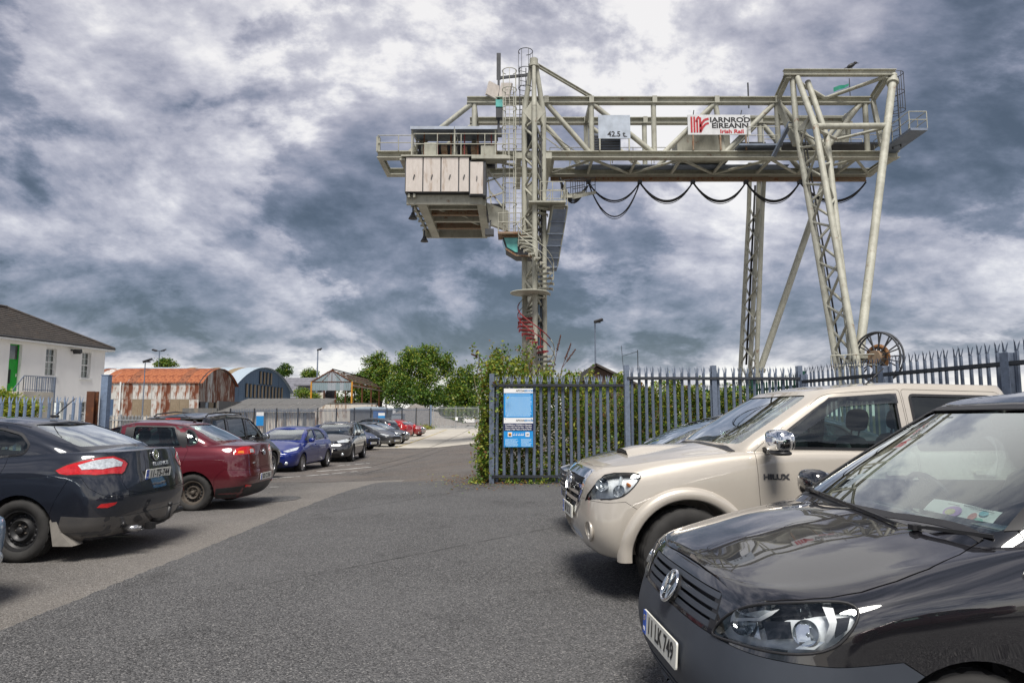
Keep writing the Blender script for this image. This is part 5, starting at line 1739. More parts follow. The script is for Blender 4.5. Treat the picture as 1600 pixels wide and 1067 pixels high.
t = thing('gate_post', 'rust brown steel gate post beside the blue grey palisade', 'post', (-9.15, 14.95, -.08))
mb = MB(); mb.ibeam((0, 0, 0), (0, 0, 2.1), .17, .17, .02); mb.build('post', M['rusty'], t)
t = thing('gate_post', 'tall blue grey steel post beside the rust brown one', 'post', (-9.02, 15.2, -.08))
mb = MB(); mb.box((0, 0, 1.23), (.15, .15, 2.46)); mb.build('post', M['blue_steel'], t)
mb = MB(); mb.box((0, 0, 2.47), (.17, .17, .02)); mb.build('cap', M['blue_steel'], t)

def bar_fence(name, label, A, B, H, za, zb, sp, post_sp, mat, mat_post, cat='fence', frame=False, mid=False, rbar=.020):
    A, B = Vector((*A, za)), Vector((*B, zb))
    L = (B - A).length
    d = B - A
    yaw = math.atan2(d.y, d.x)
    Lh = math.hypot(d.x, d.y)
    t = thing(name, label, cat, A, yaw)
    sl = d.z / Lh
    n = max(1, round(Lh / post_sp))
    for k in range(n + 1):
        x = Lh * k / n
        mb = MB(); mb.box((x, 0, H / 2 + sl * x), (.09, .09, H + .1)); mb.build('post', mat_post, t)
    for h in (.18, H - .22) + ((H * .5,) if mid else ()):
        mb = MB(); mb.bar((0, 0, h), (Lh, 0, h + sl * Lh), .05, .06); mb.build('rail', mat, t)
    mb = MB()
    for k in range(int(Lh / sp)):
        x = sp * (k + .5)
        mb.bar((x, 0, .06 + sl * x), (x, 0, H + sl * x), rbar * 2)
    o = mb.build('bars', mat, t)
    o['kind'] = 'stuff'
    return t
bfn = bar_fence('bar_fence', 'grey steel bar fence across the yard behind the parked cars', (-24.0, 58.5), (-9.55, 79.8), 2.35, -.3, .02, .16, 2.4, M['galv'], M['galv_dark'])
gt = bar_fence('yard_gate', 'pale galvanised yard gate with vertical bars at the road end', (-9.2, 80), (-3.9, 80.2), 2.5, .06, .06, .15, 2.65, M['galv_light'], M['galv_light'], 'gate', mid=True, rbar=.016)
mb = MB(); mb.box((2.75, -.08, 1.05), (.28, .12, .4)); mb.build('lock_box', M['white'], gt)
t = thing('gate_post', 'tall pale blue post at the left of the yard gate', 'post', (-9.45, 79.9, 0))
mb = MB(); mb.box((0, 0, 1.35), (.2, .2, 2.7)); mb.build('post', M['blue_steel'], t)
bar_fence('bar_fence', 'galvanised bar fence continuing right of the yard gate', (-3.7, 80.2), (1.5, 80.6), 2.4, .06, .06, .16, 2.6, M['galv_light'], M['galv_light'])
# small notices on the bar fence
def notice(x, y, z, w, h, label, yaw):
    t = thing('notice', label, 'sign', (x, y, z), yaw, 'blue parking notices')
    mb = MB(); mb.box((0, 0, -h * .14), (w, .02, h * .72)); mb.build('board', M['notice_blue'], t)
    mb = MB(); mb.box((0, 0, h * .36), (w, .02, h * .28)); mb.build('header', M['white'], t)
M['notice_blue'] = plain('notice_blue', (0.015, 0.27, 0.66), 0.4, var=.06)
M['notice_navy'] = plain('notice_navy', (0.010, 0.016, 0.075), 0.4, var=0)
M['notice_text'] = plain('pale_blue_print', (0.58, 0.80, 0.92), 0.5, var=0)
yw = math.atan2(21.3, 14.45)
notice(-13.9, 73.2, 1.25, .95, 1.05, 'small blue and white notice on the bar fence before the blue box', yw)
notice(-22.3, 60.8, 1.2, .75, 1.2, 'small blue and white notice on the bar fence near the silver roofed hut end', yw)
bpy.data.objects['notice.001']['label'] = 'small blue and white notice at the left end of the bar fence'
# big notice on the front palisade
sg = thing('notice', 'large blue parking notice in two boards fixed to the grey palisade', 'sign', (0.142, 15.205, 0.81))
SW, SH = .645, 1.285
def srect(name, x0, x1, z0, z1, mat, y, parent, d=.004):
    mb = MB(); mb.box(((x0 + x1) / 2, y, (z0 + z1) / 2), (x1 - x0, d, z1 - z0)); return mb.build(name, mat, parent)
up = srect('upper_board', -SW / 2, SW / 2, .645, SH, M['notice_blue'], 0, sg, .012)
lo = srect('lower_board', -SW / 2, SW / 2, 0, .64, M['notice_blue'], 0, sg, .012)
srect('header', -SW / 2, SW / 2, SH - .10, SH, M['white'], -.009, up)
srect('header', -SW / 2, SW / 2, .52, .64, M['white'], -.009, lo)
srect('band', -SW / 2, SW / 2, .355, .515, M['notice_navy'], -.009, lo)
def stext(s, size, mat, x, z, parent, align='CENTER', bold=0.0, sx=1.0):
    o = obj('lettering', text_mesh(s, size, .0008, align, bold, sx=sx), mat, parent, loc=(x, -.0125, z), rot=(PI / 2, 0, 0))
    return o
M['brand_blue'] = plain('brand_blue', (0.02, 0.22, 0.50), .5, var=0)
for (pz, pr) in ((SH - .052, up), (.578, lo)):
    stext('APCOA', .056, M['ink'], -.055, pz, pr, 'LEFT', .0015)
    stext('SERVICES', .056, M['brand_blue'], .128, pz, pr, 'LEFT', .002, .86)
for i, s in enumerate(('CLAMPING or TOWING in Operation', 'This is a 24/7 Paid Car Park - You Must', 'Display a Valid Ticket or Pay by Phone')):
    stext(s, .040, M['white'], 0, .480 - i * .047, lo, 'CENTER', .001, .92)
rr = random.Random(5)
# fine print too small to read: rows of short strokes
mb = MB()
z = SH - .135
while z > .67:
    x = -SW / 2 + .035
    if rr.random() > .12:
        while x < SW / 2 - .06:
            w = rr.uniform(.012, .04)
            mb.box((x + w / 2, -.0068, z), (w, .002, .010)); x += w + .008
    z -= .0215
o = mb.build('fine_print', M['notice_text'], up); o['kind'] = 'stuff'
mb = MB()
for (xa, xb, za, zb_) in ((-.29, .0, .02, .17), (.06, .30, .02, .17)):
    z = zb_
    while z > za:
        x = xa
        lim = xb - rr.uniform(0, .1)
        while x < lim:
            w = rr.uniform(.012, .035)
            mb.box((x + w / 2, -.0068, z), (w, .002, .009)); x += w + .007
        z -= .021
o = mb.build('fine_print', M['notice_text'], lo); o['kind'] = 'stuff'
i1 = srect('icon', -.235, -.140, .225, .325, M['white'], -.009, lo)
mb = MB(); mb.lathe([(0, -.0125), (.036, -.0125), (.036, -.011), (0, -.011)], 20, 'Y', M=Matrix.Translation((-.1875, 0, .275))); mb.build('icon_disc', plain('icon_amber', (.72, .30, .02), .5, var=0), i1)
mb = MB(); mb.box((-.1875, -.0135, .285), (.012, .002, .03)); mb.box((-.1875, -.0135, .26), (.04, .002, .014)); mb.build('icon_figure', M['ink'], i1)
i2 = srect('icon', .155, .245, .225, .325, M['white'], -.009, lo)
stext('24', .05, M['ink'], .2, .275, i2, 'CENTER', .002)
stext('Call us on', .026, M['notice_text'], .0, .30, lo)
stext('0818 123', .034, M['white'], .0, .262, lo, 'CENTER', .001)
bpy.data.objects.remove(lo.children[-1]); bpy.data.objects.remove(lo.children[-1])   # the number cannot be read in the photograph
mb = MB()
for i, x in enumerate((-.10, -.045, .01, .06, .10)):
    mb.box((x, -.0068, .262), (.036, .002, .020)); mb.box((x + .01, -.0068, .292), (.028, .002, .010))
o = mb.build('fine_print', M['white'], lo); o['kind'] = 'stuff'
mb = MB()
for (x, z) in ((-.29, .61), (.29, .61), (-.29, .03), (.29, .03), (-.29, SH - .12), (.29, SH - .12), (-.29, .68), (.29, .68)):
    mb.lathe([(0, -.014), (.008, -.013), (.009, -.008)], 8, 'Y', M=Matrix.Translation((x, 0, z)))
mb.build('rivets', M['galv_dark'], sg)['kind'] = 'stuff'

# ================================================================== VEGETATION
def leaf_mat(name, a, b, trans=0.35):
    m = bpy.data.materials.new(name)
    m.use_nodes = True
    nt = m.node_tree
    nt.nodes.clear()
    out = nt.nodes.new('ShaderNodeOutputMaterial')
    d = nt.nodes.new('ShaderNodeBsdfPrincipled')
    tl = nt.nodes.new('ShaderNodeBsdfTranslucent')
    mx = nt.nodes.new('ShaderNodeMixShader')
    mx.inputs[0].default_value = trans
    f = noise(nt, 1.6, 3, 0.6)
    g = noise(nt, 14.0, 2, 0.6)
    c = mixc(nt, rampf(nt, f, [(0.35, 0.0), (0.65, 1.0)]), a, b)
    c = mixc(nt, rampf(nt, g, [(0.3, 0.0), (0.8, 0.6)]), c, tuple(x * 1.5 for x in b))
    nt.links.new(c, d.inputs['Base Color'])
    nt.links.new(c, tl.inputs[0])
    d.inputs['Roughness'].default_value = 0.5
    d.inputs['Specular IOR Level'].default_value = 0.35
    nt.links.new(d.outputs[0], mx.inputs[1]); nt.links.new(tl.outputs[0], mx.inputs[2])
    nt.links.new(mx.outputs[0], out.inputs[0])
    return m
M['leaf'] = leaf_mat('green_leaf', (0.058, 0.125, 0.018), (0.135, 0.235, 0.034))
M['leaf_dark'] = leaf_mat('dark_green_leaf', (0.025, 0.062, 0.012), (0.060, 0.120, 0.022))
M['leaf_yellow'] = leaf_mat('yellow_green_leaf', (0.16, 0.21, 0.024), (0.30, 0.31, 0.040))
M['leaf_brown'] = leaf_mat('russet_leaf', (0.12, 0.055, 0.022), (0.21, 0.10, 0.035))
M['bark'] = plain('bark', (0.075, 0.058, 0.042), 0.95, var=0.35, scale=5, bmp=.5)
M['twig'] = plain('twig', (0.13, 0.10, 0.065), 0.9, var=.3)

def leaves(pts, size, rng, slots, up=0.35):
    """one rhombic leaf per point; slots: probabilities of the material slots"""
    n = len(pts)
    nrm_ = rng.normal(size=(n, 3)); nrm_[:, 2] = np.abs(nrm_[:, 2]) + up
    nrm_ /= np.linalg.norm(nrm_, axis=1)[:, None]
    t = rng.normal(size=(n, 3))
    t -= (t * nrm_).sum(1)[:, None] * nrm_
    t /= np.linalg.norm(t, axis=1)[:, None]
    b = np.cross(nrm_, t)
    s = size * rng.uniform(.6, 1.3, n)[:, None]
    v = np.stack([pts - t * s, pts + b * s * .55 + nrm_ * s * .12, pts + t * s, pts - b * s * .55 + nrm_ * s * .12], 1).reshape(-1, 3)
    q = np.arange(4 * n).reshape(n, 4)
    me = np_mesh(v, q)
    mi = rng.choice(len(slots), n, p=slots).astype(np.int32)
    me.polygons.foreach_set('material_index', mi)
    return me

def clumps(lobes, nclump, per, spread, rng, shell=0.75):
    """lobes: (centre, radii); leaf points gathered in clumps near the lobes' skins"""
    w = np.array([l[1][0] * l[1][1] * l[1][2] for l in lobes]) ** .67
    w /= w.sum()
    out = []
    ids = rng.choice(len(lobes), nclump, p=w)
    for i in ids:
        c, r = lobes[i]
        d = rng.normal(size=3); d /= np.linalg.norm(d)
        rad = shell + (1 - shell) * rng.uniform(-1.6, 1.1)
        p = np.array(c) + d * np.array(r) * rad
        m_ = int(per * rng.uniform(.5, 1.5))
        out.append(p + rng.normal(size=(m_, 3)) * spread * np.array([1, 1, .7]))
    return np.concatenate(out)

def tree(name, label, base, lobes, nclump, per, spread, leaf, seed, slots=(.45, .3, .25, 0), mats=('leaf', 'leaf_dark', 'leaf_yellow', 'leaf_brown'), trunk=.25, cat='tree', group=None, shell=.75):
    """lobes relative to base"""
    rng = np.random.default_rng(seed)
    t = thing(name, label, cat, base, 0, group)
    P = clumps(lobes, nclump, per, spread, rng, shell)
    P = P[P[:, 2] > .05]
    me = leaves(P, leaf, rng, np.array(slots) / sum(slots))
    for k in mats: me.materials.append(M[k])
    obj('crown', me, None, t)
    if trunk:
        mb = MB()
        zlow = min(c[2] for c, r in lobes)
        fork = Vector((0, 0, max(.5, zlow * .55)))
        mb.path([(0, 0, -.2), fork * .5 + Vector((.1 * trunk, 0, 0)), fork], [trunk * 1.3, trunk, trunk * .85], 9)
        for c, r in lobes:
            c = Vector(c)
            m1 = fork.lerp(c, .5) + Vector((0, 0, .12 * (c - fork).length))
            mb.path([fork, m1, c, c + Vector((r[0] * .2, 0, r[2] * .6))], [trunk * .6, trunk * .42, trunk * .25, trunk * .08], 7)
            for k in range(4):
                a = rng.uniform(0, 6.28)
                e = c + Vector((math.cos(a) * r[0] * .8, math.sin(a) * r[1] * .8, rng.uniform(-.3, .6) * r[2]))
                mb.path([m1.lerp(c, .6), c.lerp(e, .5) + Vector((0, 0, .1 * r[2])), e], [trunk * .25, trunk * .15, trunk * .05], 5)
        mb.build('trunk', M['bark'], t)
    return t

def TP(px, py, D):        # tree point from the photograph
    return np.array(at(px, py, D))
def mk(base, lobes):
    """lobes given as (px, py, D, rx, rz)"""
    b = np.array(base)
    return [(tuple(TP(px, py, D) - b), (rx, rx * .9, rz)) for px, py, D, rx, rz in lobes]
b = (-15.6, 116, -.1)
tree('broadleaf_tree', 'tallest spreading broadleaf tree in the row beyond the yard', b, mk(b, [(640, 556, 116, 2.0, 1.6), (668, 553, 116, 2.4, 1.7), (690, 563, 116, 1.9, 1.6), (655, 572, 115, 2.4, 1.9), (628, 578, 115, 1.9, 1.7), (697, 580, 116, 1.7, 1.6), (672, 588, 114, 2.2, 1.8), (625, 600, 114, 2.0, 2.0), (645, 605, 114, 2.4, 2.2)]), 620, 26, .42, .20, 1)
b = (-23.0, 120, -.1)
tree('broadleaf_tree', 'twin peaked bushy tree behind the roofless barn frame', b, mk(b, [(593, 565, 120, 1.5, 1.9), (578, 572, 120, 1.4, 1.6), (604, 577, 119, 1.4, 1.8), (588, 588, 119, 2.2, 2.2), (607, 598, 119, 1.7, 2.2), (570, 592, 120, 1.8, 2.0), (556, 596, 121, 1.6, 1.4), (545, 603, 122, 1.6, 1.6), (596, 612, 118, 2.2, 2.2), (570, 615, 121, 2.4, 2.2)]), 520, 26, .40, .20, 2)
b = (-9.4, 106, -.1)
tree('broadleaf_tree', 'smaller round bushy tree above the yard gate', b, mk(b, [(720, 590, 106, 1.5, 1.5), (733, 585, 106, 1.2, 1.5), (708, 605, 106, 1.6, 1.8), (727, 610, 105, 1.9, 2.0), (742, 600, 106, 1.5, 2.0), (716, 627, 105, 2.1, 1.7), (740, 627, 105, 1.9, 1.9), (712, 644, 104, 1.7, 1.2), (729, 645, 104, 1.6, 1.2), (746, 644, 104, 1.6, 1.3)]), 470, 26, .38, .19, 3)
b = (-14.2, 112, -.1)
tree('shrub', 'dark dense thicket at the foot of the tallest tree', b, mk(b, [(640, 618, 112, 2.3, 2.0), (618, 616, 112, 2.0, 2.0), (662, 622, 112, 2.1, 1.9), (682, 617, 112, 2.0, 2.0), (698, 628, 111, 2.0, 1.7)]), 330, 26, .40, .19, 4, slots=(.3, .6, .1, 0), trunk=.15, cat='shrub')
b = (-24.5, 124, -.1)
tree('shrub', 'rough green scrub seen through the barn frame', b, mk(b, [(505, 625, 124, 2.4, 1.6), (530, 628, 124, 2.6, 1.7), (555, 628, 124, 2.6, 1.8), (580, 630, 123, 2.6, 1.8)]), 260, 24, .45, .19, 5, slots=(.55, .25, .2, 0), trunk=.12, cat='shrub')
b = (-43.2, 128, 0)
tree('conifer', 'small dark pine above the slate roof', b, mk(b, [(445, 574, 128, 1.1, .7), (438, 579, 128, .9, .5), (452, 580, 128, .9, .5), (446, 583, 128, 1.4, .6)]), 110, 22, .22, .16, 6, slots=(.2, .75, .05, 0), trunk=.16)
b = (-38.2, 128, 0)
tree('broadleaf_tree', 'small rounded treetop showing over the slate roof', b, mk(b, [(485, 583, 128, 1.5, .9), (478, 586, 128, .9, .8), (491, 586, 128, 1.0, .8)]), 100, 22, .3, .16, 7, trunk=.16)
b = (-61, 121, 0)
tree('broadleaf_tree', 'round treetop showing over the rusty barn roof', b, mk(b, [(258, 568, 121, 1.5, 1.0), (247, 571, 121, .9, .7), (268, 571, 121, 1.0, .7)]), 110, 22, .3, .17, 8, trunk=.16)
b = (-29.2, 99, -.2)
tree('shrub', 'light green shrub between the blue shed and the barn frame', b, mk(b, [(470, 614, 104, 1.2, .7), (480, 617, 104, 1.0, .6), (492, 622, 104, 1.0, .7)]), 90, 22, .3, .16, 9, slots=(.5, .1, .4, 0), trunk=.08, cat='shrub')
b = (-23.6, 30.5, -.4)
tree('shrub', 'bright yellow green shrub in front of the white house steps', b, mk(b, [(3, 622, 30.5, .45, .3), (14, 632, 30.5, .5, .4), (42, 640, 30.5, .5, .4), (22, 647, 30.5, .8, .4)]), 220, 30, .16, .07, 10, slots=(.25, .05, .7, 0), trunk=.06, cat='shrub')

# the bramble and ivy bank behind the front palisade
rng = np.random.default_rng(21)
bk = thing('bramble_bush', 'tall tangled bramble bush spilling over the grey palisade', 'bush', (1.2, 16.4, 0))
bkx = np.array([1.2, 16.4, 0])
TOPX = [-1.2, -.9, -.5, -.1, .3, .7, 1.1, 1.5, 1.9, 2.3, 3.0, 4.0, 5.0, 5.8, 6.3]
TOPZ = [1.5, 2.2, 2.75, 2.8, 2.7, 2.4, 2.3, 2.25, 2.3, 2.25, 2.15, 2.15, 2.0, 1.9, 1.6]
from mathutils import noise as mnoise
def bank(n, lo_, hi_, ymin, ymax):
    xx = rng.uniform(lo_, hi_, n); yy = ymin + (ymax - ymin) * rng.uniform(0, 1, n) ** 1.5
    tz = np.interp(xx, TOPX, TOPZ) + .28 * np.sin(xx * 3.1) * np.sin(xx * 7.7 + 1)
    zz_ = tz * (1 - rng.uniform(0, 1, n) ** 1.25 * .995)
    P = np.stack([xx, yy, zz_], 1)
    keep = np.array([mnoise.noise(Vector((p[0] * 1.9, p[1] * 1.9, p[2] * 1.9))) + .35 > rng.uniform(0, .55) for p in P])
    return P[keep]
P = bank(76000, -.75, 6.3, 15.48, 18.2)
# the part that leans out past the end post
xx = rng.normal(-.60, .13, 5200); zz_ = rng.uniform(.12, 2.75, 5200) ; yy = rng.normal(15.9, .35, 5200)
xx -= .12 * np.sin(zz_ * 2.2) - .12
P2 = np.stack([xx, yy, zz_], 1)
# arching shoots above the bank
shoots = []
mbs = MB()
for k in range(64):
    x0 = rng.uniform(-.75, 2.0) if k < 50 else rng.uniform(2, 6)
    z0 = float(np.interp(x0, TOPX, TOPZ)) - .35
    L = rng.uniform(.2, .75 if x0 < .5 else .45) if k < 50 else rng.uniform(.1, .35)
    dx_ = rng.normal(0, .35) - (.5 if x0 < -.4 else 0)
    y0 = rng.uniform(15.8, 17)
    pts = [Vector((x0 + dx_ * s * L, y0 - .1 * s, z0 + .35 + L * (s - .35 * s * s) * 1.2 - .35 * (1 - s))) for s in (0, .25, .5, .75, 1)]
    mbs.path(pts, [.010, .008, .007, .005, .003], 5)
    for s in np.linspace(.1, 1, int(16 + 34 * L)):
        i = min(3, int(s * 4)); f = s * 4 - i
        p = pts[i].lerp(pts[i + 1], f)
        shoots.append(np.array(p) + rng.normal(size=3) * .055)
P = np.concatenate([P, P2, np.array(shoots)]) - bkx
me = leaves(P, .044, rng, np.array([.36, .10, .44, .10]), .25)
for k in ('leaf', 'leaf_dark', 'leaf_yellow', 'leaf_brown'): me.materials.append(M[k])
obj('leaves', me, None, bk)['kind'] = 'stuff'
for k in range(90):
    x = rng.uniform(-.7, 6.2); y = rng.uniform(15.6, 17.6)
    h = float(np.interp(x, TOPX, TOPZ)) * rng.uniform(.6, .98)
    lx = rng.normal(0, .3)
    mbs.path([(x, y, 0), (x + lx * .3, y, h * .5), (x + lx, y - .1, h)], [.012, .010, .006], 5)
mbs.v = [tuple(np.array(p) - bkx) for p in mbs.v]
o = mbs.build('stems', M['twig'], bk); o['kind'] = 'stuff'
# seed spikes standing out of the bush
mbs = MB()
M['seed'] = plain('dry_seed_head', (0.10, 0.045, 0.035), .95, var=.4, scale=40)
for (px, py, px2, py2) in ((868, 560, 876, 524), (878, 575, 892, 537), (878, 575, 899, 546), (750, 560, 737, 553)):
    a, b_ = at(px, py, 16.3), at(px2, py2, 16.2)
    mbs.path([a - Vector((.1, 0, .5)), a, b_], [.010, .008, .005], 5)
    for s in np.linspace(.35, 1.0, 44):
        p = a.lerp(b_, float(s)) + Vector(rng.normal(size=3) * .012 * (1.25 - s))
        mbs.box(p, (.022, .022, .026))
mbs.v = [tuple(np.array(p) - bkx) for p in mbs.v]
o = mbs.build('seed_heads', M['seed'], bk); o['kind'] = 'stuff'

# weeds and fallen leaves along the foot of the fence
n = 2600
xx = rng.uniform(-.95, 6.0, n); yy = 15.28 + np.abs(rng.normal(0, .16, n)) * np.where(rng.uniform(0, 1, n) < .35, -1, 1)
zz_ = np.abs(rng.normal(0, .055, n)) + .02
sel = (np.sin(xx * 4.3) + np.sin(xx * 9.1 + 2) + rng.normal(0, .6, n)) > -.1
P = np.stack([xx, yy, zz_], 1)[sel]
me = leaves(P, .035, rng, np.array([.4, .1, .42, .08]), .6)
for k in ('leaf', 'leaf_dark', 'leaf_yellow', 'leaf_brown'): me.materials.append(M[k])
tag(obj('weeds', me), 'low green weeds along the foot of the grey palisade', 'weeds', kind='stuff')
n = 900
xx = np.concatenate([rng.normal(-.8, .5, 500), rng.uniform(-.5, 6, 400)]); yy = np.concatenate([rng.normal(15.7, .9, 500), 15.1 + rng.normal(0, .25, 400)])
P = np.stack([xx, yy, .03 + rng.uniform(0, .02, n)], 1)
me = leaves(P, .028, rng, np.array([.03, .07, .15, .75]), 2.5)
for k in ('leaf', 'leaf_dark', 'leaf_yellow', 'leaf_brown'): me.materials.append(M[k])
tag(obj('fallen_leaves', me), 'brown fallen leaves on the tarmac by the fence end', 'leaves', kind='stuff')
# dry tufts along the bar fence
n = 1500
k_ = rng.choice(5, n)
cx_ = np.array([-10.3, -9.9, -12.5, -16.2, -9.6])[k_]; cy_ = np.array([76.5, 77.5, 74.0, 69.5, 78.8])[k_]
P = np.stack([cx_ + rng.normal(0, .35, n), cy_ + rng.normal(0, .4, n), np.abs(rng.normal(0, .22, n)) - .05], 1)
me = leaves(P, .09, rng, np.array([.2, 0, .5, .3]), .2)
for k in ('leaf', 'leaf_dark', 'leaf_yellow', 'leaf_brown'): me.materials.append(M[k])
tag(obj('weeds', me), 'dry yellow tufts of weeds at the foot of the bar fence', 'weeds', kind='stuff')
# cone by the fence
tc0 = at(622, 667, 74)
t = thing('marker_post', 'short white and red marker post by the bar fence', 'post', (tc0.x, 74, -.1))
mb = MB(); mb.tube((0, 0, 0), (0, 0, 1.0), .09, 10); mb.build('post', M['white'], t)
mb = MB(); mb.tube((0, 0, .72), (0, 0, .9), .1, 10); mb.build('red_band', M['sign_red'], t)
# ================================================================== VEHICLE BUILDING
def cr_spline(P, n, closed_refl=None):
    """Catmull-Rom through rows of P (k,3), n steps per span"""
    P = np.asarray(P, float)
    if closed_refl == 'y':       # reflect ends across y = 0
        a = P[1] * np.array([1, -1, 1]); b = P[-2] * np.array([1, -1, 1])
    else:
        a = 2 * P[0] - P[1]; b = 2 * P[-1] - P[-2]
    Q = np.vstack([a, P, b])
    out = []
    for i in range(1, len(Q) - 2):
        p0, p1, p2, p3 = Q[i - 1], Q[i], Q[i + 1], Q[i + 2]
        d1 = max(np.linalg.norm(p1 - p0), 1e-6) ** .5; d2 = max(np.linalg.norm(p2 - p1), 1e-6) ** .5; d3 = max(np.linalg.norm(p3 - p2), 1e-6) ** .5
        if np.linalg.norm(p2 - p1) < 1e-7:
            out += [p1] * n; continue
        m1 = (p1 - p0) / d1 - (p2 - p0) / (d1 + d2) + (p2 - p1) / d2
        m2 = (p2 - p1) / d2 - (p3 - p1) / (d2 + d3) + (p3 - p2) / d3
        m1 *= d2; m2 *= d2
        for k in range(n):
            t = k / n
            out.append((2 * t ** 3 - 3 * t ** 2 + 1) * p1 + (t ** 3 - 2 * t ** 2 + t) * m1 + (-2 * t ** 3 + 3 * t ** 2) * p2 + (t ** 3 - t ** 2) * m2)
    out.append(P[-1])
    return np.array(out)

def fx_(v, x):
    if isinstance(v, (int, float)): return float(v)
    v = sorted(v)
    return float(np.interp(x, [a for a, _ in v], [b for _, b in v]))

SHAPE = [(0.0, 0.0), (.04, .50), (.20, .80), (.56, .955), (1.15, 1.0)]
def outline(r):
    xr, xf, rb, fb = r['xr'], r['xf'], r.get('rb', .3), r.get('fb', .4)
    pts = [(xr + rb * a, b) for a, b in SHAPE]
    x4, x8 = xr + rb * 1.15, xf - fb * 1.15
    pts += [(x4 + (x8 - x4) * t, 1.0) for t in (.2, .4, .6, .8)]
    pts += [(xf - fb * a, b) for a, b in SHAPE[::-1]]
    return [(x, b * fx_(r['w'], x), fx_(r['z'], x)) for x, b in pts]

def hull(rings, cz, ns=4, nv=3, crease=(), cap_u=(.14, .45, 1.0), cap_p=2.0):
    """closed body from stacked half outlines; cz: centre line height of the top"""
    cols = [cr_spline(outline(r), ns, 'y') for r in rings]
    K, N = len(cols), len(cols[0])
    wtop = fx_(rings[-1]['w'], 0)
    grid = []
    for s in range(N):
        pts = [cols[k][s] for k in range(K)]
        E = pts[-1]
        C_ = fx_(cz, E[0])
        f = min(1.0, abs(E[1]) / (.62 * wtop))
        f = f * f * (3 - 2 * f)
        dzc = (C_ - E[2]) * f
        for u in cap_u:
            pts.append(np.array([E[0], E[1] * (1 - u), E[2] + dzc * (1 - (1 - u) ** cap_p)]))
        brk = [0] + [c for c in sorted(crease)] + [len(pts) - 1]
        seg = []
        for a, b in zip(brk[:-1], brk[1:]):
            if b <= a: continue
            sp_ = cr_spline(pts[a:b + 1], nv)
            seg.append(sp_ if not seg else sp_[1:])
        seg = np.concatenate(seg)
        seg[-1][1] = 0.0
        grid.append(seg)
    G = np.array(grid)                                # (N, V, 3)
    G[0, :, 1] = 0; G[-1, :, 1] = 0
    Vn = G.shape[1]
    verts = np.concatenate([G.reshape(-1, 3), (G * np.array([1, -1, 1])).reshape(-1, 3)])
    quads = []
    off = N * Vn
    for s in range(N - 1):
        for v in range(Vn - 1):
            a, b, c, d = s * Vn + v, (s + 1) * Vn + v, (s + 1) * Vn + v + 1, s * Vn + v + 1
            quads.append((a, b, c, d)); quads.append((off + d, off + c, off + b, off + a))
        a, b = s * Vn, (s + 1) * Vn
        quads.append((b, a, off + a, off + b))
    me = np_mesh(verts, quads)
    bm = bmesh.new(); bm.from_mesh(me)
    bmesh.ops.remove_doubles(bm, verts=bm.verts, dist=2e-4)
    bmesh.ops.dissolve_degenerate(bm, dist=1e-5, edges=bm.edges)
    bmesh.ops.recalc_face_normals(bm, faces=bm.faces)
    for f in bm.faces: f.smooth = True
    bm.to_mesh(me)
    bmesh.ops.triangulate(bm, faces=bm.faces)
    bm.normal_update()
    bvh = BVHTree.FromBMesh(bm)
    tri = [[v.index for v in f.verts] for f in bm.faces]
    co = [v.co.copy() for v in bm.verts]
    # smooth normals that respect the sharp bottom edge
    nrm_ = []
    for v in bm.verts:
        fs = [f for f in v.link_faces]
        big = [f for f in fs if not (f.normal.z < -.9)] or fs
        n = Vector((0, 0, 0))
        for f in big: n += f.normal * f.calc_area()
        nrm_.append(n.normalized() if n.length > 0 else Vector((0, 0, 1)))
    bm.free()
    return dict(me=me, bvh=bvh, tri=tri, co=co, n=nrm_)

_tmp = []
def bool_mesh(a, b, op):
    bm = bmesh.new(); bm.from_mesh(b); bmesh.ops.remove_doubles(bm, verts=bm.verts, dist=1e-5); bmesh.ops.recalc_face_normals(bm, faces=bm.faces); bm.to_mesh(b); bm.free()
    oa = bpy.data.objects.new('tmp_a', a); ob = bpy.data.objects.new('tmp_b', b)
    C.objects.link(oa); C.objects.link(ob)
    m = oa.modifiers.new('b', 'BOOLEAN')
    m.operation = op; m.object = ob; m.solver = SOLVER
    if SOLVER != 'FAST':
        try: m.material_mode = 'INDEX'
        except Exception: pass
    bpy.context.view_layer.update()
    dg = bpy.context.evaluated_depsgraph_get()
    me = bpy.data.meshes.new_from_object(oa.evaluated_get(dg))
    bpy.data.objects.remove(oa); bpy.data.objects.remove(ob)
    return me
SOLVER = 'MANIFOLD'

def prism_mesh(polys, axis, lo, hi, mi=1):
    """closed prisms; polys in (x,z) for Y, (y,z) for X, (x,y) for Z"""
    mb = MB()
    mb.cur = mi
    for poly in polys:
        mb.prism(poly, lo, hi, axis)
    return mb.mesh()

def grow(poly, d):
    n = len(poly)
    A = sum(poly[i][0] * poly[(i + 1) % n][1] - poly[(i + 1) % n][0] * poly[i][1] for i in range(n))
    sg = 1 if A > 0 else -1
    out = []
    for i in range(n):
        p0, p1, p2 = Vector(poly[i - 1]), Vector(poly[i]), Vector(poly[(i + 1) % n])
        e1, e2 = (p1 - p0), (p2 - p1)
        if e1.length < 1e-6 or e2.length < 1e-6: out.append(tuple(p1)); continue
        e1.normalize(); e2.normalize()
        n1, n2 = Vector((e1.y, -e1.x)) * sg, Vector((e2.y, -e2.x)) * sg
        m = (n1 + n2)
        if m.length < .2: out.append(tuple(p1 + n1 * d)); continue
        m.normalize()
        out.append(tuple(p1 + m * d / max(.35, m.dot(n1))))
    return out

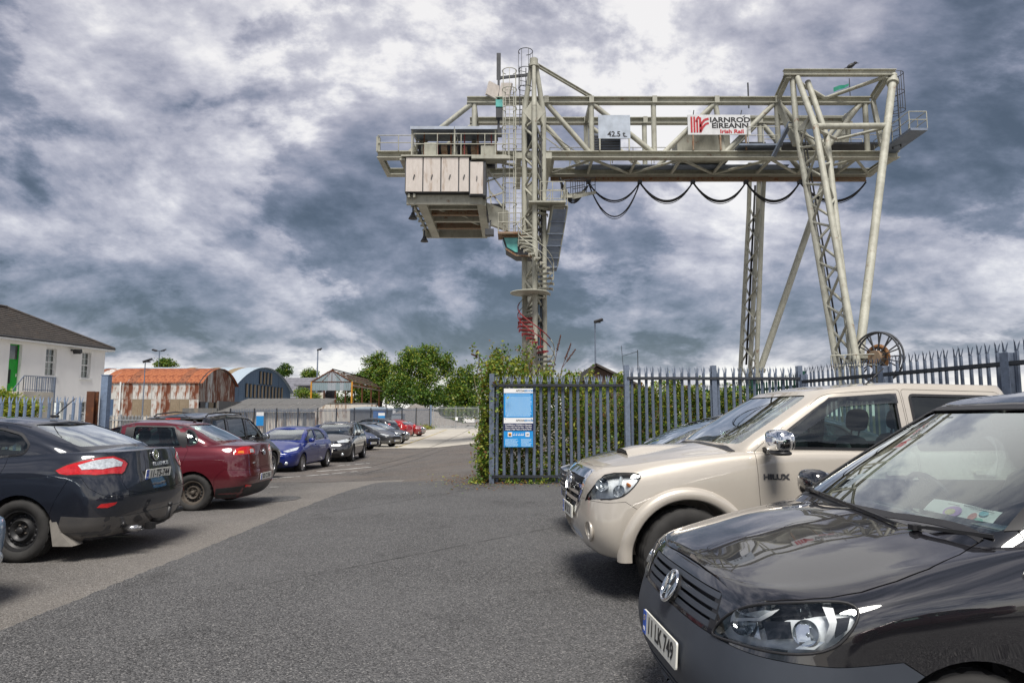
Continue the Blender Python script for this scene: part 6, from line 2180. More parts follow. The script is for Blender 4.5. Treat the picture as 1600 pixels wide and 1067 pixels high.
def rnd_poly(poly, r, n=5):
    """fillet the corners of a polygon; r scalar or one per corner"""
    m = len(poly)
    out = []
    for i in range(m):
        p0, p1, p2 = Vector(poly[i - 1]), Vector(poly[i]), Vector(poly[(i + 1) % m])
        rr = r[i] if isinstance(r, (list, tuple)) else r
        if rr <= 0: out.append(tuple(p1)); continue
        a, b = p0 - p1, p2 - p1
        ra, rb = min(rr, a.length * .48), min(rr, b.length * .48)
        s, e = p1 + a.normalized() * ra, p1 + b.normalized() * rb
        for k in range(n + 1):
            t = k / n
            out.append(tuple(s * (1 - t) ** 2 + p1 * 2 * t * (1 - t) + e * t * t))
    return out

def smooth_poly(poly, n=4):
    """closed Catmull-Rom through the points"""
    P = np.array([(x, y, 0) for x, y in poly], float)
    Q = np.vstack([P[-1:], P, P[:2]])
    out = []
    for i in range(1, len(P) + 1):
        p0, p1, p2, p3 = Q[i - 1], Q[i], Q[i + 1], Q[i + 2] if i + 2 < len(Q) else Q[2]
        for k in range(n):
            t = k / n
            v = .5 * ((2 * p1) + (-p0 + p2) * t + (2 * p0 - 5 * p1 + 4 * p2 - p3) * t ** 2 + (-p0 + 3 * p1 - 3 * p2 + p3) * t ** 3)
            out.append((v[0], v[1]))
    return out

class Car:
    def __init__(self, name, label, cat, X, Y, deg, paint, z=None, group=None):
        self.root = thing(name, label, cat, (X, Y, gz(X, Y) if z is None else z), R(deg), group)
        self.paint = paint
        self.hulls = []
        self.pieces = []
    def shells(self, lower, lower_cz, green, green_cz, ns=4, nv=3, lcrease=(), gcrease=(), ncap=2.0):
        self.L = hull(lower, lower_cz, ns, nv, lcrease, cap_p=ncap)
        self.G = hull(green, green_cz, ns, nv, gcrease)
        self.hulls = [self.L, self.G]
        self.body = bool_mesh(self.L['me'].copy(), self.G['me'].copy(), 'UNION')
    def cut(self, me):
        self.body = bool_mesh(self.body, me, 'DIFFERENCE')
    def void(self, rings, cz):
        h = hull(rings, cz, 3, 2)
        me = h['me']
        me.polygons.foreach_set('material_index', [1] * len(me.polygons))
        self.cut(me)
    def wells(self, axles, r, y_in, y_out=1.3):
        mb = MB(); mb.cur = 1
        for x, z in axles:
            for s in (-1, 1):
                a, b = (y_in, y_out) if s > 0 else (-y_out, -y_in)
                n = 48
                poly = [(x + r * math.cos(2 * PI * k / n), z + r * math.sin(2 * PI * k / n)) for k in range(n)]
                mb.prism(poly, a, b, 'Y')
        self.cut(mb.mesh())
    def windows(self, polys, lo=.3, hi=1.3):
        for s in (1, -1):
            self.cut(prism_mesh(polys, 'Y', lo if s > 0 else -hi, hi if s > 0 else -lo))
    def piece(self, name, poly, axis, lo, hi, gap=.004, mat=None, label=None, both=False, keep=True):
        """lift a panel out of the body along an open joint"""
        got = []
        for s in ((1, -1) if both else (1,)):
            l, h = (lo, hi) if s > 0 else (-hi, -lo)
            if keep:
                me = bool_mesh(self.body.copy(), prism_mesh([poly], axis, l, h, 1), 'INTERSECT')
                self.pieces.append((name, me, mat, label)); got.append(me)
            self.cut(prism_mesh([grow(poly, gap)], axis, l, h, 1))
        return got
    def normals(self, me):
        me.polygons.foreach_set('use_smooth', [True] * len(me.polygons))
        nl = len(me.loops)
        pn = np.zeros(len(me.polygons) * 3); me.polygons.foreach_get('normal', pn); pn = pn.reshape(-1, 3)
        out = np.zeros((nl, 3))
        cache = {}
        vs = me.vertices
        for p in me.polygons:
            fn = Vector(pn[p.index])
            for li in p.loop_indices:
                vi = me.loops[li].vertex_index
                if vi not in cache:
                    lst = []
                    for hl in self.hulls:
                        loc, nn, ix, dist = hl['bvh'].find_nearest(vs[vi].co, .002)
                        if loc is not None:
                            t = hl['tri'][ix]
                            a, b, c = (hl['co'][k] for k in t)
                            ar = (b - a).cross(c - a).length
                            if ar < 1e-12: lst.append(nn); continue
                            wa = (b - loc).cross(c - loc).length / ar
                            wb = (c - loc).cross(a - loc).length / ar
                            wc = max(0.0, 1 - wa - wb)
                            lst.append((hl['n'][t[0]] * wa + hl['n'][t[1]] * wb + hl['n'][t[2]] * wc).normalized())
                    cache[vi] = lst
                best = fn
                bd = .72
                for q in cache[vi]:
                    d = q.dot(fn)
                    if d > bd: bd, best = d, q
                out[li] = best
        me.normals_split_custom_set(out.tolist())
    def finish(self, body_mat=None):
        mats = [body_mat or self.paint, M['dark']]
        self.parts = {}
        def put(name, me, mm):
            me.materials.clear()
            for m in mm: me.materials.append(m)
            self.normals(me)
            o = obj(name, me, None, self.root)
            self.parts.setdefault(name, []).append(o)
            return o
        put('body', self.body, mats)
        for name, me, mat, label in self.pieces:
            if len(me.polygons) == 0: continue
            o = put(name, me, [mat or self.paint, M['dark']])
            if label: o['label'] = label
        return self
    # ---- surface patches
    def ray(self, o, d, which=None):
        best = None
        for hl in (which or self.hulls):
            loc, nn, ix, dist = hl['bvh'].ray_cast(o, d)
            if loc is not None and (best is None or dist < best[2]):
                t = hl['tri'][ix]
                a, b, c = (hl['co'][k] for k in t)
                ar = (b - a).cross(c - a).length
                if ar > 1e-12:
                    wa = (b - loc).cross(c - loc).length / ar; wb = (c - loc).cross(a - loc).length / ar
                    nn = (hl['n'][t[0]] * wa + hl['n'][t[1]] * wb + hl['n'][t[2]] * max(0, 1 - wa - wb)).normalized()
                best = (loc, nn, dist)
        return best
    def patch(self, name, poly, axis, off=.003, thick=.012, mat=None, step=.06, side=1, parent=None, which=None, dirv=None, label=None, smooth_edge=False):
        """a piece that lies on the body: poly in the plane seen along axis (Y side, X front/rear, Z top) or along dirv"""
        if dirv is not None:
            d = Vector(dirv).normalized()
            up = Vector((0, 0, 1)); e1 = up.cross(d).normalized(); e2 = d.cross(e1)
            P3 = [Vector(p) for p in poly]
            poly2 = [(p.dot(e1), p.dot(e2)) for p in P3]
            mk3 = lambda u, v: e1 * u + e2 * v + d * 5
        else:
            poly2 = poly
            d = {'Y': Vector((0, side, 0)), 'X': Vector((side, 0, 0)), 'Z': Vector((0, 0, 1))}[axis]
            mk3 = {'Y': lambda u, v: Vector((u, side * 4, v)), 'X': lambda u, v: Vector((side * 5, u, v)), 'Z': lambda u, v: Vector((u, v, 4))}[axis]
        pl = densify(poly2, step)
        vs, fs = cdt_poly(pl, step)
        top, nn_ = [], []
        last = None
        for v in vs:
            h = self.ray(mk3(v.x, v.y), -d, which)
            top.append(h); 
            if h: last = h
        if last is None: return None
        nb = len(pl)
        verts, faces = [], []
        okv = {}
        for i, h in enumerate(top):
            if h is None: continue
            okv[i] = len(verts)
            verts.append(h[0] + h[1] * off)
        for f in fs:
            if all(i in okv for i in f): faces.append([okv[i] for i in f])
        if not faces: return None
        bm = bmesh.new()
        bv = [bm.verts.new(v) for v in verts]
        for f in faces:
            try: bm.faces.new([bv[i] for i in f])
            except ValueError: pass
        bmesh.ops.recalc_face_normals(bm, faces=bm.faces)
        s_ = sum((f.normal.dot(d) for f in bm.faces))
        if s_ < 0: bmesh.ops.reverse_faces(bm, faces=bm.faces)
        for f in bm.faces: f.smooth = True
        if thick > 0:
            be = [e for e in bm.edges if e.is_boundary]
            nmap = {}
            for i, k in okv.items(): nmap[bv[k]] = top[i][1]
            r = bmesh.ops.extrude_edge_only(bm, edges=be)
            newv = [g for g in r['geom'] if isinstance(g, bmesh.types.BMVert)]
            for nv_ in newv:
                src = [e.other_vert(nv_) for e in nv_.link_edges if e.other_vert(nv_) in nmap]
                if src: nv_.co = src[0].co - nmap[src[0]] * thick
            for g in r['geom']:
                if isinstance(g, bmesh.types.BMFace): g.smooth = False
        me = bpy.data.meshes.new(name)
        bm.to_mesh(me); bm.free()
        me.set_sharp_from_angle(angle=R(50))
        o = obj(name, me, mat, parent or self.root)
        if label: o['label'] = label
        return o
    def strip(self, name, pts, axis, w, mat, off=.004, thick=.006, side=1, parent=None, which=None):
        """narrow band following the body along a 2-D path"""
        L, Rr = [], []
        P = [Vector(p) for p in pts]
        for i in range(len(P)):
            t = (P[min(i + 1, len(P) - 1)] - P[max(i - 1, 0)]).normalized()
            n = Vector((-t.y, t.x)) * w / 2
            L.append(tuple(P[i] + n)); Rr.append(tuple(P[i] - n))
        return self.patch(name, L + Rr[::-1], axis, off, thick, mat, max(w, .03), side, parent, which)
    def add(self, name, mb, mat, parent=None, label=None):
        o = mb.build(name, mat, parent or self.root)
        if label: o['label'] = label
        return o
    def text(self, s, size, mat, loc, facing, parent=None, bold=0.0, sx=1.0, ext=.003, tilt=0.0, roll=0.0):
        """lettering; facing in degrees about z: direction the text looks towards"""
        me = text_mesh(s, size, ext, 'CENTER', bold, sx=sx)
        o = obj('lettering', me, mat, parent or self.root)
        o.rotation_euler = Matrix.Rotation(R(facing + 90), 3, 'Z').to_4x4().to_euler() if False else (Matrix.Rotation(R(facing + 90), 3, 'Z') @ Matrix.Rotation(R(90 + tilt), 3, 'X') @ Matrix.Rotation(R(roll), 3, 'Z')).to_euler()
        o.location = loc
        return o
    def plate(self, txt, loc, facing, w=.52, h=.112, tilt=0.0, dots=False, sx=.92, size=.105):
        Mx = Matrix.Rotation(R(facing + 90), 4, 'Z') @ Matrix.Rotation(R(tilt), 4, 'X')
        mb = MB(); mb.prism(rnd_poly([(-w / 2, -h / 2), (w / 2, -h / 2), (w / 2, h / 2), (-w / 2, h / 2)], .012, 3), -.004, .004, 'Y')
        p = self.add('number_plate', mb, M['plate_white'])
        p.matrix_local = Matrix.Translation(loc) @ Mx
        mb = MB(); mb.box((-w / 2 + .026, -.0055, 0), (.048, .002, h - .006)); self.add('blue_band', mb, M['plate_blue'], p)
        mb = MB()
        for k in range(8):
            a = 2 * PI * k / 8
            mb.box((-w / 2 + .026 + .011 * math.cos(a), -.0072, .022 + .011 * math.sin(a)), (.004, .001, .004))
        self.add('star_ring', mb, plain_yellow, p)
        me = text_mesh('IRL', .024, .0005, 'CENTER', .0005); o = obj('lettering', me, M['white'], p); o.rotation_euler = (PI / 2, 0, 0); o.location = (-w / 2 + .026, -.0068, -.030)
        me = text_mesh(txt, size, .0005, 'CENTER', .0016, sx=sx); o = obj('lettering', me, M['ink'], p); o.rotation_euler = (PI / 2, 0, 0); o.location = (.022, -.0062, 0)
        return p

plain_yellow = plain('flag_yellow', (.75, .55, .03), .5, var=0)

# ---- wheels
_wheel_cache = {}
def tyre_mesh(r, w, rim_r, n=84):
    key = (r, w, rim_r)
    if key in _wheel_cache: return _wheel_cache[key]
    hw_ = w / 2
    prof = [(rim_r, -hw_ * .72), (rim_r + .012, -hw_ * .86), (rim_r + (r - rim_r) * .35, -hw_ * 1.03), (rim_r + (r - rim_r) * .62, -hw_ * 1.05), (r - .022, -hw_ * .95), (r - .007, -hw_ * .80)]
    tread = []
    for a, b in ((-.76, -.46), (-.40, -.06), (.06, .40), (.46, .76)):
        tread += [(r - .010, hw_ * (a - .02)), (r, hw_ * a), (r, hw_ * b), (r - .010, hw_ * (b + .02))]
    prof2 = prof + tread + [(q, -h) for q, h in prof[::-1]]
    v, q = [], []
    m = len(prof2)
    for k in range(n):
        t = 2 * PI * k / n
        for j, (rr, h) in enumerate(prof2):
            if len(prof) <= j < m - len(prof) and k % 4 == 0: rr = rr - .008     # cross grooves
            tt = t + (.012 if j % 3 == 0 else 0)
            v.append((rr * math.cos(tt), h, rr * math.sin(tt)))
    for k in range(n):
        kk = (k + 1) % n
        for j in range(m - 1):
            q.append((k * m + j, k * m + j + 1, kk * m + j + 1, kk * m + j))
    me = np_mesh(v, q)
    me.polygons.foreach_set('use_smooth', [True] * len(me.polygons))
    me.set_sharp_from_angle(angle=R(40))
    me.materials.append(M['rubber'])
    _wheel_cache[key] = me
    return me

def rim_mesh(kind, rr, w, spokes=5):
    key = (kind, rr, w, spokes)
    if key in _wheel_cache: return _wheel_cache[key]
    o = w * .36
    mb = MB()
    mb.lathe([(rr + .012, o), (rr + .010, o + .008), (rr - .012, o + .004), (rr - .02, o - .03), (rr - .035, -o)], 48, 'Y')
    if kind == 'steel':
        n = 96
        prof = [(rr - .018, o - .03), (rr - .04, o - .055), (rr - .075, o - .05), (rr * .50, o - .012), (rr * .42, o - .020), (rr * .32, o - .045), (rr * .20, o - .042), (rr * .17, o - .005), (rr * .10, o + .006), (0.001, o + .008)]
        mb.lathe(prof, n, 'Y')
    else:
        hub = rr * .25
        for k in range(spokes):
            t = 2 * PI * k / spokes
            c, s = math.cos(t), math.sin(t)
            if spokes <= 6: offs = ((-.13, -.22), (.13, .22))
            else: offs = ((0, 0),)
            for (a0, a1) in offs:
                w0, w1 = (.030, .022) if spokes <= 6 else (.030, .026)
                def pt(r_, a, dy, sgn, ww):
                    ang = t + a
                    return Vector((r_ * math.cos(ang) - sgn * ww * math.sin(ang), dy, r_ * math.sin(ang) + sgn * ww * math.cos(ang)))
                P_ = []
                for (r_, a, ww, dy) in ((hub * .8, a0 * .8, w0, o - .004), (rr * .62, (a0 + a1) / 2, w1, o + .002), (rr - .012, a1, w1, o - .012)):
                    P_ += [pt(r_, a, dy, -1, ww), pt(r_, a, dy, 1, ww), pt(r_, a, dy - .03, 1, ww * 1.1), pt(r_, a, dy - .03, -1, ww * 1.1)]
                f = []
                for i in (0, 4):
                    f += [(i, i + 1, i + 5, i + 4), (i + 1, i + 2, i + 6, i + 5), (i + 3, i, i + 4, i + 7)]
                mb.add(P_, f)
        mb.lathe([(hub, o - .03), (hub, o - .004), (hub * .8, o + .004), (hub * .45, o + .006), (0.001, o + .008)], 24, 'Y')
    me = mb.mesh()
    me.set_sharp_from_angle(angle=R(35))
    _wheel_cache[key] = me
    return me

def rim_holes(rr, w, n=16):
    key = ('holes', rr, w, n)
    if key in _wheel_cache: return _wheel_cache[key]
    o = w * .36
    mb = MB()
    for k in range(n):
        t = 2 * PI * k / n
        Mx = Matrix.Rotation(-t, 4, 'Y') @ Matrix.Translation((rr - .058, o - .0515, 0)) @ Matrix.Diagonal((.75, 1, 1.05, 1))
        mb.lathe([(0.001, .004), (.019, .004), (.021, .0)], 10, 'Y', M=Mx)
    me = mb.mesh()
    _wheel_cache[key] = me
    return me

def add_wheels(car, axles, y, r, w, rim_r, kind='alloy', spokes=5, rim_mat=None, steer=0.0, sides=(1, -1)):
    for i, (x, z) in enumerate(axles):
        for s in sides:
            o = obj('wheel', tyre_mesh(r, w, rim_r), None, car.root, loc=(x, s * y, z))
            o.rotation_euler = (0, .35 * i, (0 if s > 0 else PI) + (steer if i == 0 else 0))
            rm = rim_mesh(kind, rim_r, w, spokes)
            ri = obj('rim', rm, None, o)
            if not rm.materials: rm.materials.append(rim_mat or M['alloy'])
            if kind == 'steel':
                hm = rim_holes(rim_r, w)
                if not hm.materials: hm.materials.append(M['ink'])
                obj('rim_slots', hm, None, o)
                for k in range(5):
                    t = 2 * PI * k / 5 + .3
                    key = ('bolt', w)
                    if key not in _wheel_cache:
                        mb = MB(); mb.lathe([(.011, 0), (.011, .014), (.001, .016)], 6, 'Y'); _wheel_cache[key] = mb.mesh(); _wheel_cache[key].materials.append(M['steel_dirty'])
                    obj('wheel_bolt', _wheel_cache[key], None, o, loc=(.054 * math.cos(t), w * .36 - .043, .054 * math.sin(t)))
            else:
                key = ('disc', rim_r)
                if key not in _wheel_cache:
                    mb = MB(); mb.lathe([(.001, 0), (rim_r - .05, 0), (rim_r - .05, -.02)], 32, 'Y'); _wheel_cache[key] = mb.mesh(); _wheel_cache[key].materials.append(M['steel_dirty'])
                obj('brake_disc', _wheel_cache[key], None, o, loc=(0, -.01, 0))

def soft_box(c, s, n=4, p=4.0, Mx=None):
    """rounded block (superellipsoid)"""
    bm = bmesh.new()
    bmesh.ops.create_cube(bm, size=2)
    bmesh.ops.subdivide_edges(bm, edges=bm.edges, cuts=n, use_grid_fill=True)
    for v in bm.verts:
        x, y, z = v.co
        k = (abs(x) ** p + abs(y) ** p + abs(z) ** p) ** (1 / p)
        v.co = Vector((x / k * s[0] / 2, y / k * s[1] / 2, z / k * s[2] / 2))
        if Mx is not None: v.co = Mx @ v.co
        v.co += Vector(c)
    vs = [v.co.copy() for v in bm.verts]; fs = [[v.index for v in f.verts] for f in bm.faces]
    bm.free()
    return vs, fs

_seat = {}
def add_seat(car, x, y, z=.48, mat='seat_cloth', cover=None, head=True, bw=.50, hz=1.0):
    if 'me' not in _seat:
        mb = MB()
        for (c, s, rot) in (((.18, 0, .05), (.54, .50, .17), 0), ((-.14, 0, .36), (.15, .48, .62), -.2)):
            vs, fs = soft_box(c, s, 4, 3.6, Matrix.Rotation(rot, 3, 'Y')); mb.add(vs, fs, True)
        _seat['me'] = mb.mesh()
        mb = MB(); vs, fs = soft_box((-.25, 0, .80), (.11, .27, .20), 4, 3.0, Matrix.Rotation(-.15, 3, 'Y')); mb.add(vs, fs, True)
        mb.tube((-.22, -.06, .66), (-.24, -.06, .74), .008, 6); mb.tube((-.22, .06, .66), (-.24, .06, .74), .008, 6)
        _seat['head'] = mb.mesh()
        mb = MB(); vs, fs = soft_box((-.085, 0, .38), (.06, .30, .46), 3, 3.6, Matrix.Rotation(-.2, 3, 'Y')); mb.add(vs, fs, True)
        _seat['cover'] = mb.mesh()
    o = bpy.data.objects.new('seat', _seat['me'].copy()); link(o, car.root); o.data.materials.append(M[mat]); o.location = (x, y, z)
    if head:
        h = bpy.data.objects.new('headrest', _seat['head'].copy()); link(h, o); h.data.materials.append(M[mat])
    if cover:
        h = bpy.data.objects.new('seat_panel', _seat['cover'].copy()); link(h, o); h.data.materials.append(M[cover])
    return o

def steering(car, x, y, z):
    mb = MB()
    Mx = Matrix.Translation((x, y, z)) @ Matrix.Rotation(R(-65), 4, 'Y')
    mb.path([Mx @ Vector((.185 * math.cos(2 * PI * k / 24), .185 * math.sin(2 * PI * k / 24), 0)) for k in range(24)], .016, 7, True)
    for a in (0, PI, PI * 1.5): mb.bar(Mx @ Vector((0, 0, -.01)), Mx @ Vector((.18 * math.cos(a), .18 * math.sin(a), 0)), .03, .015)
    mb.lathe([(.001, .01), (.07, .005), (.075, -.02)], 16, M=Mx)
    car.add('steering_wheel', mb, M['black_plastic'])

def mirror(car, x, y, z, mat, w=.25, h=.16, d=.13, base=(0, 0, -.04), cap=None, sides=(1, -1), back=0.0):
    x0_ = x
    for s in sides:
        x = x0_ - (back if s < 0 else 0)
        mb = MB()
        vs, fs = soft_box((x, s * (y + w / 2), z), (d, w, h), 5, 3.0)
        mb.add(vs, fs, True)
        o = car.add('mirror', mb, mat)
        mb = MB(); mb.bar((x + base[0], s * (y - .10), z - h * .42), (x, s * (y + .10), z - h * .30), .05, .035); car.add('mirror_arm', mb, M['black_plastic'], o)
        mb = MB(); vs, fs = soft_box((x - d * .42, s * (y + w / 2), z), (.03, w * .86, h * .80), 3, 4.0); mb.add(vs, fs, True)
        car.add('mirror_glass', mb, M['reflector'], o)
        if cap is not None:
            mb = MB(); vs, fs = soft_box((x, s * (y + w / 2), z - h * .50), (d * .9, w * .9, h * .22), 3, 3.0); mb.add(vs, fs, True); car.add('mirror_base', mb, cap, o)

def wiper(car, p0, p1, p2, mat='black_plastic'):
    mb = MB(); mb.bar(p0, p1, .016, .012); mb.bar(p1, p2, .010, .014); mb.box(p0, (.035, .035, .022))
    car.add('wiper', mb, M[mat])

def arc_pts(cx, cz, r, a0, a1, n):
    return [(cx + r * math.cos(a0 + (a1 - a0) * k / n), cz + r * math.sin(a0 + (a1 - a0) * k / n)) for k in range(n + 1)]

def car_pix(car, pts, only=None):
    """points of the photograph carried onto the car's shell, in the car's own space"""
    bpy.context.view_layer.update()
    inv = car.root.matrix_world.inverted()
    o = inv @ Vector((0, 0, CAM_H))
    out = []
    for px, py in pts:
        d = (inv.to_3x3() @ pix_dir(px, py)).normalized()
        h = car.ray(o, d, only)
        if h: out.append((h[0], h[1]))
    return out

def pix_patch(car, name, pts, mat, off=.003, thick=.012, step=.05, mirror_too=True, label=None, only=None, parent=None, cut=0.0):
    hits = car_pix(car, pts, only)
    P = [h[0] for h in hits]
    n = sum((h[1] for h in hits), Vector()).normalized()
    res = []
    for s in ((1, -1) if mirror_too else (1,)):
        Q = [Vector((p.x, p.y * s, p.z)) for p in P]
        d = Vector((n.x, n.y * s, n.z))
        res.append((Q, d, car.patch(name, Q, None, off, thick, mat, step, 1, parent, only, d, label)))
    return res

def prism3(P, d, a, b, mi=1):
    mb = MB(); mb.cur = mi
    n = len(P)
    vs = [p + d * a for p in P] + [p + d * b for p in P]
    mb.add(vs, [(k, (k + 1) % n, n + (k + 1) % n, n + k) for k in range(n)])
    mb.add(vs, [tuple(range(n - 1, -1, -1)), tuple(range(n, 2 * n))])
    return mb.mesh()

def poly3_smooth(P, n=4):
    """closed smooth curve through 3-D points"""
    Q = [P[-1]] + list(P) + [P[0], P[1]]
    out = []
    for i in range(1, len(P) + 1):
        p0, p1, p2, p3 = Q[i - 1], Q[i], Q[i + 1], Q[i + 2]
        for k in range(n):
            t = k / n
            out.append(.5 * ((2 * p1) + (p2 - p0) * t + (2 * p0 - 5 * p1 + 4 * p2 - p3) * t ** 2 + (3 * p1 - p0 - 3 * p2 + p3) * t ** 3))
    return out

def frame_on(car, loc, n, up=Vector((0, 0, 1))):
    """matrix whose -Y looks out of the surface"""
    y = -n.normalized()
    x = y.cross(up).normalized()
    z = x.cross(y).normalized()
    Mx = Matrix((x, y, z)).transposed().to_4x4()
    Mx.translation = loc
    return Mx

def round_badge(car, loc, n, r, kind):
    Mx = frame_on(car, loc, n)
    mb = MB(); mb.lathe([(0.001, -.010), (r * .84, -.012), (r * .86, -.004), (r * .86, .02)], 32, 'Y', M=Mx)
    b = car.add('badge', mb, M['black_plastic'] if kind != 'plain' else M['chrome'])
    mb = MB(); mb.path([Mx @ Vector((r * .92 * math.cos(2 * PI * k / 32), -.010, r * .92 * math.sin(2 * PI * k / 32))) for k in range(32)], r * .10, 8, True)
    def st(a, c, w=.13):
        a, c = Vector((a[0] * r, -.016, a[1] * r)), Vector((c[0] * r, -.016, c[1] * r))
        d = (c - a).normalized(); nn = Vector((-d.z, 0, d.x)) * w * r / 2
        vs = [a + nn, a - nn, c - nn, c + nn]
        mb.add([Mx @ v for v in vs] + [Mx @ (v + Vector((0, .01, 0))) for v in vs], [(0, 1, 2, 3), (7, 6, 5, 4), (0, 4, 5, 1), (1, 5, 6, 2), (2, 6, 7, 3), (3, 7, 4, 0)])
    if kind == 'vw':
        for s in (-1, 1):
            st((s * .36, .80), (s * .02, .10)); st((s * .80, .30), (s * .36, -.72)); st((s * .36, -.72), (s * .03, .00))
    elif kind == 'ovals':
        mb.path([Mx @ Vector((r * .55 * math.cos(2 * PI * k / 24), -.014, r * .34 * math.sin(2 * PI * k / 24) + r * .30)) for k in range(24)], r * .09, 6, True)
        mb.path([Mx @ Vector((r * .28 * math.cos(2 * PI * k / 24), -.016, r * .62 * math.sin(2 * PI * k / 24))) for k in range(24)], r * .09, 6, True)
    elif kind == 'lozenge':
        for a, c in (((0, .95), (.5, 0)), ((.5, 0), (0, -.95)), ((0, -.95), (-.5, 0)), ((-.5, 0), (0, .95))): st(a, c, .3)
    car.add('emblem', mb, M['chrome'], b)
    return b
# ================================================================== VEHICLES
P_BLACK = car_paint('black_car_paint', (0.0045, 0.0048, 0.0075), .2, .35, 0.0, .02, ior=2.1)
P_BEIGE = car_paint('beige_car_paint', (0.54, 0.495, 0.43), .10, .38, 0.25, .12, (.25, .21, .17))
P_SLATE = car_paint('slate_car_paint', (0.014, 0.018, 0.029), .30, .35, 0.25, .16)
P_MAROON = car_paint('maroon_car_paint', (0.115, 0.009, 0.018), .25, .35, 0.25, .16)
P_BLUE = car_paint('blue_car_paint', (0.002, 0.018, 0.19), .25, .35, 0.30, .08)
P_NAVY = car_paint('navy_car_paint', (0.006, 0.020, 0.085), .25, .35, 0.25, .10)
P_GREY = car_paint('grey_car_paint', (0.085, 0.090, 0.098), .25, .35, 0.45, .12)
P_GREY2 = car_paint('dark_grey_car_paint', (0.045, 0.048, 0.055), .25, .35, 0.35, .12)
P_RED = car_paint('red_car_paint', (0.36, 0.012, 0.014), .15, .35, 0.0, .08)
P_CRIMSON = car_paint('crimson_car_paint', (0.25, 0.010, 0.016), .15, .35, 0.1, .08)
P_PALE = car_paint('pale_blue_car_paint', (0.20, 0.30, 0.42), .15, .35, 0.3, .10)

# ------------------------------------------------ black van, nearest on the right
cd = Car('parked_van', 'glossy black van in the near right corner with a permit on its dashboard', 'van', 2.833, 3.398, 184, P_BLACK)
low = [dict(xr=-2.10, xf=2.00, w=.74, rb=.25, fb=.35, z=.19),
       dict(xr=-2.17, xf=2.10, w=.86, rb=.25, fb=.40, z=.27),
       dict(xr=-2.19, xf=2.155, w=.895, rb=.25, fb=.46, z=.46),
       dict(xr=-2.18, xf=2.12, w=.90, rb=.25, fb=.50, z=[(2.2, .63), (1.6, .66), (1.3, .70), (0, .70)]),
       dict(xr=-2.17, xf=2.065, w=.888, rb=.25, fb=.52, z=[(2.2, .755), (1.7, .83), (1.3, .90), (.6, .92), (-2.2, .92)]),
       dict(xr=-2.15, xf=2.03, w=[(2.1, .80), (1.5, .80), (1.1, .815), (.7, .83), (0, .84)], rb=.25, fb=.52, z=[(2.1, .825), (1.9, .855), (1.7, .885), (1.4, .955), (1.1, 1.03), (.9, 1.045), (-2.2, 1.06)])]
lcz = [(2.1, .83), (1.95, .885), (1.75, .945), (1.5, 1.005), (1.25, 1.055), (1.1, 1.075), (.9, 1.08), (-2.2, 1.09)]
gr = [dict(xr=-2.14, xf=1.34, w=.80, rb=.2, fb=.30, z=.94),
      dict(xr=-2.14, xf=1.20, w=.80, rb=.2, fb=.30, z=[(1.2, 1.055), (.8, 1.06), (-2.2, 1.08)]),
      dict(xr=-2.13, xf=.78, w=.765, rb=.2, fb=.28, z=1.32),
      dict(xr=-2.10, xf=.37, w=.665, rb=.2, fb=.24, z=[(.4, 1.545), (0, 1.61), (-.5, 1.64), (-2.1, 1.63)])]
gcz = [(.4, 1.555), (.2, 1.60), (-.2, 1.67), (-.8, 1.70), (-2.1, 1.67)]
cd.shells(low, lcz, gr, gcz, ns=8, nv=5, gcrease=())
cd.wells([(1.34, .317), (-1.34, .317)], .362, .52)
ws = rnd_poly([(-.735, 1.062), (.735, 1.062), (.60, 1.525), (-.60, 1.525)], [.05, .05, .07, .07], 5)
cd.cut(prism_mesh([ws], 'X', .1, 1.6))
sw = rnd_poly([(.98, 1.13), (.30, 1.50), (-.42, 1.55), (-.42, 1.11)], [.06, .08, .05, .05], 4)
cd.windows([sw])
cd.void([dict(xr=-2.0, xf=1.0, w=.74, rb=.2, fb=.2, z=.5), dict(xr=-2.0, xf=1.0, w=.74, rb=.2, fb=.2, z=.99), dict(xr=-2.0, xf=.32, w=.60, rb=.2, fb=.2, z=[(.3, 1.50), (-.3, 1.57), (-2, 1.57)])], [(.3, 1.51), (-.3, 1.60), (-2, 1.60)])
bh = [(h[0].x, h[0].y) for h in car_pix(cd, [(1172, 939), (1205, 938), (1250, 936), (1298, 932), (1345, 924), (1400, 907), (1450, 888), (1498, 866), (1520, 852)], [cd.L])]
bon = [(2.02, 0), (2.018, .25), (2.008, .46)] + bh + [(1.13, .70), (1.165, .5), (1.20, .25), (1.21, 0)]
bonp = bon + [(x, -y) for x, y in bon[-2:0:-1]]
cd.piece('bonnet', bonp, 'Z', .62, 1.30, .006)
# lamps: outline read off the photograph on the shell
hl = [(1113, 986), (1128, 967), (1152, 952), (1185, 944), (1240, 941), (1295, 939), (1325, 942), (1341, 953), (1338, 972), (1322, 996), (1302, 1012), (1268, 1021), (1225, 1021), (1180, 1013), (1140, 1001), (1118, 993)]
hh = car_pix(cd, hl, [cd.L])
HLP = poly3_smooth([h[0] for h in hh], 2)
HLN = sum((h[1] for h in hh), Vector()).normalized()
for s in (1, -1):
    cd.cut(prism3([Vector((p.x, p.y * s, p.z)) for p in HLP], Vector((HLN.x, HLN.y * s, HLN.z)), -.13, .3))
grl = rnd_poly([(-.49, .665), (.49, .665), (.455, .80), (-.455, .80)], .03, 3)
cd.cut(prism_mesh([grl], 'X', 1.93, 2.6))
lgr = rnd_poly([(-.60, .225), (.60, .225), (.56, .375), (-.56, .375)], .03, 3)
cd.cut(prism_mesh([lgr], 'X', 1.95, 2.6))
cd.piece('bumper', [(2.6, .05), (2.6, .645), (2.05, .648), (1.80, .655), (1.585, .675), (1.50, .62), (1.46, .5), (1.46, .05)], 'Y', -1.3, 1.3, .003, M['grey_plastic'])
